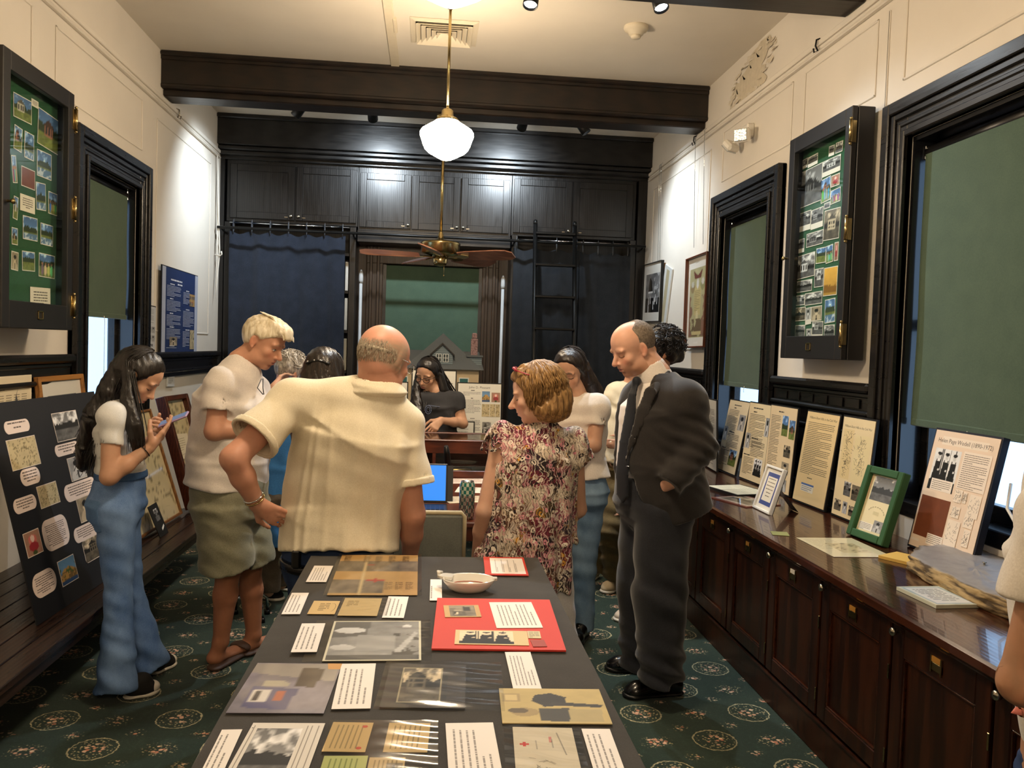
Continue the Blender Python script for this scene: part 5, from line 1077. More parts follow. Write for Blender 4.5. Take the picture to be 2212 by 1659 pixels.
# ================================================================ CLOTH-COVERED TABLE IN FRONT
TX0, TX1, TY0, TY1 = -.43, .45, .55, 3.235
r = empty('folding_table', (.01, 1.9, 0), 'long folding table under the black cloth in the foreground', 'table')
MB().box((TX0 + .01, TY0 + .01, TZ - .04), (TX1 - .01, TY1 - .01, TZ - .006), bev=.006).build('tabletop', WHITEP, r)
for x in (TX0 + .08, TX1 - .08):
 for y in (TY0 + .25, TY1 - .25): b = MB(); b.tube([(x, y, 0), (x, y, TZ - .04)], .014, 10); b.build('leg', CHROME, r)
def drape():
 rs = random.Random(4); hx, hy = (TX1 - TX0) / 2, (TY1 - TY0) / 2; cx, cy = (TX0 + TX1) / 2, (TY0 + TY1) / 2; vs = []; fs = []
 def taper(y): return 1 + (0 if y > 2 else 0)
 per = []; st = .03; R = .02
 def pt(s):  # rounded rectangle outline
  return s
 edges = []; x = -hx
 for (ax, ay, bx, by) in ((-hx, -hy, hx, -hy), (hx, -hy, hx, hy), (hx, hy, -hx, hy), (-hx, hy, -hx, -hy)):
  L = math.hypot(bx - ax, by - ay); n = int(L / st)
  for k in range(n): t = k / n; edges.append((ax + (bx - ax) * t, ay + (by - ay) * t, (by - ay) / L, -(bx - ax) / L, t * L))
 n = len(edges); rows = [0, .012, .03, .08, .16, .26, .38, .5, .6, .66]; s = 0
 for j, h in enumerate(rows):
  for i, (ex, ey, nx, ny, q) in enumerate(edges):
   w = 0 if j == 0 else (.003 + .045 * h * (math.sin(i * .55) + .6 * math.sin(i * .23 + 1)) + .05 * h)
   z = TZ if j == 0 else TZ - h; rr = 0 if j == 0 else (.006 if j == 1 else .01)
   vs.append((cx + ex + nx * (w * (j > 1) + rr), cy + ey + ny * (w * (j > 1) + rr), z))
 for j in range(len(rows) - 1):
  for i in range(n): i2 = (i + 1) % n; fs.append((j * n + i, (j + 1) * n + i, (j + 1) * n + i2, j * n + i2))
 NX, NY = 24, 70; b0 = len(vs)
 for j in range(NY + 1):
  for i in range(NX + 1):
   u, v = i / NX, j / NY; x, y = TX0 + (TX1 - TX0) * u, TY0 + (TY1 - TY0) * v; e = min(u, v, 1 - u, 1 - v) > 0
   z = TZ + (.0009 * math.sin(x * 31 + y * 7) * math.sin(y * 13) if e else 0) + (.0022 * math.exp(-((y - (2.95 + .1 * x)) / .012) ** 2) + .002 * math.exp(-((y - (2.72 + .05 * x)) / .01) ** 2) + .0016 * math.exp(-((x - .19) / .008) ** 2) if e else 0) * (x > .0)
   vs.append((x, y, z))
 for j in range(NY):
  for i in range(NX): a = b0 + j * (NX + 1) + i; fs.append((a, a + 1, a + NX + 2, a + NX + 1))
 o = link('tablecloth', vs, fs, cloth('black_tablecloth', '35322f', '25221f', .85, 1400, .12, sheen=.25), smooth=True)
 tag(o, 'black cloth covering the long exhibit table in the foreground', 'tablecloth')
drape()
LAY = [0]
def sheet(name, c, label, paint=None, rot=0, col='f3eee9', t=.0008, cat='card', group=None, mat=None, lift=0, sleeve=None):
 """c: sight lines to the far-left, far-right, near-right, near-left corners on the cloth"""
 LAY[0] += 1; z = TZ + .0035 + lift; q = [c[3], c[0], c[1], c[2]] if rot else list(c)
 d = flat(name, q, z, t=t, col=col, mat=mat or PAPER)
 if paint: paint(d)
 o = d.build(label, cat, group)
 if sleeve:
  m0, m1, m2, m3 = sleeve; b = MB(d.fr); x0, x1, y0, y1 = -m0, d.w + m1, -m2, d.h + m3; N = 26; vs = []; fs = []
  for j in range(N + 1):
   for i in range(N + 1): u, v = i / N, j / N; vs.append((x0 + (x1 - x0) * u, y0 + (y1 - y0) * v, .0035 + .0012 * math.sin(9 * u + 4 * v) * math.sin(7 * v + 2) + .0006 * math.sin(31 * v + 5 * u)))
  for j in range(N):
   for i in range(N): a = j * (N + 1) + i; fs.append((a, a + 1, a + N + 2, a + N + 1))
  b.add(vs, fs, 0, True); b.build('sleeve', SLEEVE, o)
 return d, o
def txt(n=6, head=False, grey='9d9793', fill=.9):
 def f(d):
  lh = d.h * .8 / n; d.lines(d.w * .09, d.h * .82, d.w * .82, n, lh, min(.0042, lh * .3), grey, words=True)
 return f
GC = 'white caption cards on the black tablecloth'
sheet('caption_card', ((679, 1222), (720, 1223), (704, 1258), (661, 1257)), 'white caption card at the far left corner of the black cloth, beside the old newspaper', txt(6), 1, group=GC)
sheet('caption_card', ((632, 1280), (666, 1282), (648, 1328), (608, 1326)), 'white caption card left of the two small tan cards on the black cloth', txt(4), 1, group=GC)
sheet('caption_card', ((839, 1289), (883, 1289), (872, 1335), (825, 1335)), 'white caption card just right of the two small tan cards, under the newspaper', txt(4), 1, group=GC)
sheet('caption_card', ((652, 1347), (703, 1347), (684, 1408), (628, 1410)), 'white caption card lying on the left end of the grey truck photo sleeve', txt(4), 1, group=GC, lift=.006)
sheet('caption_card', ((738, 1434), (812, 1434), (800, 1532), (716, 1531)), 'white caption card between the purplish desk photo and the large clear sleeve', txt(5), 1, group=GC)
sheet('caption_card', ((480, 1576), (523, 1577), (470, 1695), (420, 1695)), 'narrow white caption card left of the grey flood photo sheet', txt(3, grey='908b87'), 1, group=GC)
sheet('caption_card', ((930, 1252), (954, 1252), (955, 1297), (928, 1298)), 'small white caption strip left of the white ceramic dish', txt(1), 1, group=GC)
sheet('caption_card', ((1091, 1409), (1145, 1409), (1171, 1489), (1108, 1489)), 'white caption card below the big red board', txt(6), 1, group=GC)
sheet('caption_card', ((961, 1562), (1066, 1562), (1090, 1700), (972, 1700)), 'large white caption card between the pocket page and the red cross sheet', txt(6), 1, group=GC)
sheet('caption_card', ((1255, 1575), (1318, 1575), (1362, 1700), (1294, 1700)), 'white caption card right of the cream sheet with the red cross', txt(4), 1, group=GC)
def redc(d): W, H = d.w, d.h; d.rect(W * .07, H * .05, W * .86, H * .8, 'f3ece6'); [d.lines(W * .15, H * (.72 - .15 * k), W * .7, 2, H * .03, H * .014, 'a19a94') for k in range(4)]
sheet('caption_card', ((1044, 1204), (1131, 1206), (1142, 1244), (1048, 1244)), 'white caption card with a red border at the far right of the black cloth', redc, 1, col='cf3a2a', t=.003)
d, redo = sheet('poster_board', ((937, 1295), (1180, 1298), (1231, 1409), (941, 1404)), 'bright red board carrying a caption and two old photos on the black cloth', None, 0, col='d53b2b', t=.005, cat='poster board')
def onred(n, c, paint, col):
 e = flat(n, c, TZ + .0095, t=.0012, col=col); paint(e); e.build(parent=redo)
onred('caption', [(1073, 1357), (1056, 1301), (1148, 1302), (1173, 1357)], txt(9), 'f5efe8')
onred('photo', [(958, 1309), (1035, 1307), (1038, 1334), (961, 1333)], lambda e: (e.pic(e.w * .15, e.h * .05, e.w * .72, e.h * .9, 'interior_sepia', 3, 20), e.rect(e.w * .9, 0, e.w * .1, e.h, 'c9a56e')), 'cda870')
onred('photo', [(981, 1361), (1138, 1364), (1143, 1395), (985, 1392)], lambda e: e.pic(e.w * .06, e.h * .06, e.w * .74, e.h * .88, 'group_sepia', 9, 30), 'dcc795')
onred('clipping', [(1138, 1364), (1163, 1364), (1172, 1380), (1142, 1379)], lambda e: e.lines(e.w * .1, e.h * .8, e.w * .8, 5, e.h * .17, e.h * .06, '7b715c'), 'd9cda5')
onred('plastic_corner', [(1147, 1383), (1174, 1383), (1183, 1397), (1150, 1398)], lambda e: None, 'a8483c')
sheet('photo', ((553, 1433), (735, 1434), (704, 1542), (492, 1540)), 'purplish photo print of a desk in a room, at the left of the black cloth', lambda d: (d.pic(0, 0, d.w, d.h, 'interior', 11, 44), d.poly([(d.w * .86, d.h * .87), (d.w, d.h * .87), (d.w, d.h), (d.w * .83, d.h)], 'd9a35f')), 0, col='8a849c', cat='photo', mat=GLOSSP)
sheet('photo', ((722, 1342), (909, 1342), (910, 1426), (696, 1429)), 'grey old photo of a truck in a punched clear sleeve on the black cloth', lambda d: d.pic(.006, .006, d.w - .012, d.h - .012, 'truck_bw', 5, 50), 0, col='f1ecd4', cat='photo', sleeve=(.05, .028, .012, .004))
sheet('newspaper', ((742, 1199), (905, 1200), (899, 1286), (703, 1286)), 'browned old newspaper with a red cross, sleeved, at the far end of the cloth', lambda d: (d.pic(0, 0, d.w, d.h, 'newsprint', 7, 60), [d.lines(d.w * x, d.h * y, d.w * .09, 9, d.h * .02, d.h * .008, '6f5530') for x, y in ((.62, .28), (.74, .28), (.86, .28), (.3, .95), (.45, .95), (.62, .95), (.8, .95), (.05, .95))]), 0, col='c9a468', cat='newspaper', sleeve=(.012, .014, .012, .01))
sheet('photo', ((675, 1298), (731, 1299), (727, 1327), (667, 1327)), 'smaller tan printed card left of its larger neighbour on the black cloth', lambda d: (d.lines(d.w * .3, d.h * .75, d.w * .4, 5, d.h * .12, d.h * .05, '82704a'), [d.line(d.w * (.8 + .12 * math.cos(a)), d.h * (.5 + .3 * math.sin(a)), d.w * (.8 + .12 * math.cos(a + .5)), d.h * (.5 + .3 * math.sin(a + .5)), .0015, '82704a') for a in np.arange(-1.5, 1.6, .5)]), 0, col='d2b47c', cat='card')
sheet('photo', ((741, 1292), (823, 1293), (817, 1331), (734, 1330)), 'larger tan card with a faint handwritten note in a clear sleeve', lambda d: (d.lines(d.w * .12, d.h * .8, d.w * .3, 5, d.h * .07, d.h * .03, '8b7446'), d.line(d.w * .45, d.h * .3, d.w * .8, d.h * .36, .0015, '8b7446'), d.line(d.w * .5, d.h * .5, d.w * .9, d.h * .55, .001, 'a58e5e')), 0, col='d4b881', cat='card', sleeve=(.006, .03, .006, .004))
def phbig(d): d.rect(d.w * .18, d.h * .1, d.w * .52, d.h * .8, 'a89d80'); d.pic(d.w * .2, d.h * .12, d.w * .48, d.h * .76, 'house_sepia', 6, 40); d.rect(d.w * .72, d.h * .12, d.w * .05, d.h * .7, '2a2520')
sheet('photo', ((838, 1434), (1004, 1436), (1008, 1531), (826, 1528)), 'dark mounted photo of a shop front inside a large shiny clear sleeve', phbig, 0, col='3a322a', cat='photo', sleeve=(.012, .09, .018, .016))
sheet('photo', ((1075, 1489), (1291, 1490), (1326, 1566), (1088, 1563)), 'yellowed photo of a man in profile by wall pictures, on the black cloth', lambda d: (d.pic(0, 0, d.w, d.h, 'profile', 4, 54), d.lines(d.w * .9, d.h * .1, d.w * .0, 1, .01)), 0, col='cdb987', cat='photo', t=.002)
def cross(d):
 W, H = d.w, d.h; x, y = W * .17, H * .68; s = .0032
 d.rect(x - s, y - 3 * s, 2 * s, 6 * s, 'd3352a'); d.rect(x - 3 * s, y - s, 6 * s, 2 * s, 'd3352a')
 for (a, b_, n) in ((.36, .75, 3), (.62, .78, 1)): d.line(W * a, H * b_, W * a + .001, H * (b_ - .16), .003, 'b9ae9a')
 d.line(W * .6, H * .72, W * .6, H * .82, .006, 'd8867c'); d.line(W * .72, H * .9, W * .82, H * .5, .003, 'a99f8c'); rs = random.Random(4)
 for k in range(24): a = rs.uniform(0, 6); u, v = W * rs.uniform(.3, .6), H * rs.uniform(.15, .45); d.line(u, v, u + .014 * math.cos(a), v + .014 * math.sin(a), .0012, '9c9486')
sheet('document', ((1104, 1570), (1232, 1574), (1268, 1700), (1120, 1700)), 'cream sheet with a small red cross in a clear sleeve, nearest the camera', cross, 0, col='e2d6bc', cat='document', sleeve=(.02, .014, .01, .006))
def flood(d): W, H = d.w, d.h; d.pic(W * .1, H * .02, W * .62, H * .88, 'scene_bw', 21, 40); d.lines(W * .02, H * .9, W * .05, 1, .01, .003); [d.line(W * x, H * .95, W * x, H * .05, .0022, '9a958e') for x in (.05, .78, .84, .93)]
sheet('clipping', ((541, 1562), (696, 1563), (660, 1700), (478, 1700)), 'white news sheet with a dark grey flood photo at the bottom left of the cloth', flood, 0, col='ddd9d2', cat='clipping')
for (c, lab, col, nn) in ((((716, 1560), (804, 1562), (792, 1625), (699, 1624)), 'tan printed ticket with two red dots in the clear pocket page', 'd5b981', 1), (((838, 1562), (928, 1563), (925, 1626), (830, 1625)), 'tan ticket under bright lamp glare in the clear pocket page', 'd8bc84', 2),
       (((697, 1634), (786, 1633), (792, 1700), (684, 1700)), 'pale green ticket in the clear pocket page', 'c3cf86', 3), (((792, 1637), (872, 1637), (872, 1700), (792, 1700)), 'tan photo ticket beside the pale green one', 'd3bb8a', 4)):
 def tk(d, nn=nn):
  W, H = d.w, d.h
  for k in range(6): d.line(W * (.15 + .12 * k), H * .1, W * (.17 + .12 * k), H * .9, .003, 'a08b5c' if nn != 3 else '8d9c58')
  if nn == 1:
   for y in (.12, .85): d.poly([(W * .82 + .006 * math.cos(a), H * y + .006 * math.sin(a)) for a in np.arange(0, 6.28, .6)], 'cc4a33')
  if nn == 4: d.pic(W * .5, H * .2, W * .45, H * .6, 'portrait_sepia', 3, 14)
 sheet('ticket', c, lab, tk, 0, col=col, cat='ticket', group='old tickets in the pocket page')
q = [onz(*p, TZ + .008) for p in ((712, 1556), (946, 1556), (946, 1705), (682, 1705))]; b = MB(); N = 40; vs = []; fs = []
for j in range(N + 1):
 for i in range(N + 1):
  u, v = i / N, j / N; p = q[3].lerp(q[2], u).lerp(q[0].lerp(q[1], u), v); vs.append((p.x, p.y, TZ + .0085 + .0012 * math.sin(34 * v + 6 * u) * (u > .4) * (u - .4) * 2.2 + .0006 * math.sin(6 * u)))
for j in range(N):
 for i in range(N): a = j * (N + 1) + i; fs.append((a, a + 1, a + N + 2, a + N + 1))
b.add(vs, fs, 0, True); tobj(b, 'pocket_page', glassy('pocket_plastic', (.95, .94, .9), .12, .12), 'clear plastic pocket page holding four old tickets, catching the lamp glare', 'pocket page')
# ceramic dish with an ear handle
c = onz(1012, 1278, TZ); CER = plain('white_ceramic', 'eeeae0', .12, 0, .02, 30, 0, .5)
def dish():
 R0, R1 = .088, .066; prof = [(.55, .0), (.62, .0), (.80, .012), (.97, .032), (1.0, .040), (.985, .0425), (.95, .040), (.84, .022), (.70, .011), (.45, .008), (.0001, .008)]; n = 40; vs = []; fs = []
 for (r_, h) in prof:
  for k in range(n): a = 2 * math.pi * k / n; vs.append((c.x + R0 * r_ * math.cos(a), c.y + R1 * r_ * math.sin(a), TZ + .004 + h))
 for j in range(len(prof) - 1):
  for k in range(n): k2 = (k + 1) % n; fs.append((j * n + k, j * n + k2, (j + 1) * n + k2, (j + 1) * n + k))
 fs.append(list(range(n))[::-1])
 root = link('ceramic_dish', vs, fs, CER, smooth=True); tag(root, 'small white oval ceramic dish with an ear-shaped handle on the black cloth', 'dish')
 b = MB(); x, y, z = c.x - R0 * .9, c.y + .03, TZ + .042; b.prism([(x + .02, y - .028), (x - .012, y - .016), (x - .026, y + .004), (x - .018, y + .022), (x + .004, y + .026), (x + .03, y + .018)], z - .004, z + .006, 'z', smooth=True); b.tube([(x - .02, y + .01, z + .004), (x - .024, y + .018, z + .012), (x - .01, y + .026, z + .008)], .006, 8); b.build('handle', CER, root)
 b = MB(); b.prism([(c.x + R0 * .92, c.y - .012), (c.x + R0 * 1.08, c.y - .008), (c.x + R0 * 1.08, c.y + .012), (c.x + R0 * .92, c.y + .014)], TZ + .040, TZ + .048, 'z'); b.build('lug', CER, root)
 RED = plain('red_glaze', 'a3452c', .3); b = MB(); n = 32; vs = []; fs = []
 for rr in (.74, .765):
  for k in range(n): a = 2 * math.pi * k / n; vs.append((c.x + R0 * rr * math.cos(a), c.y + R1 * rr * math.sin(a), TZ + .0195 + (.003 if rr > .75 else .001)))
 for k in range(n): k2 = (k + 1) % n; fs.append((k, k2, n + k2, n + k))
 b.add(vs, fs); b.sphere((c.x - .01, c.y, TZ + .0125), (.012, .006, .0015), 10); b.sphere((c.x + .012, c.y + .006, TZ + .0125), (.007, .009, .0015), 10); b.build('painted_mark', RED, root)
dish()
# ================================================================ SECOND TABLE, CHAIR, LAPTOP, CAN
r = empty('wooden_table', (.16, 4.8, 0), 'brown wooden table behind the people, under the laptop and the glass-topped case', 'table')
DT = .74; MB().box((-.26, 3.98, DT - .03), (.66, 5.86, DT), bev=.006).build('tabletop', MIDW, r)
for x in (-.22, .62):
 for y in (4.03, 5.8): MB().box((x - .025, y - .025, 0), (x + .025, y + .025, DT - .03), bev=.004).build('leg', MIDW, r)
MB().box((-.22, 4.02, DT - .1), (.62, 4.045, DT - .03)).build('apron', MIDW, r)
# chair seen from behind
r = empty('padded_chair', (-.02, 3.98, 0), 'grey padded chair back with a cream edge just beyond the black table', 'chair'); GRY = cloth('grey_vinyl', '6b6f66', '5b5f57', .7, 900, .05); CRM = plain('cream_piping', 'b6aa86', .5)
b = MB(); b.box((-.235, 3.80, .50), (.183, 3.835, .815), bev=.016); b.build('backrest', GRY, r); b = MB(); b.tube([(-.235, 3.815, .52), (-.235, 3.815, .80), (-.222, 3.815, .818), (.17, 3.815, .818), (.184, 3.815, .80), (.184, 3.815, .52)], .011, 10); b.build('edge_trim', CRM, r)
MB().box((-.225, 3.82, .43), (.175, 4.24, .475), bev=.018).build('seat', GRY, r)
for (x, y) in ((-.2, 3.84), (.15, 3.84), (-.2, 4.2), (.15, 4.2)): b = MB(); b.tube([(x, y, 0), (x, y, .44)], .012, 8); b.build('leg', CHROME, r)
for x in (-.19, .14): b = MB(); b.tube([(x, 3.832, .44), (x, 3.836, .55)], .012, 8); b.build('back_post', CHROME, r)
# laptop facing the camera side
r = empty('laptop', (.0, 4.4, DT), 'open laptop with a bright blue screen between the man and woman in front', 'laptop'); LP = plain('laptop_shell', '2c2b2b', .4, .3)
MB().box((-.19, 4.12, DT), (.115, 4.37, DT + .016), bev=.004).build('base', LP, r); b = MB()
for i in range(12):
 for j in range(5): b.box((-.175 + i * .023, 4.2 + j * .026, DT + .016), (-.156 + i * .023, 4.22 + j * .026, DT + .0185))
b.build('keyboard', BLKP, r)
fr = frame(Vector((-.19, 4.375, DT + .018)), (1, 0, 0), Vector((0, .2, 1))); b = MB(fr); b.box((0, 0, -.004), (.305, .205, .004), bev=.003); lid = b.build('lid', LP, r)
b = MB(fr); b.box((.008, .012, .0042), (.297, .197, .005)); b.build('screen', emit('blue_screen', (*lin('2f94ff'), 1), 1.0, .02), lid)
# tall can
r = empty('drink_can', (.205, 4.06, DT), 'tall drink can with green check and red swirls standing beside the laptop', 'can')
nt = NT('can_print'); g = nt.n('TexCoord'); sp = nt.n('SeparateXYZ', i_0=g.outputs['Object']); an = nt.math('ARCTAN2', sp.outputs[1], sp.outputs[0]); cb = nt.n('CombineXYZ', i_0=nt.math('MULTIPLY', an, 2.86), i_1=nt.math('MULTIPLY', sp.outputs[2], 55.0)); ck = nt.n('TexChecker', i_Vector=cb.outputs[0], i_Scale=1.0); ck.inputs['Color1'].default_value = (*lin('1f6e66'), 1); ck.inputs['Color2'].default_value = (*lin('b7c4b0'), 1)
no = nt.n('TexWave', i_Vector=cb.outputs[0], i_Scale=.5, i_Distortion=9.0); rp = nt.n('ValToRGB'); nt.l(no.outputs[1], rp.inputs[0]); e = rp.color_ramp.elements; e[0].position = .45; e[0].color = (0, 0, 0, 1); e[1].position = .5; e[1].color = (1, 1, 1, 1)
mr = nt.n('MapRange', i_0=sp.outputs[2]); mr.inputs[1].default_value = .125; mr.inputs[2].default_value = .115; sw = nt.math('MULTIPLY', rp.outputs[0], mr.outputs[0])
nv = nt.n('TexVoronoi', i_Vector=cb.outputs[0], i_Scale=.8); c3 = nt.mix(nv.outputs[0], lin('b04a52'), lin('1d4e4a')); nt.set(Base_Color=nt.mix(sw, ck.outputs[0], c3), Metallic=.35, Roughness=.25)
b = MB(); cx, cy = .205, 4.06; b.lathe([(.001, 0), (.028, 0), (.034, .006), (.038, .016), (.038, .165), (.036, .174), (.031, .184)], (cx, cy, DT), 32); b.build('body', nt.m, r); b = MB(); b.lathe([(.031, .184), (.032, .187), (.029, .188), (.027, .183), (.001, .183)], (cx, cy, DT), 32); b.sphere((cx, cy - .008, DT + .185), (.012, .008, .002), 10); b.build('lid', CHROME, r)
r = empty('tablet_stand', (.10, 4.5, DT), 'black angled tablet stand behind the drink can', 'stand'); b = MB(); b.prism([(4.50, DT), (4.70, DT), (4.56, DT + .19)], .06, .15, 'x'); b.build('foot', BLKP, r)
b = MB(); b.tube([(.12, 4.6, DT + .12), (.118, 4.58, DT + .19), (.112, 4.55, DT + .26), (.106, 4.54, DT + .30)], [.022, .02, .018, .012], 10); b.build('arm', BLKP, r)
for k, (x, y, a, cc, lab) in enumerate(((.30, 5.10, .1, 'ecd6c6', 'pink-tinted folded brochure lying in front of the wooden glass case'), (.34, 4.80, -.15, 'e9dccb', 'cream brochure on the brown table behind the can'), (.30, 4.45, .25, 'dbc9a8', 'tan leaflet beside the drink can'))):
 d = Doc('brochure', .26, .19, frame(Vector((x - .17, y, DT + .001)), (math.cos(a), math.sin(a), 0), (-math.sin(a), math.cos(a), 0)), t=.002, col=cc); d.lines(.02, .17, .1, 9, .016, .005, '8d7468'); d.lines(.14, .17, .1, 9, .016, .005, '8d7468'); d.build(lab, 'brochure', 'brochures on the brown table')
# small wooden case with a glass top
r = empty('glass_top_case', (.1, 5.5, DT), 'low wooden display case with a glass top and green lining on the brown table', 'display case'); X0, X1, Y0, Y1, Zt = -.25, .66, 5.32, 5.80, .975
b = MB(); b.box((X0, Y0, DT), (X1, Y0 + .02, DT + .05), bev=.003); b.box((X0, Y0, Zt - .075), (X1, Y0 + .02, Zt), bev=.003); b.box((X0, Y1 - .02, DT), (X1, Y1, Zt), bev=.003)
for x in (X0, .04, X1 - .02): b.box((x, Y0, DT + .05), (x + .02, Y0 + .02, Zt - .075))
for x in (X0, X1 - .02): b.box((x, Y0 + .02, DT), (x + .02, Y1 - .02, Zt))
b.build('body', MIDW, r); b = MB(); b.box((X0 - .01, Y0 - .01, Zt), (X1 + .01, Y0 + .03, Zt + .012), bev=.003); b.box((X0 - .01, Y1 - .03, Zt), (X1 + .01, Y1 + .01, Zt + .012), bev=.003)
for x in (X0 - .01, X1 - .03): b.box((x, Y0 + .03, Zt), (x + .04, Y1 - .03, Zt + .012), bev=.003)
b.build('lid_frame', MIDW, r); MB().box((X0 + .03, Y0 + .03, Zt + .004), (X1 - .03, Y1 - .03, Zt + .008)).build('lid_glass', CGLASS, r); MB().box((X0 + .02, Y0 + .006, DT + .05), (X1 - .02, Y0 + .009, Zt - .075)).build('front_glass', CGLASS, r)
MB().box((X0 + .02, Y0 + .02, DT + .002), (X1 - .02, Y1 - .02, DT + .012)).build('lining', FELT, r); MB().box((X0 + .02, Y0 + .05, Zt - .05), (X1 - .02, Y1 - .02, Zt - .04)).build('tray', plain('tray_grey', '3f474a', .7), r)
for k, (x, y, w, h, c0, lab) in enumerate(((-.20, 5.4, .14, .22, 'dfe0dc', 'pale document at the left end inside the glass-topped case'), (-.02, 5.42, .10, .26, 'c6cdd2', 'grey paper second from the left inside the glass-topped case'), (.12, 5.42, .16, .2, '8b8f8c', 'dark photo in the middle of the glass-topped case'), (.32, 5.4, .2, .24, 'd5dadb', 'pale paper at the right inside the glass-topped case'))):
 d = Doc('document', w, h, frame(Vector((x, y, Zt - .039)), (1, .1 * (k % 2), 0), (-.1 * (k % 2), 1, 0)), t=.002, col=c0); d.lines(.01, h - .02, w - .02, 8, h * .1, .005, '7e8486'); d.build(lab, 'document', 'papers in the glass-topped case')
b = MB(); b.tube([(.10, 5.42, DT + .035), (.22, 5.45, DT + .035), (.30, 5.44, DT + .04)], [.016, .02, .012], 10); tobj(b, 'brass_tool', BRASS, 'brass cylindrical object lying on the green lining of the glass-topped case', 'tool')
b = MB(); b.box((.2, 5.36, DT + .013), (.5, 5.42, DT + .022), bev=.003); tobj(b, 'paper_knife', WHITEP, 'long white strip lying on the green lining of the glass-topped case', 'knife')
r = empty('display_easel', (-.02, 4.95, DT), 'light wooden easel whose slanted leg shows beside the man in the cream polo', 'easel'); EW = plain('light_wood', 'a88a62', .5);
b = MB(); b.add([(-.035, 5.0, DT + .0), (.015, 5.0, DT), (-.03, 5.06, DT + .25), (-.075, 5.06, DT + .25), (-.035, 5.02, DT), (.015, 5.02, DT), (-.03, 5.08, DT + .25), (-.075, 5.08, DT + .25)], [(0, 1, 2, 3), (7, 6, 5, 4), (0, 4, 5, 1), (1, 5, 6, 2), (2, 6, 7, 3), (3, 7, 4, 0)]); b.build('leg', EW, r)
b = MB(); b.add([(-.19, 5.0, DT), (-.24, 5.0, DT), (-.19, 5.06, DT + .25), (-.145, 5.06, DT + .25), (-.19, 5.02, DT), (-.24, 5.02, DT), (-.19, 5.08, DT + .25), (-.145, 5.08, DT + .25)], [(3, 2, 1, 0), (4, 5, 6, 7), (1, 5, 4, 0), (2, 6, 5, 1), (3, 7, 6, 2), (0, 4, 7, 3)]); b.build('leg', EW, r); MB().box((-.19, 5.03, DT + .12), (-.05, 5.05, DT + .15)).build('ledge', EW, r)
# ================================================================ CLOTH TABLE WITH BOARDS AND THE MODEL HOUSE
r = empty('covered_table', (.1, 7.0, 0), 'table under a teal-green cloth carrying the model house and history boards', 'table'); TEAL = cloth('teal_cloth', '4c7a74', '3c655f', .85, 800, .1)
QZ = .87; MB().box((-.68, 6.5, QZ - .03), (.80, 7.75, QZ - .004)).build('tabletop', WHITEP, r); b = MB(); b.box((-.70, 6.48, QZ - .004), (.82, 7.77, QZ + .002)); n = 60
for k in range(n):
 x0, x1 = -.7 + 1.52 * k / n, -.7 + 1.52 * (k + 1) / n; f = lambda x: 6.478 - .012 * math.sin(x * 40) - .008 * math.sin(x * 23)
 b.add([(x0, 6.48, QZ), (x1, 6.48, QZ), (x1, f(x1), .12), (x0, f(x0), .12)], [(0, 1, 2, 3), (3, 2, 1, 0)], 0, True)
b.build('cloth', TEAL, r)
for x in (-.62, .74):
 for y in (6.58, 7.68): MB().box((x - .02, y - .02, 0), (x + .02, y + .02, QZ - .03)).build('leg', BLKMET, r)
def stand(x0, x1, y, z0, z1, label, paint, col='e9e9e2', tilt=.12, cat='poster'):
 d = Doc('exhibit_poster', x1 - x0, z1 - z0, frame(Vector((x0, y, z0)), (1, 0, 0), Vector((0, tilt, 1))), t=.002, col=col, mat=GLOSSP); paint(d); o = d.build(label, cat); bk = backing(d, .012, '101014', .009); bk.parent = o; bk.build()
def pjohn(d):
 w, h = d.w, d.h; d.text('John D. Pleasant', w * .5, h * .91, w * .075, '4a4a4a');
 for (y, n) in ((.83, 3), (.68, 10), (.3, 9)): d.lines(w * .12, h * y, w * .42, n, h * .026, h * .009, '70757a'); d.lines(w * .3, h * (y + .035), w * .16, 1, .01, h * .014, '3c3f42')
 for (x, y, ww, hh, k) in ((.56, .66, .18, .2, 'rocks'), (.78, .66, .2, .18, 'flower'), (.56, .38, .18, .24, 'map'), (.75, .38, .12, .24, 'map'), (.88, .38, .1, .24, 'map'), (.58, .06, .2, .22, 'steps')): d.pic(w * x, h * y, w * ww, h * hh, k, 5, 20)
stand(.235, .575, 6.53, QZ + .012, QZ + .43, 'white history board headed John D. Pleasant beside the woman in the floral blouse', pjohn)
stand(-.125, .215, 6.60, QZ + .012, QZ + .52, 'tall white board standing behind the girl with glasses', lambda d: d.lines(d.w * .6, d.h * .8, d.w * .34, 14, d.h * .04, d.h * .014, '8c9092'))
stand(-.46, -.165, 6.55, QZ + .012, QZ + .42, 'white text board half hidden behind the bald man', lambda d: d.lines(d.w * .1, d.h * .85, d.w * .8, 18, d.h * .04, d.h * .014, '8c9092'))
stand(.04, .36, 6.40, .86, 1.0, 'small framed text card standing low beside the girl with glasses', lambda d: d.lines(d.w * .12, d.h * .82, d.w * .76, 8, d.h * .09, d.h * .03, '73777a')) if False else stand(.05, .362, 6.505, QZ + .004, QZ + .125, 'small framed text card standing in front of the John D. Pleasant board', lambda d: d.lines(d.w * .12, d.h * .82, d.w * .76, 8, d.h * .09, d.h * .03, '73777a'), tilt=.05)
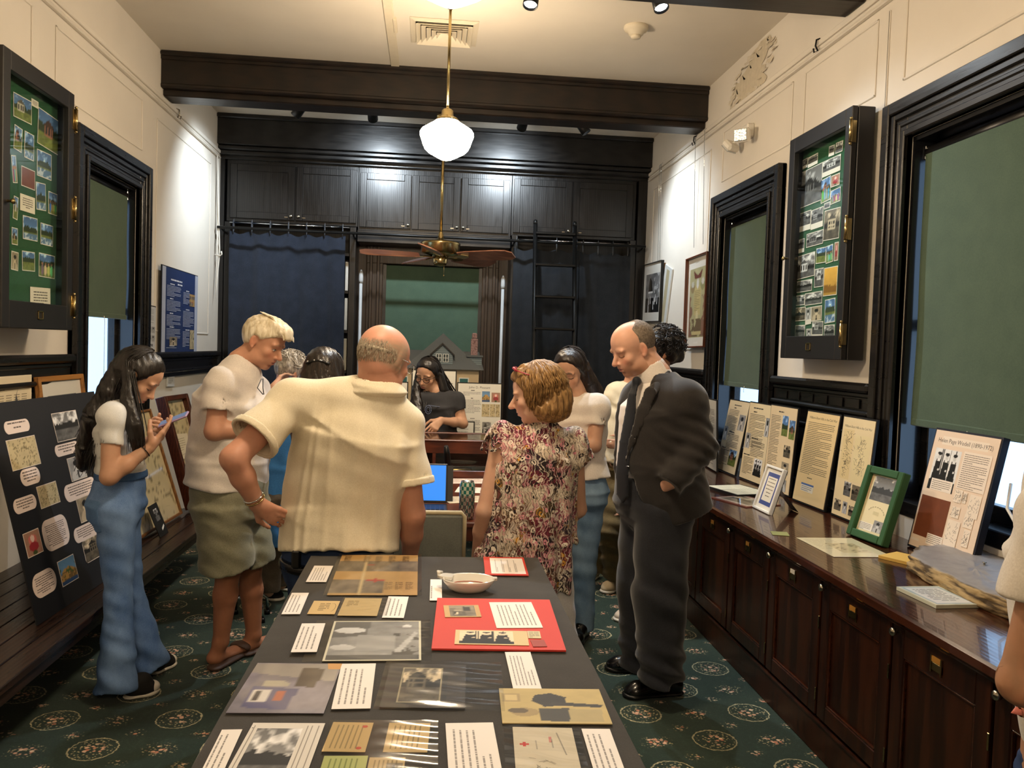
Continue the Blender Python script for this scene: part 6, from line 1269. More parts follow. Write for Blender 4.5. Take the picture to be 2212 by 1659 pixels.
# model house
def house():
 r = empty('model_house', (.1, 7.3, QZ), 'model house with grey shingle roof, cream walls, dormer and pinkish stone chimney', 'model house'); ROOF = plain('grey_roof_card', '5f666b', .8, 0, .12, 160); WALLC = plain('cream_model_wall', 'cdb896', .8, 0, .05); SID = NT('grey_siding'); co = SID.coord(); sp = SID.n('SeparateXYZ', i_0=co); m = SID.math('FRACT', SID.math('MULTIPLY', sp.outputs[2], 62.0)); SID.set(Base_Color=SID.mix(SID.math('GREATER_THAN', m, .8), lin('7b8b93'), lin('3d474d')), Roughness=.7)
 y0, y1, ez = 7.12, 7.68, 1.39
 b = MB(); b.box((-.36, y0 + .05, QZ + .006), (.43, y1 - .03, ez)); b.build('walls', WALLC, r)
 for (x, z) in ((.26, 1.22), (-.1, 1.22), (.05, 1.22), (-.26, 1.22)):
  b = MB(); b.box((x, y0 + .042, z), (x + .085, y0 + .05, z + .10)); w = b.build('window', plain('model_window', 'dfe5e4', .4), r); MB().box((x + .008, y0 + .038, z + .008), (x + .077, y0 + .043, z + .092)).build('pane', plain('model_pane', '3a6e70', .25), w)
 b = MB(); T = (-.20, .46); ap = (.12, 7.42, 1.70)
 b.add([(T[0] - .02, y0, ez), (T[1], y0, ez), ap, (T[0] - .02, y1, ez), (T[1], y1, ez), (.12, 7.42, 1.70)], [(0, 1, 2), (4, 3, 2), (3, 0, 2), (1, 4, 2), (0, 3, 4, 1)])
 b.add([(-.42, y0 + .02, ez), (.47, y0 + .02, ez), (.44, 7.42, 1.545), (-.36, 7.42, 1.545), (-.42, y1, ez), (.47, y1, ez)], [(0, 1, 2, 3), (5, 4, 3, 2), (4, 0, 3), (1, 5, 2), (0, 4, 5, 1)]); b.build('roof', ROOF, r)
 b = MB(); cx = .112; g = [(cx - .09, 1.43), (cx + .09, 1.43), (cx + .09, 1.52), (cx, 1.60), (cx - .09, 1.52)]
 b.prism(g, y0 + .035, y0 + .22, 'y'); dm = b.build('dormer', SID.m, r); b = MB()
 for s in (-1, 1): b.add([(cx, y0 + .015, 1.615), (cx + s * .105, y0 + .015, 1.515), (cx + s * .105, y0 + .25, 1.515), (cx, y0 + .25, 1.615), (cx, y0 + .015, 1.600), (cx + s * .105, y0 + .015, 1.5), (cx + s * .105, y0 + .25, 1.5), (cx, y0 + .25, 1.6)], [(0, 1, 2, 3), (7, 6, 5, 4), (0, 4, 5, 1), (1, 5, 6, 2), (3, 2, 6, 7)])
 b.build('dormer_roof', BLKP, dm); b = MB()
 for k in (-1, 1): b.box((cx + k * .03 - .024, y0 + .03, 1.45), (cx + k * .03 + .024, y0 + .036, 1.52))
 b.build('dormer_window', plain('model_window_white', 'dfe5e4', .4), dm); b = MB()
 for k in (-1, 1):
  for j in (-1, 1):
   for q in (0, 1): b.box((cx + k * .03 + j * .011 - .008, y0 + .027, 1.455 + .033 * q), (cx + k * .03 + j * .011 + .008, y0 + .031, 1.483 + .033 * q))
 b.build('dormer_pane', plain('model_pane_dark', '2c3c42', .3), dm)
 b = MB(); b.box((.33, y0 + .10, 1.42), (.455, y0 + .3, 1.50)); b.build('side_dormer', SID.m, r); b = MB(); b.box((.32, y0 + .08, 1.50), (.465, y0 + .32, 1.515)); b.build('side_dormer_roof', ROOF, r)
 b = MB(); b.box((.365, 7.36, 1.45), (.425, 7.41, 1.66), bev=.004); b.box((.372, 7.365, 1.66), (.418, 7.405, 1.71), bev=.008)
 st = NT('pink_stone'); v = st.n('TexVoronoi', i_Vector=st.coord(), i_Scale=85.0); st.set(Base_Color=st.mix(v.outputs[0], lin('b79a9a'), lin('6e5558')), Roughness=.9); b.build('chimney', st.m, r)
house()
# ================================================================ PEOPLE: smooth-blended distance fields turned into meshes
def V3(*a): return np.array(a, dtype=np.float64)
def nz(v): v = np.asarray(v, float); return v / (np.linalg.norm(v) + 1e-12)
class Sdf:
 """list of blended shapes; each has a function, a bounding box, a blend radius and an operation"""
 def __init__(s): s.p = []
 def _add(s, f, lo, hi, k, op='u'): s.p.append((f, np.array(lo) - k - .02, np.array(hi) + k + .02, k, op)); return s
 def cap(s, a, b, r1, r2=None, k=.02, op='u', flat=None, sq=None):
  """tapered limb a->b; flat=(cutA, cutB) gives flat ends; sq=(dir, factor) thins it along dir"""
  a, b = np.array(a, float), np.array(b, float); r2 = r1 if r2 is None else r2; ab = b - a; L = np.linalg.norm(ab); u = ab / (L + 1e-12); R = max(r1, r2)
  sd = None if sq is None else nz(sq[0]); sf = 1 if sq is None else sq[1]
  def f(P):
   q = P - a; t = np.clip(q @ u / (L + 1e-12), 0, 1); w = q - t[..., None] * ab
   if sd is not None: w = w + (w @ sd)[..., None] * sd * (1 / sf - 1)
   d = np.linalg.norm(w, axis=-1) - (r1 + (r2 - r1) * t)
   if flat:
    h = q @ u
    if flat[0]: d = np.maximum(d, -h)
    if flat[1]: d = np.maximum(d, h - L)
   return d
  return s._add(f, np.minimum(a, b) - R, np.maximum(a, b) + R, k, op)
 def ell(s, c, r, k=.02, op='u', R=None):
  """ellipsoid, R = 3x3 rows of local axes"""
  c = np.array(c, float); r = np.array(r, float) if np.ndim(r) else np.array([r] * 3, float); m = r.min(); Q = np.eye(3) if R is None else np.array(R)
  def f(P):
   q = (P - c) @ Q.T; n = np.linalg.norm(q / r, axis=-1); g = np.linalg.norm(q / r ** 2, axis=-1) + 1e-9
   return n * (n - 1) / g
  X = np.abs(Q.T) @ r; return s._add(f, c - X, c + X, k, op)
 def loft(s, st, k=.02, op='u', e=2.0, cut=(0, 0)):
  """stations (centre, half width, half depth, width direction) joined into a trunk or trouser leg"""
  cs = np.array([q[0] for q in st], float); W = np.array([q[1] for q in st], float); D = np.array([q[2] for q in st], float); X = np.array([nz(q[3]) for q in st]); n = len(st)
  seg = cs[1:] - cs[:-1]; L = np.linalg.norm(seg, axis=1)
  def f(P):
   best = np.full(P.shape[:-1], 1e9)
   for i in range(n - 1):
    u = seg[i] / L[i]; q = P - cs[i]; h = q @ u; t = np.clip(h / L[i], 0, 1); tt = t * t * (3 - 2 * t) if False else t
    x = nz(X[i] + X[i + 1]); x = nz(x - u * (x @ u)); y = np.cross(u, x); o = q - t[..., None] * seg[i]
    w = W[i] + (W[i + 1] - W[i]) * tt; d = D[i] + (D[i + 1] - D[i]) * tt; a, b, ax = np.abs(o @ x), np.abs(o @ y), np.abs(o @ u)
    m = np.minimum(w, d); v = ((a / w) ** e + (b / d) ** e) ** (1 / e); dd = (v - 1) * m; dd = np.where(ax > 1e-9, np.sqrt(np.maximum(dd, 0) ** 2 + ax ** 2) + np.minimum(dd, 0), dd)
    best = np.minimum(best, dd) if i == 0 else smin(best, dd, min(.03, D.min() * .5))
   if cut[0]: u = seg[0] / L[0]; best = np.maximum(best, -((P - cs[0]) @ u))
   if cut[1]: u = seg[-1] / L[-1]; best = np.maximum(best, (P - cs[-1]) @ u)
   return best
  R = max(W.max(), D.max()); return s._add(f, cs.min(0) - R, cs.max(0) + R, k, op)
 def only(s, c, ax, hs, r=.01):
  """keep what lies inside a rounded box"""
  c = np.array(c, float); X = np.array([nz(a) for a in ax]); hs = np.array(hs, float) - r
  def f(P):
   q = np.abs((P - c) @ X.T) - hs; return np.linalg.norm(np.maximum(q, 0), axis=-1) + np.minimum(q.max(-1), 0) - r
  s.p.append((f, np.array([-50.] * 3), np.array([50.] * 3), .002, 'i')); s.box_ = (c - (hs + r) @ np.abs(X), c + (hs + r) @ np.abs(X)); return s
 def plane(s, p, nrm, lo, hi, k=.003):
  """cut away everything on the side nrm points to, inside the box"""
  p, nrm = np.array(p, float), nz(nrm); return s._add(lambda P: -((P - p) @ nrm), lo, hi, k, 's')
 def grid(s, lo, hi, h):
  lo = np.array(lo, float); n = np.maximum(np.ceil((np.array(hi) - lo) / h).astype(int), 2) + 1
  Vv = np.full(n, .25); ax = [lo[i] + h * np.arange(n[i]) for i in range(3)]
  for (f, a, b, k, op) in s.p:
   i0 = np.clip(np.floor((a - lo) / h).astype(int), 0, n); i1 = np.clip(np.ceil((b - lo) / h).astype(int) + 1, 0, n)
   if (i1 <= i0).any(): continue
   sl = tuple(slice(i0[j], i1[j]) for j in range(3)); P = np.stack(np.meshgrid(ax[0][sl[0]], ax[1][sl[1]], ax[2][sl[2]], indexing='ij'), -1); d = f(P)
   Vv[sl] = smin(Vv[sl], d, k) if op == 'u' else (-smin(-Vv[sl], d, k) if op == 's' else np.maximum(Vv[sl], d))
  return Vv, lo
 def bounds(s):
  us = [q for q in s.p if q[4] == 'u']; return np.min([q[1] for q in us], 0), np.max([q[2] for q in us], 0)
 def mesh(s, h=.008, lo=None, hi=None, disp=None):
  a, b = s.bounds(); lo = a if lo is None else np.maximum(lo, a - .0); hi = b if hi is None else np.minimum(hi, b)
  if hasattr(s, 'box_'): lo = np.maximum(lo, s.box_[0] - .02); hi = np.minimum(hi, s.box_[1] + .02)
  Vv, lo = s.grid(lo, hi, h)
  if disp is not None:
   n = Vv.shape; m = np.abs(Vv) < 4 * h; idx = np.argwhere(m); P = lo + idx * h; Vv[m] += disp(P)
  return nets(Vv, lo, h)
def smin(a, b, k):
 if k <= 0: return np.minimum(a, b)
 h = np.clip(.5 + .5 * (b - a) / k, 0, 1); return b * (1 - h) + a * h - k * h * (1 - h)
def nets(Vv, lo, h):
 """naive surface nets"""
 S = Vv < 0; nx, ny, nz_ = Vv.shape; c = np.zeros((nx - 1, ny - 1, nz_ - 1), np.int32)
 for dx in (0, 1):
  for dy in (0, 1):
   for dz in (0, 1): c += S[dx:nx - 1 + dx, dy:ny - 1 + dy, dz:nz_ - 1 + dz]
 act = (c > 0) & (c < 8); idx = -np.ones(c.shape, np.int64); ii = np.argwhere(act); idx[act] = np.arange(len(ii)); acc = np.zeros((len(ii), 3)); cnt = np.zeros(len(ii))
 cor = [(dx, dy, dz) for dx in (0, 1) for dy in (0, 1) for dz in (0, 1)]; val = {q: Vv[ii[:, 0] + q[0], ii[:, 1] + q[1], ii[:, 2] + q[2]] for q in cor}
 for q in cor:
  for ax in range(3):
   if q[ax]: continue
   r = list(q); r[ax] = 1; a, b = val[q], val[tuple(r)]; m = (a < 0) != (b < 0); t = a[m] / (a[m] - b[m]); p = np.tile(np.array(q, float), (m.sum(), 1)); p[:, ax] += t; acc[m] += p; cnt[m] += 1
 verts = lo + h * (ii + acc / cnt[:, None]); F = []
 for ax in range(3):
  b, cc = (ax + 1) % 3, (ax + 2) % 3; s0 = [slice(None)] * 3; s1 = [slice(None)] * 3; s0[ax] = slice(0, -1); s1[ax] = slice(1, None)
  e = S[tuple(s0)] != S[tuple(s1)]; E = np.argwhere(e); E = E[(E[:, b] > 0) & (E[:, cc] > 0) & (E[:, b] < Vv.shape[b] - 1) & (E[:, cc] < Vv.shape[cc] - 1)]
  if not len(E): continue
  fl = S[tuple(s0)][E[:, 0], E[:, 1], E[:, 2]]
  def g(ob, oc): q = E.copy(); q[:, b] -= ob; q[:, cc] -= oc; return idx[q[:, 0], q[:, 1], q[:, 2]]
  quad = np.stack([g(1, 1), g(0, 1), g(0, 0), g(1, 0)], 1); quad[~fl] = quad[~fl][:, ::-1]; F.append(quad)
 F = np.concatenate(F) if F else np.zeros((0, 4), int); return verts, F[(F >= 0).all(1)]
def relax(v, f, n=2, k=.5):
 for _ in range(n):
  s = np.zeros_like(v); c = np.zeros(len(v))
  for i in range(4): j = (i + 1) % 4; np.add.at(s, f[:, i], v[f[:, j]]); np.add.at(s, f[:, j], v[f[:, i]]); np.add.at(c, f[:, i], 1); np.add.at(c, f[:, j], 1)
  m = c > 0; v[m] += k * (s[m] / c[m][:, None] - v[m])
 return v
def waves(P, seed, dirs, amp):
 """warped ripples: cloth folds, grooves in hair"""
 rs = np.random.RandomState(seed); o = np.zeros(len(P))
 for (d, fr, a) in dirs:
  w1 = nz(rs.randn(3)); w2 = nz(rs.randn(3)); ph = rs.rand() * 6.28
  o += a * np.sin(fr * (P @ np.array(d, float)) + 1.6 * np.sin(7 * (P @ w1) + ph) + 1.1 * np.sin(13 * (P @ w2) + ph * 2) + ph)
 return amp * o
# -------------------------------------------------- hand
def hand(S, wrist, d, palm, side, curl=(.3, .35, .4, .45), thumb=.4, sc=1.0, spread=.06, r=1.0):
 """d: wrist-to-knuckle direction, palm: direction the palm faces, side: +1 when the thumb is on the left of d seen from the back of the hand"""
 d, palm = nz(d), np.asarray(palm, float); palm = nz(palm - d * (palm @ d)); x = np.cross(d, palm) * side; W = np.array(wrist, float); L = .085 * sc
 S.cap(W, W + d * .03 * sc, .026 * sc * r, .027 * sc * r, k=.015, sq=(palm, .72)); tips = []
 off = (-.030, -.010, .010, .028); ln = ((.042, .026, .02), (.046, .029, .021), (.043, .027, .02), (.034, .021, .018))
 for i in range(4):
  kn = W + d * (L - (.004 if i == 0 else .008 if i == 3 else 0) * sc) - x * off[i] * sc
  S.cap(W + d * .02 * sc - x * off[i] * .55 * sc, kn, .0125 * sc * r, .0105 * sc * r, k=.014)
  a = curl[i]; p = kn; dr = nz(d - x * off[i] / .03 * spread)
  for j, l in enumerate(ln[i]):
   a_ = a * (1.0 if j == 0 else 1.25); u = dr * math.cos(a_) + palm * math.sin(a_); u = nz(u); q = p + u * l * sc; rr = (.0092, .0082, .0072)[j] * sc * r
   S.cap(p, q, rr, rr * .9, k=.003 if j else .006)
   palm_n = nz(palm - u * (palm @ u)); dr = u; p = q; palm2 = nz(np.cross(np.cross(u, palm), u)); palm = palm2 if j < 2 else palm
  tips.append(p); palm = nz(np.asarray(palm0)) if False else palm
  palm = HAND_P[0] if HAND_P[0] is not None else palm
 b = W + d * .022 * sc + x * .024 * sc + palm * .006 * sc; t = nz(d * .62 + x * .72 + palm * thumb); m = b + t * .042 * sc; t2 = nz(d * .9 + x * .22 + palm * (thumb + .1)); m2 = m + t2 * .032 * sc; m3 = m2 + nz(d * .95 + palm * thumb) * .025 * sc
 S.cap(b, m, .0155 * sc * r, .012 * sc * r, k=.012); S.cap(m, m2, .0108 * sc * r, .0098 * sc * r, k=.005); S.cap(m2, m3, .0096 * sc * r, .0085 * sc * r, k=.003); return tips
HAND_P = [None]
def handx(S, wrist, d, palm, side, **k):
 d = nz(d); p = np.asarray(palm, float); HAND_P[0] = nz(p - d * (p @ d)); t = hand(S, wrist, d, HAND_P[0], side, **k); HAND_P[0] = None; return t
# -------------------------------------------------- head
def headframe(c, yaw, pitch, roll=0.0):
 """yaw: degrees clockwise from facing away down the room; pitch: nod down; returns centre and rows x (own right), y (face), z (crown)"""
 y, p, r = math.radians(yaw), math.radians(pitch), math.radians(roll); f = np.array([math.sin(y) * math.cos(p), math.cos(y) * math.cos(p), -math.sin(p)]); x = np.array([math.cos(y), -math.sin(y), 0]); z = np.cross(x, f)
 x, z = math.cos(r) * x + math.sin(r) * z, -math.sin(r) * x + math.cos(r) * z; return np.array(c, float), np.stack([x, f, z])
def head(S, H, sc=1.0, neck=None, jaw=1.0, nose=1.0, open_=False, fem=False, belly=0):
 c, R = H; G = lambda *p: c + (np.array(p) * sc) @ R; E = lambda p, r, k=.02, op='u', Q=None: S.ell(G(*p), np.array(r) * sc, k * sc, op, R if Q is None else Q)
 E((0, -.018, .028), (.076, .094, .088), .02); E((0, .018, .035), (.066, .072, .072), .03); E((0, .028, -.045), (.055 * jaw, .060, .070), .03); E((0, .062, -.102), (.023 * jaw, .020, .016), .024)
 for s in (-1, 1):
  E((s * .042 * jaw, .018, -.078), (.020, .036, .022), .03); E((s * .044, .060, -.030), (.020, .018, .018), .022); E((s * .030, .079, .018), (.026, .013, .009 if fem else .011), .014)
 E((0, .066, -.055), (.034, .028, .032), .024)
 for s in (-1, 1): E((s * .031, .103, -.004), (.019, .014, .0125), .012, 's'); E((s * .031, .0735, -.004), (.0145, .0135, .0125), .003)
 S.cap(G(0, .086, .006), G(0, .104 * nose if nose > 1 else .104, -.034), .0075 * sc, .0105 * sc, k=.012 * sc); E((0, .102 + .004 * nose, -.036), (.0105, .011, .009), .008)
 for s in (-1, 1): E((s * .012, .093, -.040), (.0075, .010, .0065), .006); E((s * .006, .100, -.0455), (.0035, .005, .003), .003, 's')
 E((0, .090, -.0625), (.021, .0085, .0048), .005); E((0, .0885, -.0735), (.019, .0085, .0056), .005); S.cap(G(-.02, .094, -.0678), G(.02, .094, -.0678), .0022 * sc, k=.003, op='s'); E((0, .083, -.086), (.016, .008, .005), .006, 's')
 for s in (-1, 1):
  a = math.radians(22) * s; Q = np.array([[math.cos(a), math.sin(a), 0], [-math.sin(a), math.cos(a), 0], [0, 0, 1]]) @ R; E((s * .078, -.012, -.008), (.0075, .017, .030), .006, 'u', Q); E((s * .086, -.006, -.002), (.006, .009, .017), .004, 's', Q); E((s * .079, -.004, -.034), (.006, .008, .009), .005, 'u', Q)
 if neck is not None: S.cap(G(0, -.020, -.055), neck, .052 * sc * (.86 if fem else 1.0), .060 * sc * (.86 if fem else 1.06), k=.03 * sc)
def paint_head(v, H, col, base, sc=1.0, brow='3a2a20', lip=None, closed=True, iris='2a1a10', lash='1a1210', stubble=None, red=0.0, scalp=None, browk=.75):
 c, R = H; q = ((v - c) @ R.T) / sc; b = np.array(lin(base)); near = (np.abs(q) < [.12, .14, .16]).all(1)
 def blobp(p, r, cc, k, hard=.35):
  d = np.linalg.norm((q - p) / r, axis=1); w = np.clip((1 - d) / hard, 0, 1) * k * near; col[:] = col * (1 - w[:, None]) + np.array(cc) * w[:, None]
 rc = b * np.array([1.08, .78, .72]);
 for s in (-1, 1): blobp((s * .042, .075, -.035), (.03, .04, .028), rc, .45 + red, 1.0); blobp((s * .085, -.01, -.01), (.02, .03, .035), rc, .5 + red * .5, .8)
 blobp((0, .108, -.036), (.018, .02, .016), rc, .5 + red, .8)
 if scalp: blobp((0, -.01, .09), (.10, .12, .07), lin(scalp), .5, .8)
 lc = np.array(lin(lip)) if lip else b * np.array([.88, .52, .5]); blobp((0, .095, -.068), (.024, .014, .0115), lc, .8, .4); blobp((0, .096, -.068), (.019, .012, .0022), b * .22, .85, .5)
 if stubble: m = (q[:, 2] < -.052 + .05 * np.clip((.05 - q[:, 1]) / .07, 0, 1)) & (q[:, 1] > -.005) & near & ~((np.abs(q[:, 0]) < .02) & (np.abs(q[:, 2] + .068) < .01)); k_ = np.clip((-.045 - q[:, 2]) / .03, 0, 1) * .45; col[m] = col[m] * (1 - k_[m][:, None]) + np.array(lin(stubble)) * k_[m][:, None]
 for s in (-1, 1):
  x = s * .031; be = s * (q[:, 0] - x)
  arch = .0235 - 10 * (be + .004) ** 2; m = near & (np.abs(q[:, 2] - arch) < .0042 * np.clip((.021 - be) / .02 + .25, .3, 1)) & (np.abs(be) < .021) & (q[:, 1] > .04); col[m] = col[m] * (1 - browk) + np.array(lin(brow)) * browk
  if closed:
   lid = near & (np.abs(be) < .0165) & (np.abs(q[:, 2] + .012 - 14 * be ** 2) < .0020) & (q[:, 1] > .05); col[lid] = np.array(lin(lash)); blobp((x, .084, -.002), (.018, .02, .009), b * .82, .5, .8)
  else:
   m = near & ((be / .0125) ** 2 + ((q[:, 2] + .005) / .0052) ** 2 < 1) & (q[:, 1] > .06); col[m] = lin('d8d2cc'); m2 = near & (be ** 2 + (q[:, 2] + .005) ** 2 < .0049 ** 2) & (q[:, 1] > .06); col[m & m2] = lin(iris); m = near & (np.abs(((be / .0135) ** 2 + ((q[:, 2] + .005) / .006) ** 2) - 1.05) < .22) & (q[:, 1] > .05) & (q[:, 2] > -.006); col[m] = lin(lash)
 return col
def skinmat():
 n = NT('skin'); a = n.n('Attribute', attribute_name='Col'); no = n.n('TexNoise', i_Vector=n.coord(), i_Scale=55.0, i_Detail=4.0); k = n.math('MULTIPLY_ADD', no.outputs[0], .16, .92)
 vm = n.n('VectorMath', operation='SCALE'); n.l(a.outputs[0], vm.inputs[0]); n.l(k, vm.inputs['Scale']); n.set(Base_Color=vm.outputs[0], Roughness=.48, Specular_IOR_Level=.4, Subsurface_Weight=.12, Subsurface_Radius=(.012, .005, .003)); n.p.inputs['Subsurface Scale'].default_value = 1.0
 n.bump(no.outputs[0], .06, .002); return n.m
SKIN = skinmat()
def hairmat(name, c1, c2, rough=.38, streak=(90, 90, 6)):
 n = NT(name); co = n.coord('Object', streak); no = n.n('TexNoise', i_Vector=co, i_Scale=1.6, i_Detail=5.0, i_Distortion=.6); r = n.n('ValToRGB'); n.l(no.outputs[0], r.inputs[0]); e = r.color_ramp.elements; e[0].position = .35; e[0].color = (*lin(c1), 1); e[1].position = .68; e[1].color = (*lin(c2), 1)
 n.set(Base_Color=r.outputs[0], Roughness=rough, Specular_IOR_Level=.55); n.p.inputs['Anisotropic'].default_value = .5; n.bump(no.outputs[0], .5, .004); return n.m
def skull(h, H, t=.008, front=(0, .045, .026), tilt=(.86, -.51)):
 """hair cap that follows the skull and stops at a hairline"""
 c, R = H; G = lambda *q: c + np.array(q) @ R
 h.ell(G(0, -.018, .028), (.076 + t, .094 + t, .088 + t), .02, R=R); h.ell(G(0, .018, .035), (.066 + t, .072 + t, .072 + t), .03, R=R); h.plane(G(*front), R[1] * tilt[0] + R[2] * tilt[1], c - .25, c + .25, .012)
def hairmesh(name, S, mat, parent, h=.005, groove=None, seed=1, strands=None, smooth=1):
 v, f = S.mesh(h, disp=(lambda P: groove(P)) if groove else None); v = relax(v, f, smooth, .4); vs, fs = [v], [f.tolist()]; n = len(v)
 if strands:
  sv, sf = [], []
  for (pts, r) in strands:
   pts = np.array(pts); m = len(pts); k = 4; up = np.array([.3, .2, .9]); b0 = n + sum(len(a) for a in sv); t = np.gradient(pts, axis=0); t /= np.linalg.norm(t, axis=1)[:, None] + 1e-9; a = np.cross(t, up); a /= np.linalg.norm(a, axis=1)[:, None] + 1e-9; b = np.cross(a, t); rr = r * np.sin(np.linspace(.5, math.pi - .12, m)) ** .5; ring = []
   for j in range(k): th = 2 * math.pi * j / k; ring.append(pts + rr[:, None] * (math.cos(th) * a + math.sin(th) * b))
   R = np.stack(ring, 1).reshape(-1, 3); sv.append(R)
   for i in range(m - 1):
    for j in range(k): j2 = (j + 1) % k; sf.append([b0 + i * k + j, b0 + i * k + j2, b0 + (i + 1) * k + j2, b0 + (i + 1) * k + j])
  vs.append(np.concatenate(sv)); fs.append(sf)
 return link(name, np.concatenate(vs), [q for a in fs for q in a], mat, parent, smooth=True)
def garment(name, S, mat, parent, h=.009, disp=None, n=2, col=None):
 v, f = S.mesh(h, disp=disp); v = relax(v, f, n, .4); return link(name, v, f.tolist(), mat, parent, smooth=True)
def bodymesh(S, regions, skin, painter, label, loc, coarse=.011, group=None, box=None):
 """one skin mesh; the head and hands are sampled finely, the rest coarsely"""
 vs, fs, n = [], [], 0; fine = [(np.array(lo), np.array(hi), h) for lo, hi, h in regions]
 v, f = S.mesh(coarse, *(box or (None, None))); ctr = v[f].mean(1); keep = np.ones(len(f), bool)
 for lo, hi, h in fine: keep &= ~((ctr > lo + coarse * .8) & (ctr < hi - coarse * .8)).all(1)
 vs.append(v); fs.append(f[keep]); n = len(v)
 for i, (lo, hi, h) in enumerate(fine):
  v, f = S.mesh(h, lo, hi)
  if len(v): v = relax(v, f, 1, .3); vs.append(v); fs.append(f + n); n += len(v)
 v = np.concatenate(vs); f = np.concatenate(fs); used = np.zeros(len(v), bool); used[f.ravel()] = True; mp = -np.ones(len(v), int); mp[used] = np.arange(used.sum()); v = v[used]; f = mp[f]
 col = np.tile(np.array(lin(skin)), (len(v), 1)); col = painter(v, col) if painter else col
 o = link('person', v, f.tolist(), SKIN, smooth=True, col=col, loc=Vector(loc)); return tag(o, label, 'person', group)
def shoe(name, heel, toe, parent, mats, w=.05, hgt=.075, kind='sneaker'):
 heel, toe = np.array(heel, float), np.array(toe, float); d = nz(toe - heel); s = np.cross(d, [0, 0, 1]); L = np.linalg.norm(toe - heel); z = np.array([0, 0, 1.]); S = Sdf()
 S.ell(heel + d * .045 + z * .045, (.036, .036, .040), .02); S.cap(heel + d * .05 + z * .045, toe - d * .075 + z * .038, .034, .038, k=.02, sq=(z, .95)); S.ell(toe - d * .055 + z * .028, (.050, .045, .030), .03, R=[d, s, z]); S.ell(heel + d * .08 + z * .075, (.040, .034, .028), .03, R=[d, s, z]); S.plane(heel - z * 0 + z * .012, -z, heel - .4, heel + .4)
 o = garment(name, S, mats[0], parent, .006); T = Sdf(); T.cap(heel + d * .04 + z * .012, toe - d * .055 + z * .012, .038, .048, k=.02, sq=(z, .3)); T.ell(toe - d * .05 + z * .012, (.052, .048, .013), .02, R=[d, s, z]); sole = garment('sole', T, mats[1], o, .006)
 if kind == 'canvas':
  T = Sdf(); T.ell(toe - d * .034 + z * .030, (.038, .044, .026), .01, R=[d, s, z]); garment('toe_cap', T, mats[1], o, .005)
 if kind in ('canvas', 'sneaker'):
  b = MB()
  for i in range(4): p = toe - d * (.105 + .022 * i) + z * (.068 + .008 * i); b.tube([p - s * .018, p + z * .006, p + s * .018 - d * .01], .003, 6)
  b.build('laces', mats[2], o)
 return o
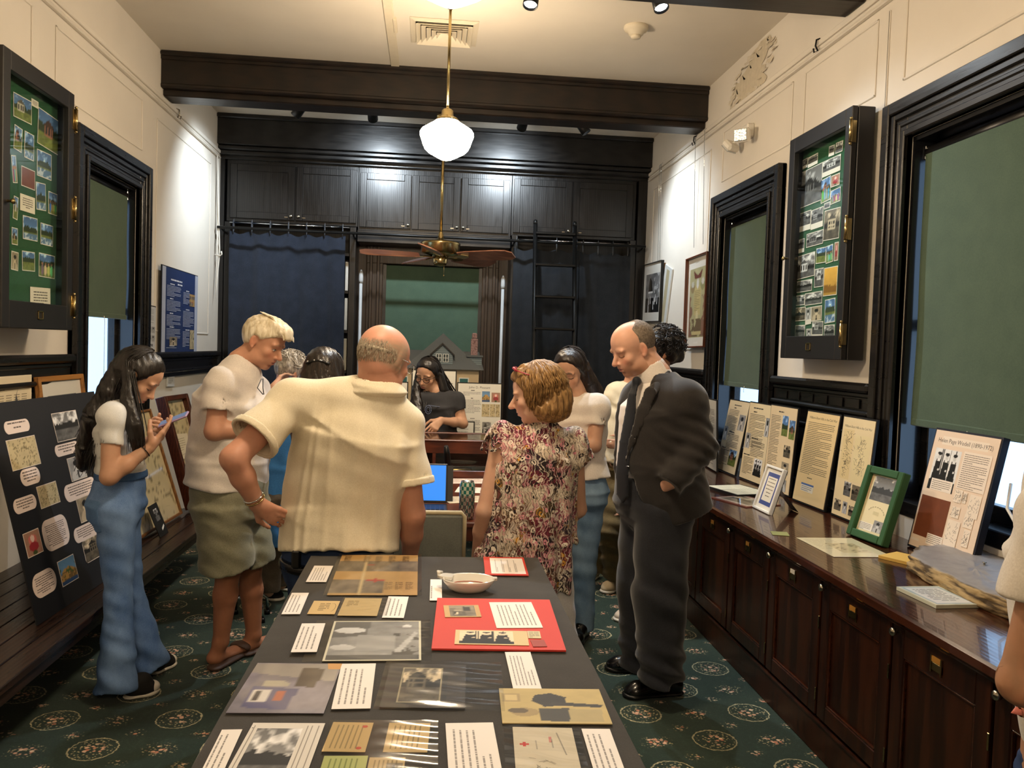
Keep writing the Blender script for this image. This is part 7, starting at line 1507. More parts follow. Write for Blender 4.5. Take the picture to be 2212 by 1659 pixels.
# -------------------------------------------------- figure from joints
def A(v): return np.array(v, float)
def P_(px, py, y): return A(ony(px, py, y))
ZU = A((0, 0, 1))
class Fig:
 """joints: pel, waist, chest, neck (base), H (head frame), S/E/W = shoulder, elbow, wrist (L,R), T/K/A = hip joint, knee, ankle (L,R); wx = direction of the person's right"""
 def __init__(s, **k): s.__dict__.update(k); s.m = k.get('m', 1.0); s.am = k.get('am', 1.0); s.lm = k.get('lm', 1.0)
 def body(s, hands=True, arms='LR', legs='LR', headk={}):
  S = Sdf(); m = s.m; t = s.tors if hasattr(s, 'tors') else ((.165, .115), (.145, .105), (.165, .115), (.10, .07)); s.t = t; cw = getattr(s, 'cx', s.wx)
  S.loft([(s.pel, t[0][0] * m, t[0][1] * m, s.wx), (s.waist, t[1][0] * m, t[1][1] * m, s.wx), (s.chest, t[2][0] * m, t[2][1] * m, cw), (s.neck - ZU * .035, t[3][0], t[3][1], cw)], k=.03)
  for q in arms:
   sh, el, wr = getattr(s, 'S' + q), getattr(s, 'E' + q), getattr(s, 'W' + q); a = s.am
   S.cap(s.chest + (sh - s.chest) * .35 + ZU * .03, sh, .055 * a, .052 * a, k=.04); S.cap(sh, el, .050 * a, .040 * a, k=.03); S.cap(el, el + (wr - el) * .4, .040 * a, .039 * a, k=.02); S.cap(el + (wr - el) * .4, wr, .039 * a, .027 * a, k=.02, sq=(s.wx, .95))
  for q in legs:
   hp, kn, an = getattr(s, 'T' + q), getattr(s, 'K' + q), getattr(s, 'A' + q); l = s.lm
   S.cap(hp, kn, .085 * l, .056 * l, k=.03); c = kn + (an - kn) * .33; S.cap(kn, c, .054 * l, .056 * l, k=.02); S.cap(c, an, .056 * l, .036 * l, k=.02)
  head(S, s.H, neck=s.neck, **headk); s.S = S; return S
 def top(s, arms='LR', grow=.012, hem=None, sleeve=.55, sl=.012, ex=None, cuffr=1.25, tors=None):
  """shirt: trunk loft grown over the body, sleeves to a fraction of the upper arm (or beyond the elbow when > 1)"""
  T = Sdf(); m = s.m; t = tors or s.t; cw = getattr(s, 'cx', s.wx); g = grow
  base = hem if hem is not None else s.pel; LOFT = lambda: T.loft([(base, t[0][0] * m + g * 1.6, t[0][1] * m + g * 1.6, s.wx), (s.waist, t[1][0] * m + g * 1.3, t[1][1] * m + g * 1.3, s.wx), (s.chest, t[2][0] * m + g, t[2][1] * m + g, cw), (s.neck - ZU * .02, t[3][0] + g * .5, t[3][1] + g * .5, cw)], k=.03, cut=(1, 0))
  for q in arms:
   sh, el, wr = getattr(s, 'S' + q), getattr(s, 'E' + q), getattr(s, 'W' + q); a = s.am
   if sleeve <= 1:
    e = sh + (el - sh) * sleeve; T.cap(sh - ZU * .01, e, .048 * a + g, (.050 - .008 * sleeve) * a * cuffr + sl, k=.025, flat=(0, 1)); u = nz(el - sh); T.cap(e - u * .03, e + u * .03, (.047 * a * cuffr + sl) * .82, k=.003, op='s', flat=(0, 1))
   else: T.cap(sh, el, .052 * a + g, .044 * a + sl, k=.03); T.cap(el, el + (wr - el) * (sleeve - 1), .043 * a + sl, .034 * a + sl, k=.025, flat=(0, 1))
  LOFT()
  for q in arms: sh = getattr(s, 'S' + q); T.cap(s.chest + (sh - s.chest) * .35 + ZU * .03, sh, .055 * s.am + g, .050 * s.am + g, k=.04); T.cap(s.neck - ZU * .045, sh - ZU * .012, .052 * s.am + g, .044 * s.am + g, k=.05)
  T.cap(s.neck - ZU * .01 + (s.H[0] - s.neck) * .12, s.neck + (s.H[0] - s.neck) * .8, .050, .07, k=.008, op='s')
  if ex: ex(T)
  return T
 def pants(s, legs='LR', grow=.012, to=1.0, flare=0.0, waist=None, calf=.062, kneer=.066, legw=1.0):
  T = Sdf(); m = s.m; t = s.t; w = waist if waist is not None else s.waist - ZU * .03
  T.loft([(w, t[1][0] * m + grow * .7, t[1][1] * m + grow * .7, s.wx), (s.pel, t[0][0] * m + grow, t[0][1] * m + grow, s.wx), (s.pel - ZU * .06, t[0][0] * m * .95 + grow, t[0][1] * m * .95 + grow, s.wx)], k=.03, cut=(1, 0))
  for q in legs:
   hp, kn, an = getattr(s, 'T' + q), getattr(s, 'K' + q), getattr(s, 'A' + q); l = s.lm * legw
   if to >= 1: T.cap(hp, kn, .092 * l + grow, kneer * l + grow, k=.03); T.cap(kn, kn + (an - kn) * to, kneer * l + grow, (calf + flare) * l + grow * .5, k=.025, flat=(0, 1))
   else: e = hp + (kn - hp) * (to / .85); T.cap(hp, e, .092 * l + grow, .088 * l + grow * 1.6, k=.03, flat=(0, 1)); u = nz(kn - hp); T.cap(e - u * .04, e + u * .05, .076 * l + grow, k=.003, op='s', flat=(0, 1))
  return T
FOLDV = [((1, .2, .15), 55, .5), ((.3, 1, .1), 48, .5), ((.5, .5, .6), 90, .25)]       # mostly upright folds
FOLDH = [((.2, .1, 1), 60, .6), ((.5, .3, .8), 95, .3), ((1, .2, .1), 35, .3)]
def fd(seed, dirs, amp): return lambda P: waves(P, seed, dirs, amp)
def clothm(name, c, c2=None, **k): return cloth(name, c, c2, **k)
WHT = clothm('white_cotton', 'ece4dc', 'ddd4cb', bump=.12); SHOEW = plain('white_sole_rubber', 'e2dccf', .6); BLKLEATH = plain('black_leather', '0d0c0c', .25, 0, .1, 40, .2, coat=.3); LACE = plain('shoe_lace', 'e8e4da', .8)
def denim(name, c1, c2):
 n = NT(name); a = n.n('TexNoise', i_Vector=n.coord('Object', (1, 1, .6)), i_Scale=7.0, i_Detail=6.0); w = n.n('TexNoise', i_Vector=n.coord('Object', (1, 1, 3)), i_Scale=320.0); f = n.math('MULTIPLY_ADD', w.outputs[0], .35, n.math('MULTIPLY', a.outputs[0], .65)); r = n.n('ValToRGB'); n.l(f, r.inputs[0]); e = r.color_ramp.elements; e[0].position = .38; e[0].color = (*lin(c1), 1); e[1].position = .62; e[1].color = (*lin(c2), 1)
 n.set(Base_Color=r.outputs[0], Roughness=.85, Specular_IOR_Level=.2); n.bump(f, .25, .006); return n.m
JEANS = denim('mid_blue_denim', '4a6ca6', '84a6d8'); JEANS2 = denim('washed_blue_denim', '55708c', '8aa5bd'); JEANSD = denim('dark_blue_denim', '1f2c4a', '35476b')
BLACKHAIR = hairmat('black_hair', '070505', '1e1613', .35)
def strandset(n, seed, root, path, r=(.002, .004), m=12):
 """root(rs)->start point; path(p, rs)->array of points"""
 rs = np.random.RandomState(seed); out = []
 for _ in range(n): p = path(root(rs), rs); out.append((p, rs.uniform(*r)))
 return out
def fall(H, rs, ang0, ang1, length, out=.004, back=0, wav=.006, hug=1.0, sc=1.0, ctr=None, lowr=None):
 """one long lock: from the parting over the skull, then hanging"""
 c, R = H; a = math.radians(rs.uniform(ang0, ang1)); th = np.linspace(.15, 1.45, 6); pts = []
 for t in th:
  d = A((math.sin(t) * math.sin(a), math.sin(t) * math.cos(a), math.cos(t))); p = A((0, -.012, .030)) + d * A((.083, .101, .096)) * sc; pts.append(c + p @ R)
 p = pts[-1]; q = lowr(p, a, rs) if lowr else p + A((0, 0, -1)) * length * rs.uniform(.8, 1.05); n = 8; ph = rs.uniform(0, 6)
 for i in range(1, n + 1): t = i / n; w = wav * math.sin(5 * t + ph) * t; pts.append(p + (q - p) * t + A((w, w * .6, 0)) + A((0, 0, 0)))
 P = np.array(pts); P[:, :] += rs.randn(3) * .003; return P
# ================================================================ 1. girl with the phone (profile, facing right)
def person_phone():
 Y = 3.80; r = 475.; H = headframe(P_(296, 812, Y), 86, 38, 0); wx = A((.05, -1, 0)); wx = nz(wx)   # own right = towards the camera
 f = Fig(pel=P_(252, 1085, Y), waist=P_(262, 1010, Y), chest=P_(252, 925, Y), neck=P_(262, 862, Y), H=H, wx=wx, m=.9, am=.86, lm=.92, tors=((.165, .125), (.128, .100), (.145, .108), (.07, .06)),
   SR=P_(243, 897, Y - .15), ER=P_(236, 1030, Y - .21), WR=P_(322, 968, Y - .13), SL=P_(262, 893, Y + .14), EL=P_(285, 1000, Y + .19), WL=P_(335, 940, Y + .10),
   TR=P_(250, 1105, Y - .085), KR=P_(256, 1290, Y - .09), AR=P_(252, 1478, Y - .10), TL=P_(258, 1105, Y + .085), KL=P_(282, 1280, Y + .10), AL=P_(322, 1432, Y + .14))
 S = f.body(headk=dict(fem=True, jaw=.92, nose=.9))
 handx(S, f.WR, nz(P_(362, 928, Y - .07) - f.WR), (-.45, .45, 1), 1, curl=(.12, .18, .25, .35), thumb=.75, sc=.95)
 handx(S, f.WL, nz(P_(357, 922, Y + .03) - f.WL), (.3, -.75, .55), -1, curl=(.8, .9, .9, .95), thumb=.35, sc=.9)
 def paint(v, col):
  col = paint_head(v, H, col, 'cfa083', brow='2a1c16', lash='120c0a', lip='b0645a'); w = np.linalg.norm(v - np.array(f.S.p[-1][1] + .05), axis=1)
  for t in (P_(345, 905, Y),): pass
  return col
 hd = H[0]; b = bodymesh(S, [(hd - .16, hd + .16, .0032), (np.minimum(f.WR, f.WL) - .05, np.maximum(f.WR, f.WL) + A((.17, .06, .12)), .0032), (np.minimum(f.ER, f.WR) - .07, np.maximum(f.ER, f.WR) + .0, .006)], 'cfa083', paint, 'long-haired young woman in a white tee and flared jeans looking at her phone', (*P_(255, 1480, Y)[:2], 0))
 T = f.top(hem=P_(262, 1030, Y), grow=.006, sleeve=.50, sl=.004, cuffr=1.08, tors=((.125, .098), (.125, .098), (.145, .108), (.07, .06))); garment('t_shirt', T, clothm('white_crop_tee', 'eef0f0', 'dfe2e3', bump=.1), b, .006, fd(3, [((.4, .3, 1), 80, .6), ((.8, .2, .4), 50, .6)], .0022))
 p = f.pants(flare=.030, calf=.064, kneer=.054, waist=P_(262, 1018, Y), grow=.006, to=1.06, legw=.96); jn = garment('jeans', p, JEANS, b, .008, lambda P: waves(P, 5, [((.2, .2, 1), 45, .5), ((.4, .3, .9), 90, .4)], .0035) + waves(P, 6, [((.5, .2, 1), 50, 1)], .006) * np.clip((.35 - P[:, 2]) / .2, 0, 1))
 # back pocket and waistband as their own pieces
 W = Sdf(); W.loft([(P_(262, 1032, Y), .131 * .9 + .015, .102 * .9 + .016, wx), (P_(262, 1016, Y), .128 * .9 + .013, .1 * .9 + .015, wx)], cut=(1, 1)); garment('waistband', W, denim('denim_band', '355585', '5c7eae'), jn, .006)
 nrm = nz(A((-.72, -.66, 0.0))); K = f.pants(flare=.030, calf=.064, kneer=.054, waist=P_(262, 1018, Y), grow=.0095, to=1.06, legw=.96); K.only(P_(219, 1112, Y - .1), (nrm, np.cross(ZU, nrm), ZU), (.09, .058, .068), .016); garment('back_pocket', K, denim('denim_pocket', '4a6da2', '7095c6'), jn, .005, n=1)
 blk = plain('black_canvas', '151414', .85)
 shoe('shoe', P_(275, 1500, Y - .10) * A((1, 1, 0)) + A((-.02, 0, 0)), onz(342, 1492, .0)[:], b, (blk, SHOEW, LACE), kind='canvas'); shoe('shoe', A(onz(325, 1462, 0)), A(onz(371, 1432, 0)), b, (blk, SHOEW, LACE), kind='canvas')
 # hair: cap plus a long fall down the back and locks in front of the shoulder
 c, R = H; h = Sdf(); G = lambda *q: c + A(q) @ R
 skull(h, H, .009)
 b1, b2, b3, b4 = P_(262, 850, Y), P_(222, 905, Y - .03), P_(190, 965, Y - .03), P_(178, 1010, Y - .03)
 h.loft([(G(0, -.06, .0), .085, .06, wx), (b1 + A((-.035, 0, 0)), .10, .062, wx), (b2 + A((-.03, 0, 0)), .095, .055, wx), (b3, .075, .04, wx), (b4, .04, .025, wx)], k=.03)
 h.loft([(P_(272, 812, Y - .075), .026, .02, (1, 0, 0)), (P_(276, 862, Y - .12), .030, .02, (1, 0, 0)), (P_(288, 915, Y - .15), .036, .02, (1, 0, 0)), (P_(298, 965, Y - .14), .030, .02, (1, 0, 0)), (P_(290, 1000, Y - .13), .010, .008, (1, 0, 0))], k=.02)
 h.ell(P_(291, 812, Y - .085), (.012, .02, .024), .004, 's')
 def low1(p, a, rs): return P_(175 + rs.uniform(-12, 45), 985 + rs.uniform(-60, 45), Y + rs.uniform(-.12, .08))
 def low2(p, a, rs): return P_(285 + rs.uniform(-8, 32), 960 + rs.uniform(-30, 45), Y - .14 + rs.uniform(-.03, .01))
 rs = np.random.RandomState(3); st = []
 for k in range(150): st.append((fall(H, rs, 105, 258, .3, lowr=low1, wav=.012), rs.uniform(.002, .0042)))
 for k in range(60): st.append((fall(H, rs, 102, 122, .3, lowr=low2, wav=.008), rs.uniform(.0018, .0036)))
 hairmesh('hair', h, BLACKHAIR, b, .006, fd(8, [((1, .3, .2), 260, .6), ((.3, 1, .1), 230, .5), ((.6, .3, .5), 60, 1.2)], .0022), strands=st)
 # hair tie on the wrist
 w = f.WR + (f.ER - f.WR) * .10; d = nz(f.ER - f.WR); a = nz(np.cross(d, ZU)); bq = np.cross(a, d); m = MB(); m.tube([w + (a * math.cos(t) + bq * math.sin(t)) * .0275 for t in np.linspace(0, 6.283, 20)], .0022, 6); m.build('wrist_band', BLKP, b)
 ph = frame(Vector(P_(375, 906, Y - .03)), Vector(nz(A((.88, -.1, .38)))), Vector(nz(A((-.10, .95, .22))))); m = MB(ph); m.box((-.068, -.036, -.0045), (.068, .036, .0045), bev=.004); o = tobj(m, 'mobile_phone', plain('lilac_phone_case', 'b79bc0', .35), 'lilac mobile phone held by the girl in flared jeans', 'phone'); m = MB(ph); m.box((-.063, -.032, .0045), (.063, .032, .0052)); m.build('screen', emit('phone_screen', (*lin('8ea6d0'), 1), .4, .05), o)
 return b
# ================================================================ 2. white-haired man
def person_white():
 Y = 4.10; H = headframe(P_(570, 738, Y), 108, 26, 4); wx = nz(A((-.25, -1, 0)))
 f = Fig(pel=P_(497, 1085, Y), waist=P_(495, 990, Y), chest=P_(502, 868, Y), neck=P_(520, 782, Y), H=H, wx=wx, m=1.12, am=1.02, lm=1.0, tors=((.168, .135), (.165, .14), (.170, .135), (.085, .07)),
   SR=P_(480, 830, Y - .15), ER=P_(462, 932, Y - .22), WR=P_(545, 925, Y - .13), SL=P_(548, 842, Y + .17), EL=P_(560, 950, Y + .22), WL=P_(600, 930, Y + .1),
   TR=P_(480, 1110, Y - .09), KR=P_(492, 1235, Y - .05), AR=P_(477, 1385, Y - .02), TL=P_(520, 1110, Y + .09), KL=P_(540, 1225, Y + .12), AL=P_(548, 1370, Y + .16))
 S = f.body(headk=dict(jaw=1.1, nose=1.1))
 handx(S, f.WR, (1, .3, .1), (0, 0, -1), 1, sc=1.0); handx(S, f.WL, (1, .1, .2), (0, -.3, -1), -1, sc=1.0)
 for q, toe in (('R', onz(522, 1414, 0)), ('L', onz(590, 1395, 0))):
  an = getattr(f, 'A' + q); t = A(toe) + A((0, 0, .035)); hl = A((an[0] - .025, an[1], .045)); S.cap(an, hl, .036, .034, k=.02); S.cap(hl, t, .034, .036, k=.03, sq=(ZU, .7));
 def paint(v, col): return paint_head(v, H, col, 'c9957a', brow='8a6a50', closed=False, iris='3a3a30', lash='5a3a2a', lip='a55a50', red=.25, browk=.5)
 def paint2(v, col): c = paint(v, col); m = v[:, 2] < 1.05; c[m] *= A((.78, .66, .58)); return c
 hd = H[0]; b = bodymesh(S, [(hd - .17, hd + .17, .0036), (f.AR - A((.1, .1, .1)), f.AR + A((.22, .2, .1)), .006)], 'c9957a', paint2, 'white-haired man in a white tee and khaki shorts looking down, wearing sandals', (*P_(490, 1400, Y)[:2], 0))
 T = f.top(hem=P_(488, 1048, Y), grow=.022, sleeve=.62, sl=.02, cuffr=1.2); garment('t_shirt', T, clothm('pale_tee', 'e9e2da', 'd6cdc6', bump=.14), b, .008, fd(7, [((.8, .5, .5), 40, .8), ((.4, .3, 1), 75, .4)], .0045))
 p = f.pants(to=.78, grow=.022, waist=P_(495, 1010, Y), legw=1.08); garment('shorts', p, clothm('khaki_shorts', '93917b', '78775f', bump=.2), b, .008, fd(9, FOLDH, .004))
 c, R = H; G = lambda *q: c + A(q) @ R; h = Sdf()
 skull(h, H, .011, (0, .052, .040), (.62, -.78)); h.ell(G(.0, .035, .100), (.066, .070, .030), .02, R=R); h.ell(G(.01, .082, .086), (.052, .034, .022), .02, R=R); h.ell(G(.012, .108, .070), (.036, .016, .014), .014, R=R); h.ell(G(0, .06, -.125), (.12, .135, .09), .012, 's', R)
 for s_ in (-1, 1): h.ell(G(s_ * .088, -.004, -.012), (.022, .026, .038), .004, 's', R)
 rs = np.random.RandomState(5); st = []
 for k in range(110):
  u0 = rs.uniform(-.055, .055); pts = [G(u0 * .4 + .02, -.05 + rs.uniform(-.02, .02), .122), G(u0 * .7 + .015, .01, .128 + rs.uniform(-.003, .003)), G(u0, .06, .118 - abs(u0) * .25), G(u0 * 1.05, .10, .093 - abs(u0) * .3), G(u0 * 1.04, .112, .076 - abs(u0) * .3)]; st.append((pts, rs.uniform(.002, .0036)))
 for k in range(0):
  sgn = rs.choice([-1, 1]); y0 = rs.uniform(-.11, -.015); pts = [G(sgn * (.079 - .25 * max(0, -y0 - .06)), y0 * .85, .07), G(sgn * (.084 - .3 * max(0, -y0 - .06)), y0, .03), G(sgn * (.082 - .4 * max(0, -y0 - .06)), y0 - .006, -.01), G(sgn * (.074 - .4 * max(0, -y0 - .06)), y0 - .006, -.045)];
  if y0 < -.03: st.append((pts, .0022))
 hairmesh('hair', h, hairmat('white_hair', 'c9b893', 'f3e9d2', .5, (40, 40, 14)), b, .005, fd(4, [((1, .4, .1), 240, .6), ((.5, 1, .3), 90, .6)], .0016), strands=st)
 m = MB()
 for k in (0, 1): m.tube([P_(565 + 3 * k, 818, Y - .15 + .28 * k * 0), P_(556 + 12 * k, 838, Y - .175), P_(568 + 2 * k, 852, Y - .19)], .0022, 6)
 m.build('neck_cord', BLKP, b)
 br = plain('brown_sandal', '4a3326', .6)
 for q, toe in (('R', onz(522, 1414, 0)), ('L', onz(590, 1395, 0))):
  an = getattr(f, 'A' + q); d = nz(A(toe) * A((1, 1, 0)) - an * A((1, 1, 0))); T = Sdf(); h0 = an * A((1, 1, 0)) - d * .04; T.cap(h0 + ZU * .014, h0 + d * .26 + ZU * .014, .040, .046, k=.02, sq=(ZU, .35)); so = garment('sandal', T, br, b, .006); T = Sdf(); e = h0 + d * .20 + ZU * .045; T.ell(e, (.045, .055, .03), .01, R=[d, np.cross(ZU, d), ZU]); T.ell(e + d * .0 - ZU * .012, (.2, .046, .028), .004, 's', [d, np.cross(ZU, d), ZU]); garment('strap', T, br, so, .005, n=0)
 return b
# ================================================================ 3. bald man in the cream polo, back to the camera
def person_polo():
 Y = 3.42; H = headframe(P_(836, 778, Y), 40, 18, 0); wx = nz(A((1, -.18, 0))); cx = nz(A((1, -.35, -.12)))
 f = Fig(pel=P_(728, 1220, Y + .05), waist=P_(735, 1110, Y + .04), chest=P_(768, 930, Y), neck=P_(812, 838, Y - .02), H=H, wx=wx, cx=cx, m=1.28, am=1.18, lm=1.05, tors=((.170, .14), (.175, .145), (.185, .135), (.085, .075)),
   SL=P_(628, 868, Y - .03), EL=P_(504, 990, Y - .22), WL=P_(555, 1088, Y - .12), SR=P_(868, 918, Y + .02), ER=P_(893, 1112, Y - .02), WR=P_(884, 1215, Y + .12),
   TL=P_(680, 1245, Y + .06), KL=P_(665, 1395, Y + .07), AL=P_(665, 1560, Y + .1), TR=P_(785, 1245, Y + .06), KR=P_(790, 1395, Y + .07), AR=P_(790, 1560, Y + .1))
 S = f.body(headk=dict(jaw=1.12, nose=1.1)); c, R = H; G = lambda *q: c + A(q) @ R
 S.ell(G(0, -.04, .03), (.088, .105, .100), .03, R=R); S.cap(G(0, -.05, -.05), f.neck, .066, .080, k=.04)
 handx(S, f.WL, nz(P_(592, 1112, Y - .10) - f.WL), (.2, 1, -.1), -1, curl=(.5, .45, .4, .35), thumb=.3, sc=1.08); handx(S, f.WR, (0, .3, -1), (-1, 0, 0), 1)
 def paint(v, col):
  col = paint_head(v, H, col, 'd29a80', lash='7a5038', brow='9a8068', red=.35, scalp='da9c80'); q = (v - c) @ R.T; near = (np.abs(q) < .17).all(1); ss = lambda x: np.clip(x, 0, 1) ** 1.3; w = ss((.075 - q[:, 2] + .25 * (q[:, 1] + .05)) / .03) * ss((q[:, 2] + .062 + .12 * q[:, 1]) / .022) * ss((.035 - q[:, 1]) / .02) * near; w *= .82 + .18 * np.sin(q[:, 0] * 420) * np.sin(q[:, 2] * 390); col[:] = col * (1 - .8 * w[:, None]) + A(lin('a09480')) * (.8 * w[:, None])
  return col
 hd = H[0]; b = bodymesh(S, [(hd - .18, hd + .18, .0036), (f.WL - .06, f.WL + A((.14, .08, .06)), .0036), (np.minimum(f.EL, f.WL) - .09, np.maximum(f.EL, f.WL) + A((.02, .05, .02)), .007)], 'cf9880', paint, 'bald man in a cream polo shirt seen from behind, hand on his hip', (*P_(728, 1500, Y)[:2], 0))
 def ex(T):
  T.cap(f.neck - ZU * .03, f.SR + ZU * .012, .075, .068, k=.05); T.cap(f.neck - ZU * .03, f.SL + ZU * .015, .075, .065, k=.05)
 T = f.top(hem=P_(732, 1192, Y), grow=.018, sleeve=.66, sl=.028, cuffr=1.3, ex=ex)
 POLO = clothm('cream_polo_knit', 'ece3cb', 'ddd2b6', bump=.12)
 def folds(P):
  x, z = P[:, 0], P[:, 2]; o = np.zeros(len(P)); bx = .20 - .0 * z
  for (x0, x1, w, a) in ((-.43, -.50, .010, .008), (-.405, -.46, .009, .008), (-.36, -.385, .012, .006), (-.24, -.30, .02, .006), (-.12, -.20, .02, .007), (-.01, -.14, .022, .008), (.04, -.05, .02, .007), (.09, .02, .018, .005)):
   t = np.clip((1.42 - z) / .55, 0, 1); xc = x0 + (x1 - x0) * t ** 1.3 if x0 < -.2 else x0 - .06 * (1 - t) + (x1 - x0) * t; o -= a * np.exp(-((x - xc) / w) ** 2) * np.clip((1.40 - z) / .22, 0, 1) * np.clip((P[:, 1] * -1 + Y + .05) / .1, 0, 1)
  return o + waves(P, 3, [((1, .2, .3), 40, .6), ((.3, .2, 1), 55, .4)], .003)
 po = garment('polo_shirt', T, POLO, b, .007, folds)
 K = Sdf(); cb = f.neck - A((.006, 0, 0)); tx = nz(A((1, -.15, -.42))); K.loft([(cb + ZU * .036 + A((.006, 0, 0)), .086, .080, tx), (cb + ZU * .004, .118, .104, tx), (cb - ZU * .016, .136, .118, tx)], k=.01, cut=(0, 0)); K.loft([(cb + ZU * .07, .076, .072, tx), (cb - ZU * .03, .112, .098, tx)], k=.004, op='s'); K.plane(cb + A((.05, .10, 0)), (.35, 1, 0), cb - .3, cb + .3); garment('collar', K, POLO, po, .006, n=2)
 for q in 'LR':
  sh, el = getattr(f, 'S' + q), getattr(f, 'E' + q); e = sh + (el - sh) * .66; u = nz(el - sh); K = Sdf(); K.cap(e - u * .024, e + u * .006, .0605 * 1.18 + .020 + .0125, .060 * 1.18 + .022 + .012, k=.003, flat=(1, 1)); K.cap(e - u * .05, e + u * .05, .060 * 1.18 + .022 - .002, k=.002, op='s', flat=(1, 1)); garment('sleeve_cuff', K, POLO, po, .0055, n=1)
 p = f.pants(to=1.0, grow=.010, waist=f.waist - ZU * .09); garment('jeans', p, JEANSD, b, .011, fd(2, FOLDH, .003))
 K = Sdf(); w0 = P_(728, 1212, Y + .02); K.loft([(w0 - ZU * .022, .172 * 1.28 + .016, .141 * 1.28 + .016, wx), (w0 + ZU * .016, .172 * 1.28 + .016, .141 * 1.28 + .016, wx)], cut=(1, 1)); be = garment('belt', K, BLKLEATH, b, .008, n=1)
 m = MB(); q = P_(640, 1204, Y - .15); m.box((q[0] - .018, q[1] - .012, q[2] - .045), (q[0] + .018, q[1] + .012, q[2] + .03), bev=.008); m.build('belt_clip', BLKP, be)
 # cropped grey hair ring around the back and sides
 h = Sdf(); h.ell(G(0, -.046, .012), (.0875, .1015, .030), .004, R=R)
 for s_ in (-1, 1): h.ell(G(s_ * .088, -.004, -.012), (.022, .024, .036), .004, 's', R)
 rs = np.random.RandomState(6); st = []
 for k in range(1500):
  a = math.radians(rs.uniform(78, 282)); zz = rs.uniform(-.05, .068 + .02 * math.cos(a)); d = A((math.sin(a), math.cos(a), 0)); rr = math.sqrt(max(.05, 1 - ((zz - .028) / .100) ** 2)); p0 = A((0, -.040, 0)) + A((.0885, .1055, 0)) * d * rr + A((0, 0, zz)); st.append(([G(*p0), G(*(p0 * A((1.015, 1.015, 1)) - A((0, 0, .010)))), G(*(p0 * A((1.0, 1.0, 1)) - A((0, 0, .017))))], .0009))
 hairmesh('hair', h, hairmat('cropped_grey_hair', '8d8070', 'c9bda6', .7, (60, 60, 40)), b, .005, fd(4, [((1, .4, .1), 300, .6), ((.5, 1, .3), 260, .6)], .001), strands=st)
 for s_ in (1,):
  m = MB(); m.tube([G(s_ * .088, -.005, .004), G(s_ * .085, .05, .006), G(s_ * .076, .092, .004)], .0016, 6); m.tube([G(s_ * (.045 + .022 * math.cos(t)), .108 - .012 * abs(math.cos(t)) * (math.cos(t) > 0), -.006 + .017 * math.sin(t)) for t in np.linspace(0, 6.283, 18)], .0012, 5); m.build('eyeglasses', CHROME, b)
 w = f.WL + (f.EL - f.WL) * .10; d = nz(f.EL - f.WL); a = nz(np.cross(d, ZU)); bq = np.cross(a, d)
 for k, mt in ((0, BRASS), (.014, CHROME)):
  m = MB(); m.tube([w + d * k + (a * math.cos(t) + bq * math.sin(t)) * .036 for t in np.linspace(0, 6.283, 24)], .0045, 8, flat=.6); m.build('bracelet', mt, b)
 return b
# ================================================================ 4. woman in the floral blouse, back to the camera, face in profile left
def floral():
 n = NT('floral_print'); co = n.coord(); pal = n.n('ValToRGB'); v1 = n.n('TexVoronoi', i_Vector=co, i_Scale=13.0); sc = n.n('SeparateColor', i_0=v1.outputs[1]); n.l(sc.outputs[0], pal.inputs[0]); pal.color_ramp.interpolation = 'CONSTANT'
 e = pal.color_ramp.elements; cols = ['6b4a3a', 'c88f97', '2b2022', 'b9aa98', '6d2a3a', 'd9a6a2', '5b4a35', '8b4a58', 'c9bda9', '41303a']; e[0].color = (*lin(cols[0]), 1); e[1].position = .1; e[1].color = (*lin(cols[1]), 1)
 for i, c in enumerate(cols[2:]): q = e.new(.2 + .1 * i); q.color = (*lin(c), 1)
 wn = n.n('TexNoise', i_Vector=co, i_Scale=15.0, i_Detail=3.0); wv = n.n('VectorMath', operation='SCALE'); n.l(wn.outputs[1], wv.inputs[0]); wv.inputs['Scale'].default_value = .05; ad = n.n('VectorMath', operation='ADD'); n.l(co, ad.inputs[0]); n.l(wv.outputs[0], ad.inputs[1]); n.l(ad.outputs[0], v1.inputs[0])
 v2 = n.n('TexVoronoi', i_Vector=ad.outputs[0], i_Scale=36.0); r2 = n.n('ValToRGB'); n.l(v2.outputs[0], r2.inputs[0]); r2.color_ramp.interpolation = 'CONSTANT'; q = r2.color_ramp.elements; q[0].color = (0, 0, 0, 1); q[0].position = 0; q[1].position = .18; q[1].color = (1, 1, 1, 1); x = q.new(.42); x.color = (0, 0, 0, 1); x = q.new(.58); x.color = (.5, .5, .5, 1)
 s2 = n.n('SeparateColor', i_0=v2.outputs[1]); p2 = n.n('ValToRGB'); n.l(s2.outputs[1], p2.inputs[0]); p2.color_ramp.interpolation = 'CONSTANT'; q = p2.color_ramp.elements; q[0].color = (*lin('e9dfd0'), 1); q[1].position = .35; q[1].color = (*lin('d58f9c'), 1)
 for pos, c in ((.55, '2a1d20'), (.7, 'c9b7a0'), (.85, '7a2f3f'), (.96, 'd09a3a')): x = q.new(pos); x.color = (*lin(c), 1)
 m = n.mix(r2.outputs[0], pal.outputs[0], p2.outputs[0]); wa = n.n('TexWave', i_Vector=ad.outputs[0], i_Scale=24.0, i_Distortion=12.0, i_Detail=2.0); li = n.math('GREATER_THAN', wa.outputs[1], .92); m = n.mix(n.math('MULTIPLY', li, .75), m, lin('201719'))
 wa2 = n.n('TexWave', i_Vector=ad.outputs[0], i_Scale=17.0, i_Distortion=14.0, i_Detail=3.0); l2 = n.math('GREATER_THAN', wa2.outputs[1], .94); m = n.mix(n.math('MULTIPLY', l2, .8), m, lin('e6dccd'))
 n.set(Base_Color=m, Roughness=.75, Specular_IOR_Level=.25, Sheen_Weight=.1); return n.m
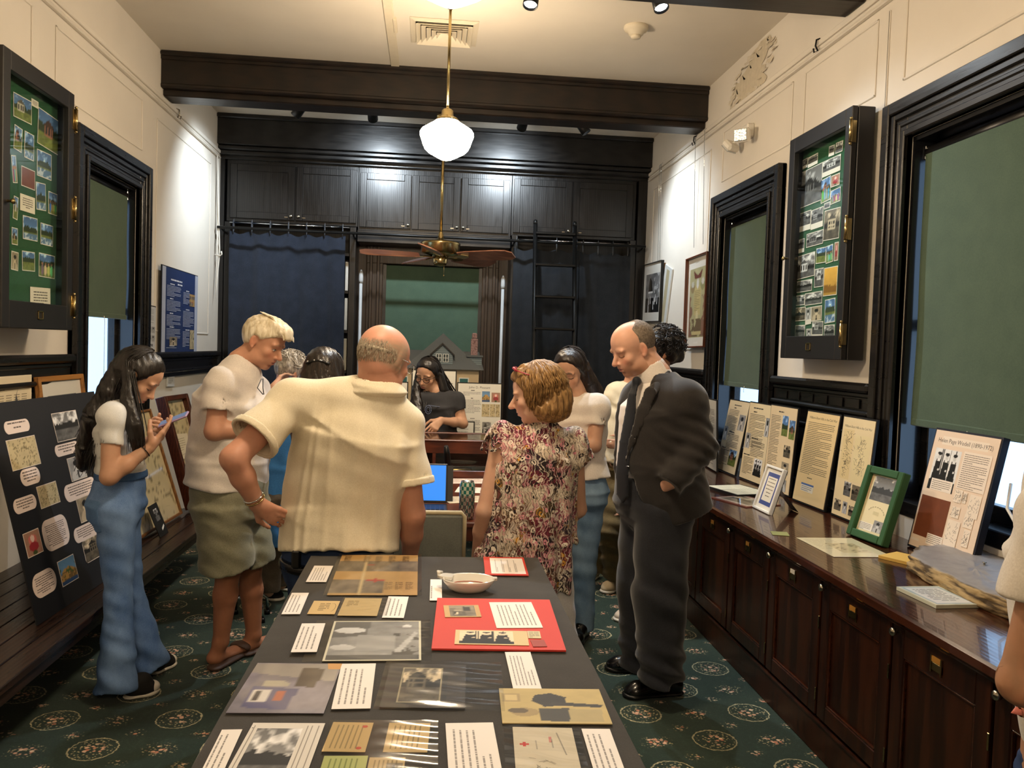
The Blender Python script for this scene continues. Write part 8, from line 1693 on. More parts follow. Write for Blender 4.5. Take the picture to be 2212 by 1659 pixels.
def person_blouse():
 Y = 3.50; H = headframe(P_(1158, 850, Y), -76, 14, 0); wx = nz(A((1, .12, 0))); c, R = H; G = lambda *q: c + A(q) @ R
 f = Fig(pel=P_(1142, 1200, Y), waist=P_(1142, 1110, Y), chest=P_(1158, 985, Y), neck=P_(1172, 920, Y + .02), H=H, wx=wx, m=.98, am=.84, lm=.95, tors=((.180, .13), (.155, .118), (.165, .118), (.07, .06)),
   SL=P_(1082, 955, Y), EL=P_(1046, 1105, Y - .04), WL=P_(1028, 1210, Y + .10), SR=P_(1240, 965, Y + .02), ER=P_(1250, 1100, Y + .12), WR=P_(1200, 1150, Y + .25),
   TL=P_(1110, 1230, Y), KL=P_(1105, 1390, Y), AL=P_(1105, 1560, Y + .03), TR=P_(1190, 1230, Y), KR=P_(1212, 1390, Y), AR=P_(1205, 1560, Y + .03))
 S = f.body(headk=dict(fem=True, nose=1.15)); handx(S, f.WL, (0, .3, -1), (1, 0, 0), -1, sc=.9); handx(S, f.WR, (0, .8, 0), (0, 0, -1), 1, sc=.9)
 def paint(v, col): return paint_head(v, H, col, 'd2a288', brow='8a6c4c', lash='4a3426', lip='a8605a', red=.25)
 hd = H[0]; b = bodymesh(S, [(hd - .15, hd + .15, .0034), (np.minimum(f.SL, f.WL) - .08, np.maximum(f.SL, f.WL) + .06, .007)], 'd6aa92', paint, 'woman with a wavy light brown bob and floral blouse, her back to us', (*P_(1150, 1500, Y)[:2], 0))
 def ex(T):
  for q in 'LR': sh = getattr(f, 'S' + q); el = getattr(f, 'E' + q); u = nz(el - sh); T.cap(sh - u * .03, sh + u * .055, .062, .080, k=.025, flat=(0, 1)); T.cap(sh + u * .03, sh + u * .1, .070, k=.004, op='s', flat=(0, 1))
  T.loft([(P_(1128, 1262, Y), .222, .175, wx), (P_(1142, 1160, Y), .195, .145, wx), (P_(1158, 1000, Y), .17, .125, wx)], k=.03, cut=(1, 0)); T.cap(f.neck - ZU * .0, f.neck + ZU * .035, .068, .05, k=.01)
 T = f.top(hem=P_(1134, 1240, Y), grow=.014, sleeve=.2, sl=.012, cuffr=1.2, ex=ex)
 def folds(P): x, z = P[:, 0], P[:, 2]; lo_ = np.clip((1.32 - z) / .5, 0, 1); return waves(P, 3, [((1, .35, .03), 62, .9), ((.8, -.5, .05), 95, .5)], 1) * (.0025 + .006 * lo_) + .004 * np.sin(x * 170 + np.sin(z * 9)) * np.exp(-((z - 1.335) / .035) ** 2)
 garment('blouse', T, floral(), b, .0075, folds)
 p = f.pants(to=1.0, grow=.006, legw=1.0); garment('trousers', p, clothm('white_trousers', 'e6e6ea', 'd4d4da'), b, .011, fd(3, FOLDH, .003))
 h = Sdf(); skull(h, H, .014, (0, .055, .035), (.80, -.6)); h.ell(G(0, -.065, -.04), (.095, .085, .085), .03, R=R); h.ell(G(.0, -.045, -.075), (.092, .085, .055), .03, R=R)
 h.ell(G(0, .125, -.035), (.08, .075, .10), .012, 's', R); rs = np.random.RandomState(11); st = []
 for k in range(420):
  a = math.radians(rs.uniform(58, 302)); ph = rs.uniform(0, 6); pts = []
  for t in np.linspace(0, 1, 11):
   th = .1 + min(t * 2, 1) * 1.35; rr = 1.05 + .16 * t + .09 * math.sin(9 * t + ph); d = A((math.sin(th) * math.sin(a), math.sin(th) * math.cos(a), math.cos(th))); p0 = A((0, -.022, .034)) + d * A((.086, .098, .092)) * rr
   if t > .5: q = (t - .5) * 2; p0 = p0 + A((0, 0, -.115 * q)) - A((math.sin(a), math.cos(a), 0)) * .028 * q * q + A((.006 * math.sin(8 * q + ph), .006 * math.cos(7 * q + ph), 0))
   pts.append(G(*p0))
  st.append((pts, rs.uniform(.0024, .0048)))
 hairmesh('hair', h, hairmat('light_brown_hair', '6a4a24', 'b8905a', .45, (70, 70, 12)), b, .006, fd(4, [((1, .4, .1), 190, .8), ((.5, 1, .3), 160, .7), ((.3, .3, 1), 40, 1)], .004), strands=st)
 RG = plain('red_glasses_frame', 'b0404c', .25); m = MB(); m.tube([G(-.082, -.04, .055), G(-.088, .005, .085), G(-.074, .052, .112)], .0028, 6); m.tube([G(.082, -.04, .055), G(.088, .005, .085), G(.074, .052, .112)], .0028, 6); m.tube([G(-.074, .052, .112), G(-.03, .068, .125), G(0, .066, .125), (G(.03, .068, .125)), G(.074, .052, .112)], .006, 8); m.build('sunglasses', RG, b)
 return b
# ================================================================ 5. dark-haired girl in a white tee and jeans
def person_dark():
 Y = 4.47; H = headframe(P_(1232, 800, Y), 212, 24, 0); wx = nz(A((-.80, .45, 0))); c, R = H; G = lambda *q: c + A(q) @ R
 f = Fig(pel=P_(1256, 1060, Y), waist=P_(1254, 990, Y), chest=P_(1255, 905, Y), neck=P_(1250, 858, Y), H=H, wx=wx, m=.92, am=.9, lm=.93, tors=((.160, .115), (.132, .1), (.150, .105), (.07, .06)),
   SL=P_(1292, 876, Y - .10), EL=P_(1284, 962, Y - .14), WL=P_(1212, 968, Y - .16), SR=P_(1215, 875, Y + .02), ER=P_(1200, 965, Y), WR=P_(1250, 990, Y - .16),
   TL=P_(1270, 1085, Y), KL=P_(1262, 1230, Y), AL=P_(1262, 1352, Y), TR=P_(1238, 1085, Y + .06), KR=P_(1232, 1220, Y + .08), AR=P_(1232, 1330, Y + .12))
 S = f.body(headk=dict(fem=True, jaw=.92)); handx(S, f.WL, (-.9, 0, .2), (0, 1, 0), -1, sc=.9); handx(S, f.WR, (.6, .3, .3), (0, 1, 0), 1, sc=.9)
 paint = lambda v, col: paint_head(v, H, col, 'ca9c80', brow='1c120e', lash='0c0806', lip='9a5a50')
 hd = c; b = bodymesh(S, [(hd - .15, hd + .15, .004), (np.minimum(f.SL, f.WL) - .08, np.maximum(f.SL, f.WL) + .06, .008)], 'ca9c80', paint, 'dark-haired young woman in a white tee and jeans beside the floral blouse', (*P_(1250, 1370, Y)[:2], 0))
 T = f.top(hem=P_(1256, 1030, Y), grow=.012, sleeve=.50, sl=.008, cuffr=1.12); garment('t_shirt', T, clothm('ivory_tee', 'efe6da', 'ddd3c6'), b, .008, fd(7, [((.8, .5, .5), 50, .8), ((.4, .3, 1), 75, .4)], .0035))
 p = f.pants(to=1.08, grow=.008, kneer=.060, calf=.056, waist=P_(1254, 1010, Y)); garment('jeans', p, JEANS2, b, .009, fd(9, FOLDH, .003))
 for q in 'LR': an = getattr(f, 'A' + q); h0 = an * A((1, 1, 0)) + A((.02, .04, 0)); shoe('shoe', h0, h0 + A((-.12, -.2, 0)), b, (BLKLEATH, BLKP, LACE), kind='plain')
 h = Sdf(); skull(h, H, .009); h.loft([(G(0, -.05, -.02), .09, .07, wx), (P_(1278, 860, Y + .06), .085, .06, wx), (P_(1286, 930, Y + .10), .06, .04, wx), (P_(1290, 985, Y + .11), .02, .015, wx)], k=.03)
 h.loft([(G(.080, -.03, -.0), .022, .03, wx), (G(.082, -.035, -.09), .028, .03, wx)], k=.02); h.loft([(G(-.082, -.02, -.0), .022, .028, wx), (G(-.09, -.01, -.08), .026, .025, wx)], k=.02)
 rs = np.random.RandomState(3); st = [(fall(H, rs, 92, 268, .3, lowr=lambda p, a, rs: (P_(1282 + rs.uniform(-25, 22), 950 + rs.uniform(-70, 30), Y + .08) if math.sin(a) < .3 else P_(1300 + rs.uniform(-8, 8), 930 + rs.uniform(-40, 30), Y - .02))), rs.uniform(.0022, .004)) for _ in range(140)]
 hairmesh('hair', h, hairmat('dark_brown_hair', '0b0706', '2a1b14', .35), b, .007, fd(8, [((1, .3, .2), 230, .6), ((.3, 1, .1), 200, .5)], .002), strands=st); return b
# ================================================================ 6. person in the cream sweater and khakis, behind the suit
def person_sweater():
 Y = 5.45; H = headframe(P_(1372, 782, Y), 235, 22, 0); wx = nz(A((-.75, .6, 0))); c, R = H; G = lambda *q: c + A(q) @ R
 f = Fig(pel=P_(1318, 1010, Y), waist=P_(1325, 960, Y), chest=P_(1350, 880, Y), neck=P_(1366, 832, Y), H=H, wx=wx, m=.95, am=.9, lm=.93, SR=P_(1330, 852, Y), ER=P_(1312, 915, Y + .02), WR=P_(1300, 980, Y - .08), SL=P_(1388, 856, Y - .05), EL=P_(1390, 930, Y - .08), WL=P_(1350, 960, Y - .18),
   TR=P_(1300, 1030, Y), KR=P_(1288, 1130, Y - .04), AR=P_(1284, 1225, Y), TL=P_(1335, 1030, Y - .04), KL=P_(1318, 1140, Y - .16), AL=P_(1326, 1240, Y - .06))
 S = f.body(); handx(S, f.WR, (.2, 0, -1), (1, 0, 0), 1, sc=.9); handx(S, f.WL, (-1, 0, 0), (0, 1, 0), -1, sc=.9)
 b = bodymesh(S, [(c - .15, c + .15, .005)], 'c99a80', lambda v, col: paint_head(v, H, col, 'c99a80', brow='1c120e', lash='0c0806'), 'person in cream sweater and khaki trousers, head hidden behind the man in the suit', (*P_(1305, 1260, Y)[:2], 0))
 T = f.top(hem=P_(1318, 995, Y), grow=.022, sleeve=1.6, sl=.02); garment('sweater', T, clothm('cream_sweater', 'eee3c8', 'ddd1b4'), b, .009, fd(7, FOLDH, .005))
 p = f.pants(to=1.04, grow=.02, kneer=.066, calf=.06); garment('trousers', p, clothm('olive_khaki', '7c6b48', '5e5035', bump=.2), b, .009, fd(9, [((.3, .2, 1), 60, .9), ((.8, .3, .5), 50, .4)], .007))
 TAN = plain('tan_suede', 'cbb999', .85); shoe('sneaker', A(onz(1292, 1246, 0)), A(onz(1262, 1256, 0)), b, (TAN, SHOEW, LACE)); shoe('sneaker', A(onz(1345, 1258, 0)), A(onz(1306, 1284, 0)), b, (TAN, SHOEW, LACE))
 h = Sdf(); h.ell(G(0, -.03, .04), (.085, .10, .09), .02, R=R); h.ell(G(0, .12, -.05), (.07, .09, .11), .01, 's', R); hairmesh('hair', h, BLACKHAIR, b, .008, fd(8, [((1, .3, .2), 200, 1)], .003)); return b
# ================================================================ 7. curly-haired person hidden behind the suit
def person_curly():
 Y = 4.72; H = headframe(P_(1418, 762, Y), 262, 10, 0); wx = nz(A((-.1, 1, 0))); c, R = H; G = lambda *q: c + A(q) @ R
 f = Fig(pel=P_(1412, 1045, Y), waist=P_(1414, 980, Y), chest=P_(1416, 890, Y), neck=P_(1424, 822, Y), H=H, wx=wx, m=.78, am=.8, lm=.8, SR=P_(1416, 858, Y + .13), ER=P_(1420, 930, Y + .15), WR=P_(1420, 1000, Y + .12), SL=P_(1416, 858, Y - .13), EL=P_(1420, 930, Y - .15), WL=P_(1420, 1000, Y - .1),
   TR=P_(1410, 1070, Y + .08), KR=P_(1400, 1190, Y + .08), AR=P_(1385, 1300, Y + .02), TL=P_(1410, 1070, Y - .08), KL=P_(1410, 1190, Y - .08), AL=P_(1410, 1310, Y - .06))
 S = f.body(); handx(S, f.WR, (0, 0, -1), (-1, 0, 0), 1, sc=.9); handx(S, f.WL, (0, 0, -1), (-1, 0, 0), -1, sc=.9)
 b = bodymesh(S, [(c - .15, c + .15, .006)], 'a97a5c', lambda v, col: paint_head(v, H, col, 'a97a5c', brow='1c120e', lash='0c0806'), 'person with curly black hair showing behind the head of the man in the dark suit', (*P_(1410, 1320, Y)[:2], 0))
 T = f.top(hem=P_(1412, 1035, Y), grow=.012, sleeve=.5); garment('t_shirt', T, clothm('dark_tee', '22242a', '17181c'), b, .011); p = f.pants(to=1.03, grow=.01); garment('trousers', p, clothm('black_trousers', '1b1b1e', '121214'), b, .011)
 BEI = plain('beige_leather', 'd8c8b2', .6); s1 = shoe('sneaker', A(onz(1398, 1336, 0)), A(onz(1326, 1342, 0)), b, (BEI, SHOEW, LACE)); SW = plain('dark_red_mark', '5a1f26', .5); p0 = A(onz(1352, 1342, 0)); m = MB(); m.prism([(p0[0] - .045, .035), (p0[0] - .02, .034), (p0[0] + .05, .062), (p0[0] - .01, .047), (p0[0] - .035, .050)], p0[1] - .052, p0[1] - .045, 'y'); m.build('side_mark', SW, s1)
 shoe('sneaker', A(onz(1440, 1322, 0)), A(onz(1376, 1330, 0)), b, (BEI, SHOEW, LACE))
 h = Sdf(); h.ell(G(0, -.045, .045), (.105, .115, .10), .02, R=R); h.ell(G(0, -.09, -.0), (.085, .075, .075), .03, R=R); rs = np.random.RandomState(4); st = []
 for k in range(230):
  a = rs.uniform(.9, 5.4); th = rs.uniform(.1, 2.0); d = A((math.sin(th) * math.sin(a), math.sin(th) * math.cos(a), math.cos(th))); p0 = A((0, -.05, .04)) + d * A((.105, .118, .10)); ph = rs.uniform(0, 6); t1 = nz(np.cross(d, rs.randn(3))); t2 = np.cross(d, t1); rr = rs.uniform(.010, .018); st.append(([G(*(p0 + t1 * rr * math.cos(u + ph) + t2 * rr * math.sin(u + ph) * .8 + d * (.004 + .004 * u))) for u in np.linspace(0, 5.5, 12)], rs.uniform(.0022, .0038)))
 hairmesh('hair', h, BLACKHAIR, b, .007, fd(8, [((1, .3, .2), 90, 1), ((.2, 1, .5), 110, 1), ((.2, .4, 1), 80, 1)], .006), strands=st); return b
# ================================================================ 8. man in the dark suit
def person_suit():
 Y = 3.72; H = headframe(P_(1366, 752, Y), 254, 24, 0); wx = nz(A((-.46, .89, 0))); c, R = H; G = lambda *q: c + A(q) @ R
 f = Fig(pel=P_(1415, 1085, Y), waist=P_(1415, 1000, Y), chest=P_(1428, 885, Y), neck=P_(1415, 812, Y), H=H, wx=wx, m=1.12, am=1.08, lm=1.05, tors=((.165, .125), (.160, .135), (.180, .135), (.09, .075)),
   SL=P_(1478, 868, Y - .16), EL=P_(1512, 968, Y - .20), WL=P_(1452, 1040, Y - .235), SR=P_(1385, 862, Y + .16), ER=P_(1392, 970, Y + .22), WR=P_(1370, 1050, Y + .17),
   TL=P_(1432, 1110, Y - .09), KL=P_(1424, 1290, Y - .10), AL=P_(1428, 1462, Y - .12), TR=P_(1400, 1105, Y + .09), KR=P_(1388, 1270, Y + .10), AR=P_(1386, 1428, Y + .10))
 S = f.body(headk=dict(jaw=1.12, nose=1.1)); S.cap(G(0, -.03, -.05), f.neck, .062, .072, k=.03); handx(S, f.WL, nz(A((-.62, .70, -.42))), (.3, .6, 0), -1, curl=(.2, .2, .2, .2), sc=1.05); handx(S, f.WR, (-.2, 0, -1), (-1, 0, 0), 1)
 paint = lambda v, col: paint_head(v, H, col, 'd8a890', brow='a07a5a', lash='6a4636', lip='b0675c', red=.4, stubble='9a6844', scalp='d49c7c', browk=.45)
 b = bodymesh(S, [(c - .17, c + .17, .0034), (f.WL - .09, f.WL + .09, .004)], 'd8a890', paint, 'balding man in a dark suit and tie, smiling down with a hand in his pocket', (*P_(1420, 1490, Y)[:2], 0))
 SUIT = clothm('charcoal_suit', '2b2827', '211e1e', rough=.8, bump=.08, sheen=.35); SUITL = clothm('charcoal_trousers', '292c34', '1d1f26', rough=.8, bump=.08, sheen=.3)
 fwd = nz(np.cross(ZU, wx))
 bc = lambda t: f.neck * (1 - t) + f.chest * t if t <= 1 else (f.chest * (2 - t) + f.waist * (t - 1) if t <= 2 else f.waist * (3 - t) + f.pel * (t - 2))
 # white shirt under the jacket
 T = Sdf(); T.loft([(f.pel + ZU * .02, .20, .155, wx), (f.waist, .192, .166, wx), (f.chest, .212, .166, wx), (f.neck - ZU * .03, .10, .092, wx)], k=.03); sh = garment('dress_shirt', T, WHT, b, .008)
 nk = G(0, -.03, -.07); K = Sdf(); K.cap(f.neck - ZU * .015, f.neck + (nk - f.neck) * .62, .084, .076, k=.01, flat=(0, 1)); K.cap(f.neck + (nk - f.neck) * .3, f.neck + (nk - f.neck) * 1.0, .067, k=.004, op='s'); garment('shirt_collar', K, WHT, sh, .006)
 def ex(T):
  T.loft([(P_(1440, 1108, Y), .21, .175, wx), (f.pel + ZU * .04, .21, .178, wx), (f.waist, .21, .186, wx)], k=.03, cut=(1, 0))
  T.cap(f.chest + (f.SL - f.chest) * .4 + ZU * .045, f.SL + A((.01, -.01, .0)), .064, .074, k=.05)
  O = wx * .12; V = [(f.neck + fwd * .17 + ZU * .03 + O, .205, .15), (bc(.5) + fwd * .22 + O, .192, .15), (bc(1.0) + fwd * .23 + O, .176, .15), (bc(1.6) + fwd * .24 + O, .150, .15), (bc(2.0) + fwd * .24 + O, .136, .15), (bc(2.4) + fwd * .24 + O, .165, .15), (P_(1425, 1115, Y) + fwd * .24 + O, .24, .17)]
  T.loft([(p, w, d, wx) for p, w, d in V], k=.008, op='s', e=3)
  T.cap(f.neck - ZU * .0, f.neck + ZU * .16, .080, .09, k=.006, op='s'); None
 T = f.top(hem=P_(1440, 1108, Y), grow=.033, sleeve=2.10, sl=.024, ex=ex)
 E_ = f.EL
 def folds(P): d = np.linalg.norm(P - E_, axis=1); k = np.exp(-(d / .16) ** 2); return waves(P, 5, [((.3, .2, 1), 28, .6), ((1, .2, .3), 22, .5)], .004) + k * .007 * np.sin(P @ nz(A((.5, 0, .85))) * 120 + 2 * np.sin(P[:, 0] * 20))
 jk = garment('suit_jacket', T, SUIT, b, .007, folds)
 for sg in (-1,):
  L = Sdf(); e = [f.neck + ZU * .02 + wx * sg * .088 + fwd * .0, bc(.45) + wx * sg * .098 + fwd * .135, bc(1.0) + wx * sg * .078 + fwd * .180, bc(1.55) + wx * sg * .045 + fwd * .196, bc(1.95) + wx * sg * .022 + fwd * .200]; rr = [.014, .030, .032, .018, .005]
  for i in range(4): L.cap(e[i], e[i + 1], rr[i], rr[i + 1], k=.01, sq=(nz(fwd + wx * sg * .35), .22))
  garment('lapel', L, SUIT, jk, .006, n=1)
 m = MB(); p0 = bc(2.0) + fwd * .203 - wx * .035; m.tube([p0, p0 - wx * .018 - fwd * .003], .0025, 6); m.build('button_glint', CHROME, jk)
 TIE = clothm('navy_tie', '1c2029', '14171f', rough=.6, bump=.05); T = Sdf(); tp = [(bc(.22) + fwd * .122, .016), (bc(.55) + fwd * .158, .026), (bc(1.0) + fwd * .183, .034), (bc(1.6) + fwd * .192, .040), (bc(2.2) + fwd * .198, .043), (bc(2.75) + fwd * .195, .040), (bc(2.95) + fwd * .193, .004)]
 T.loft([(p, w, .007, wx) for p, w in tp], k=.006, e=3); T.ell(bc(.16) + fwd * .116, (.022, .020, .022), .01); garment('tie', T, TIE, b, .0055, n=1)
 p = f.pants(to=1.06, grow=.024, kneer=.085, calf=.078, waist=f.waist - ZU * .05, legw=1.08)
 garment('trousers', p, SUITL, b, .008, lambda P: waves(P, 3, [((.15, .1, 1), 30, .5), ((1, .4, .1), 30, .5)], .005) + waves(P, 8, [((.5, .2, 1), 62, 1)], .010) * np.clip((.38 - P[:, 2]) / .2, 0, 1) + waves(P, 9, [((.6, .1, 1), 45, 1)], .006) * np.exp(-((P[:, 2] - .55) / .12) ** 2))
 shoe('shoe', A(onz(1478, 1500, 0)) + A((0, 0, 0)), A(onz(1345, 1506, 0)), b, (BLKLEATH, BLKP, LACE), kind='plain'); shoe('shoe', A(onz(1410, 1452, 0)), A(onz(1306, 1446, 0)), b, (BLKLEATH, BLKP, LACE), kind='plain')
 h = Sdf(); h.ell(G(0, -.026, .030), (.0805, .0975, .0915), .02, R=R); h.plane(G(0, .045, .05), R[1] + .35 * R[2], c - .2, c + .2, .02); h.ell(G(0, .035, .115), (.055, .085, .05), .012, 's', R); h.ell(G(0, .02, -.085), (.12, .13, .075), .016, 's', R)
 for s_ in (-1, 1): h.ell(G(s_ * .088, -.002, -.012), (.020, .024, .036), .004, 's', R)
 hairmesh('hair', h, hairmat('short_grey_brown_hair', '5c5044', '8a7c6c', .8, (80, 80, 60)), b, .0045, fd(4, [((1, .4, .1), 300, .6), ((.5, 1, .3), 260, .6)], .0007), smooth=2); return b
# ================================================================ 9. girl with glasses
def person_glasses():
 Y = 6.05; H = headframe(P_(925, 808, Y), 208, 20, 6); wx = nz(A((-.94, .3, 0))); c, R = H; G = lambda *q: c + A(q) @ R
 f = Fig(pel=P_(948, 985, Y), waist=P_(948, 935, Y), chest=P_(948, 880, Y), neck=P_(944, 846, Y), H=H, wx=wx, m=.93, am=.84, lm=.9, tors=((.155, .11), (.130, .095), (.150, .1), (.066, .056)),
   SL=P_(986, 862, Y - .02), EL=P_(1000, 915, Y - .06), WL=P_(952, 908, Y - .20), SR=P_(908, 862, Y - .02), ER=P_(893, 915, Y - .04), WR=P_(905, 950, Y - .1),
   TL=P_(965, 1010, Y), KL=P_(965, 1100, Y), AL=P_(965, 1200, Y), TR=P_(930, 1010, Y), KR=P_(930, 1100, Y), AR=P_(930, 1200, Y))
 S = f.body(headk=dict(fem=True, jaw=.92)); handx(S, f.WL, nz(P_(931, 930, Y - .25) - f.WL), (-.2, .9, -.4), -1, curl=(.1, .5, .6, .7), thumb=.3, sc=.92); handx(S, f.WR, (0, 0, -1), (1, 0, 0), 1, sc=.9)
 paint = lambda v, col: paint_head(v, H, col, 'cda080', brow='1c120e', lash='0c0806', lip='b0665c')
 b = bodymesh(S, [(c - .15, c + .15, .0042), (np.minimum(f.WL, f.EL) - A((.12, .09, .10)), np.maximum(f.WL, f.EL) + .06, .0042)], 'c79a7c', paint, 'girl with glasses and long black hair in a dark grey tee, pointing down', (*P_(948, 1150, Y)[:2], 0))
 GT = NT('grey_graphic_tee'); co = GT.coord(); GT.set(Base_Color=GT.mix(GT.n('TexNoise', i_Vector=co, i_Scale=40.0).outputs[0], lin('2c2c2f'), lin('3a3a3d')), Roughness=.9)
 T = f.top(hem=P_(948, 950, Y), grow=.010, sleeve=.48, sl=.008, cuffr=1.15); ts = garment('t_shirt', T, GT.m, b, .0075, fd(7, [((.8, .5, .5), 50, .8), ((.4, .3, 1), 75, .4)], .003))
 m = MB(); q0 = P_(925, 885, Y - .125); m.tube([q0 + A((.022 * math.cos(t), -.002, .030 * math.sin(t))) for t in np.linspace(0, 6.283, 20)], .003, 6); m.tube([q0 + A((.012 * math.cos(t), -.002, .018 * math.sin(t))) for t in np.linspace(0, 6.283, 16)], .0025, 6); m.tube([q0 + A((.0, .0, .032)), q0 + A((.07, .012, .022)), q0 + A((.12, .035, .018))], .003, 6); m.build('shirt_graphic', plain('faded_print', '5c6680', .7), ts)
 p = f.pants(to=1.0, grow=.008, waist=P_(948, 960, Y)); garment('jeans', p, JEANS2, b, .011)
 h = Sdf(); skull(h, H, .009)
 h.loft([(G(-.082, -.03, .0), .022, .040, wx), (P_(958, 845, Y - .02), .04, .04, wx), (P_(972, 868, Y + .05), .045, .03, wx), (P_(975, 920, Y + .10), .04, .03, wx)], k=.02); h.loft([(G(.082, -.02, .0), .022, .036, wx), (P_(899, 845, Y - .04), .035, .03, wx), (P_(899, 890, Y - .13), .055, .03, wx), (P_(900, 925, Y - .13), .045, .022, wx)], k=.02); h.loft([(G(0, -.06, .0), .085, .06, wx), (P_(948, 900, Y + .12), .12, .04, wx)], k=.03)
 rs = np.random.RandomState(3)
 def low(p, a, rs):
  own = math.sin(a) > 0; return P_(898 + rs.uniform(-12, 18), 915 + rs.uniform(-30, 20), Y - .15) if own else P_(982 + rs.uniform(-12, 14), 900 + rs.uniform(-50, 25), Y + .06)
 st = [(fall(H, rs, 90, 270, .3, lowr=low, wav=.003), rs.uniform(.002, .0036)) for _ in range(170)]
 hairmesh('hair', h, BLACKHAIR, b, .006, fd(8, [((1, .3, .2), 230, .6), ((.3, 1, .1), 200, .5)], .0016), strands=st)
 m = MB()
 for s_ in (-1, 1): m.tube([G(s_ * .033 + .026 * math.cos(t), .106 - .008 * abs(math.cos(t)), -.006 + .019 * math.sin(t) * (1 if math.sin(t) < 0 else .85)) for t in np.linspace(0, 6.283, 20)], .0022, 6); m.tube([G(s_ * .059, .098, .002), G(s_ * .078, .05, .004), G(s_ * .08, -.0, .0)], .002, 5)
 m.tube([G(-.009, .108, -.002), G(0, .111, .0), G(.009, .108, -.002)], .002, 5); m.build('eyeglasses', BLKP, b); return b
# ================================================================ 10. woman with a hair clip, mostly hidden by the polo shirt
def person_clip():
 Y = 3.98; H = headframe(P_(700, 812, Y), 8, 22, 0); wx = nz(A((1, -.1, 0))); c, R = H; G = lambda *q: c + A(q) @ R
 f = Fig(pel=P_(708, 1080, Y), waist=P_(706, 1010, Y), chest=P_(704, 925, Y), neck=P_(702, 868, Y), H=H, wx=wx, m=.86, am=.84, lm=.9, SL=P_(655, 900, Y), EL=P_(660, 985, Y + .05), WL=P_(665, 1040, Y + .15), SR=P_(752, 902, Y), ER=P_(760, 985, Y + .05), WR=P_(745, 1040, Y + .15),
   TL=P_(685, 1105, Y), KL=P_(685, 1250, Y), AL=P_(688, 1400, Y), TR=P_(730, 1105, Y), KR=P_(730, 1250, Y), AR=P_(730, 1400, Y))
 S = f.body(headk=dict(fem=True)); handx(S, f.WL, (0, .5, -.5), (0, 0, -1), -1, sc=.9); handx(S, f.WR, (0, .5, -.5), (0, 0, -1), 1, sc=.9)
 b = bodymesh(S, [(c - .15, c + .15, .006)], 'b07d5f', lambda v, col: paint_head(v, H, col, 'b07d5f'), 'woman whose dark hair is held by a sparkling clip, seen from behind', (*P_(706, 1420, Y)[:2], 0))
 T = f.top(hem=P_(708, 1090, Y), grow=.014, sleeve=.8); garment('blouse', T, clothm('plum_blouse', '4b3a44', '3a2c35'), b, .011); p = f.pants(to=1.03); garment('trousers', p, clothm('black_slacks', '1b1b1e', '121214'), b, .011)
 h = Sdf(); h.ell(G(0, -.030, .030), (.090, .106, .098), .02, R=R); h.ell(G(0, -.06, -.06), (.095, .07, .09), .04, R=R); h.ell(G(0, .125, -.05), (.07, .085, .12), .012, 's', R); rs = np.random.RandomState(9)
 st = [(fall(H, rs, 80, 280, .14, wav=.004, lowr=lambda p, a, rs: p + A((0, 0, -.12)) + A((rs.uniform(-.01, .01), 0, 0))), rs.uniform(.0022, .004)) for _ in range(150)]
 ha = hairmesh('hair', h, hairmat('black_brown_hair', '0a0706', '2e221a', .32), b, .006, fd(8, [((1, .3, .2), 230, .6), ((.3, 1, .1), 60, .8)], .0022), strands=st)
 m = MB(); arc = [G(-.055 + .11 * t, -.128 - .006 * math.sin(t * 3.14), .012 + .012 * math.sin(t * 3.14)) for t in np.linspace(0, 1, 9)]; m.tube(arc, .0055, 8); cl = m.build('hair_clip', BLKP, b); m = MB()
 for t in (.1, .37, .62, .68, .9): p0 = G(-.055 + .11 * t, -.139, .014 + .012 * math.sin(t * 3.14)); m.sphere(p0, .005, 8)
 m.build('rhinestone', CHROME, cl); return b
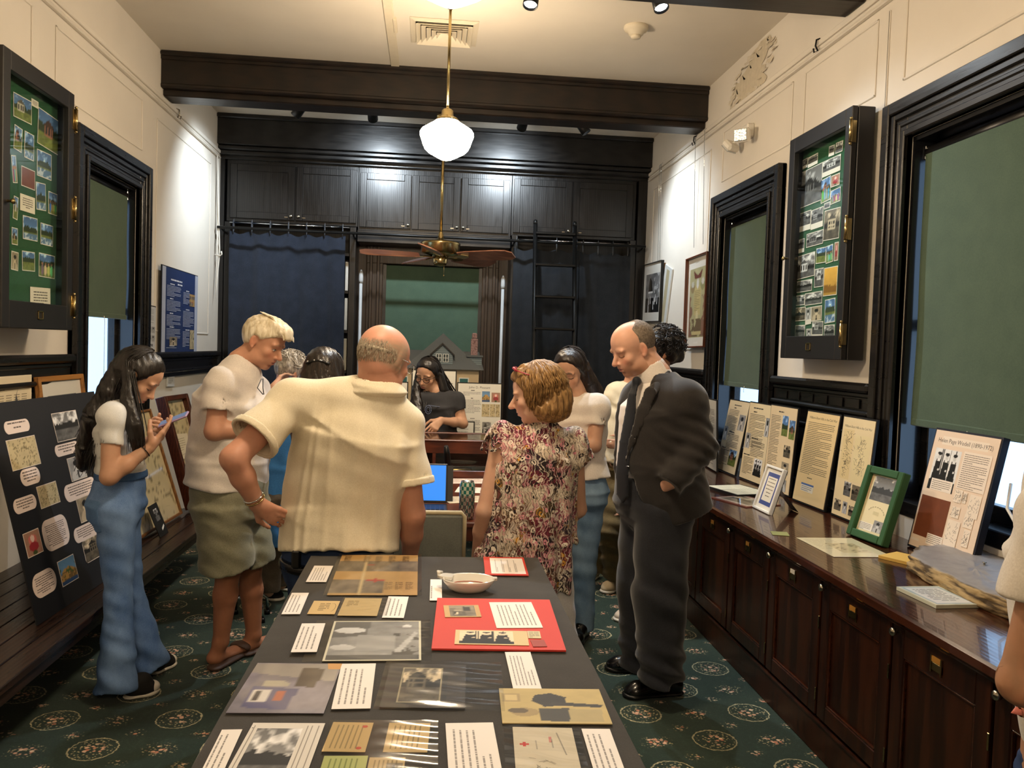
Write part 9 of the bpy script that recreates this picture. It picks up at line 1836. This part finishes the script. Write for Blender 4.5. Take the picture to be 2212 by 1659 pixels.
# ================================================================ 11. stooped grey-haired person in blue with a cane
def person_cane():
 Y = 5.02; H = headframe(P_(632, 808, Y), 58, 30, 0); wx = nz(A((.5, -.85, 0))); c, R = H; G = lambda *q: c + A(q) @ R
 f = Fig(pel=P_(602, 1068, Y), waist=P_(606, 1005, Y), chest=P_(618, 915, Y), neck=P_(620, 855, Y), H=H, wx=wx, m=.95, am=.9, lm=.9, SR=P_(612, 885, Y - .16), ER=P_(590, 900, Y - .30), WR=P_(592, 836, Y - .18), SL=P_(640, 885, Y + .14), EL=P_(650, 970, Y + .2), WL=P_(660, 1010, Y + .1),
   TR=P_(592, 1085, Y - .08), KR=P_(585, 1180, Y - .05), AR=P_(580, 1278, Y - .06), TL=P_(612, 1085, Y + .08), KL=P_(612, 1180, Y + .1), AL=P_(608, 1262, Y + .1))
 S = f.body(); handx(S, f.WR, nz(P_(606, 818, Y - .12) - f.WR), (1, .3, 0), 1, curl=(.3, .35, .4, .45), sc=.92); handx(S, f.WL, (.5, 0, -.5), (0, 0, -1), -1, sc=.9)
 b = bodymesh(S, [(c - .15, c + .15, .005), (f.WR - .08, f.WR + .1, .005)], 'd0a184', lambda v, col: paint_head(v, H, col, 'cf9c80', brow='a89c90', lash='6a5a50'), 'stooped grey-haired person in a bright blue shirt with a hand to their hair', (*P_(595, 1290, Y)[:2], 0))
 T = f.top(hem=P_(596, 1165, Y), grow=.030, sleeve=.6, sl=.02); garment('shirt', T, clothm('bright_blue_shirt', '4a8fd8', '3a78be', bump=.1), b, .010, fd(7, FOLDV, .006))
 p = f.pants(to=1.0, grow=.022); garment('trousers', p, clothm('taupe_trousers', '6f6456', '574d42'), b, .010, fd(3, FOLDH, .005))
 blk = plain('black_mesh_shoe', '151517', .8); shoe('sneaker', A(onz(556, 1290, 0)), A(onz(594, 1298, 0)) + A((.05, 0, 0)), b, (blk, SHOEW, LACE)); shoe('sneaker', A(onz(596, 1272, 0)), A(onz(640, 1275, 0)), b, (blk, SHOEW, LACE))
 h = Sdf(); h.ell(G(0, -.03, .034), (.092, .105, .095), .02, R=R); h.ell(G(0, .12, -.05), (.07, .085, .11), .012, 's', R); h.ell(G(0, -.02, -.12), (.12, .14, .07), .012, 's', R); rs = np.random.RandomState(4); st = []
 for k in range(170):
  a = rs.uniform(.9, 5.4); th = rs.uniform(.05, 1.7); d = A((math.sin(th) * math.sin(a), math.sin(th) * math.cos(a), math.cos(th))); p0 = A((0, -.03, .034)) + d * A((.093, .106, .096)); ph = rs.uniform(0, 6); t1 = nz(np.cross(d, rs.randn(3))); st.append(([G(*(p0 + t1 * (u * .012 - .03) + d * .006 * math.sin(u + ph))) for u in np.linspace(0, 5, 8)], rs.uniform(.0022, .0038)))
 hairmesh('hair', h, hairmat('silver_hair', '807a72', 'cfc8bc', .5, (50, 50, 20)), b, .006, fd(8, [((1, .3, .2), 120, 1), ((.2, 1, .5), 130, 1)], .003), strands=st)
 r = empty('walking_cane', (*onz(533, 1336, 0)[:2], 0), 'chrome four-footed walking cane standing on the carpet behind the man in shorts', 'cane'); x, y = onz(533, 1336, 0)[:2]; m = MB(); m.tube([(x, y, .10), (x, y, .86), (x - .02, y - .0, .90), (x - .11, y, .90), (x - .13, y, .88)], .011, 10); m.build('shaft', CHROME, r); m = MB(); m.tube([(x - .03, y, .905), (x - .12, y, .902)], .016, 10); m.build('grip', BLKP, r)
 for (dx, dy) in ((-.09, -.07), (.10, -.07), (-.08, .08), (.10, .08)):
  m = MB(); m.tube([(x, y, .13), (x + dx * .7, y + dy * .7, .125), (x + dx * .95, y + dy * .95, .10), (x + dx, y + dy, .02)], .009, 8); l = m.build('leg', CHROME, r); m = MB(); m.lathe([(.001, 0), (.016, 0), (.014, .025), (.001, .026)], (x + dx, y + dy, 0), 12); m.build('rubber_foot', BLKP, l)
 return b
# ================================================================ 12. person cut by the right edge
def person_edge():
 Y = 1.47; wx = nz(A((.2, -1, 0))); f = Fig()
 q = lambda px, py, dy=0: P_(px + 14, py, Y + dy); H = headframe(q(2400, 690), 95, 5); c, R = H
 f = Fig(pel=q(2350, 1720, .05), waist=q(2345, 1500, .05), chest=q(2345, 1210, .05), neck=q(2350, 960, .05), H=H, wx=wx, m=.9, am=.92, lm=.9, SR=q(2285, 1120, -.02), ER=q(2188, 1475, .0), WR=q(2300, 1590, .06), SL=q(2400, 1120, .26), EL=q(2390, 1470, .28), WL=q(2400, 1540, .18),
   TR=q(2330, 1790, -.02), KR=q(2320, 2300, 0), AR=q(2320, 2690, 0), TL=q(2370, 1790, .12), KL=q(2370, 2300, .15), AL=q(2370, 2690, .2))
 for k in ('AR', 'AL', 'KR', 'KL'): v = getattr(f, k); v[2] = .08 if k[0] == 'A' else .47
 S = f.body(headk=dict(fem=True)); handx(S, f.WR, nz(A((.9, .3, -.1))), (0, 1, -.2), 1, sc=.95); handx(S, f.WL, (-.6, .2, -.1), (0, 0, -1), -1, sc=.95); p0 = q(2178, 1535, -.05); S.cap(q(2215, 1545, -.04), p0, .0095, .0085, k=.004)
 def paint(v, col): col = paint_head(v, H, col, 'b98664'); d = np.linalg.norm(v - p0, axis=1); m = d < .016; col[m] = lin('e0857a'); return col
 b = bodymesh(S, [(c - .15, c + .15, .006), (np.minimum(f.SR, f.WR) - .09, np.maximum(f.SR, f.WR) + .06, .005)], 'b98a6c', paint, 'person cut off by the right edge, pale short sleeve, bent bare arm and dark jeans', (*f.pel[:2], 0))
 T = f.top(hem=q(2400, 1660, .05), grow=.02, sleeve=.52, sl=.025, cuffr=1.25); garment('t_shirt', T, clothm('off_white_loose_tee', 'e8e2d8', 'd6cfc4'), b, .008, fd(4, FOLDV, .006))
 p = f.pants(to=1.04, grow=.012, waist=q(2410, 1590, .05)); garment('jeans', p, JEANSD, b, .010, fd(3, FOLDH, .004))
 for k in 'LR': an = getattr(f, 'A' + k); h0 = an * A((1, 1, 0)) - A((.05, 0, 0)); shoe('shoe', h0, h0 + A((.22, .08, 0)), b, (BLKLEATH, SHOEW, LACE), kind='sneaker')
 h = Sdf(); h.ell(c + A((0, 0, .035)), (.1, .1, .1), .02); h.ell(c + A((.11, .02, -.04)), (.07, .07, .1), .01, 's'); hairmesh('hair', h, BLACKHAIR, b, .008); return b


for fn in (person_phone, person_white, person_polo, person_blouse, person_dark, person_sweater, person_curly, person_suit, person_glasses, person_clip, person_cane, person_edge):
 fn()
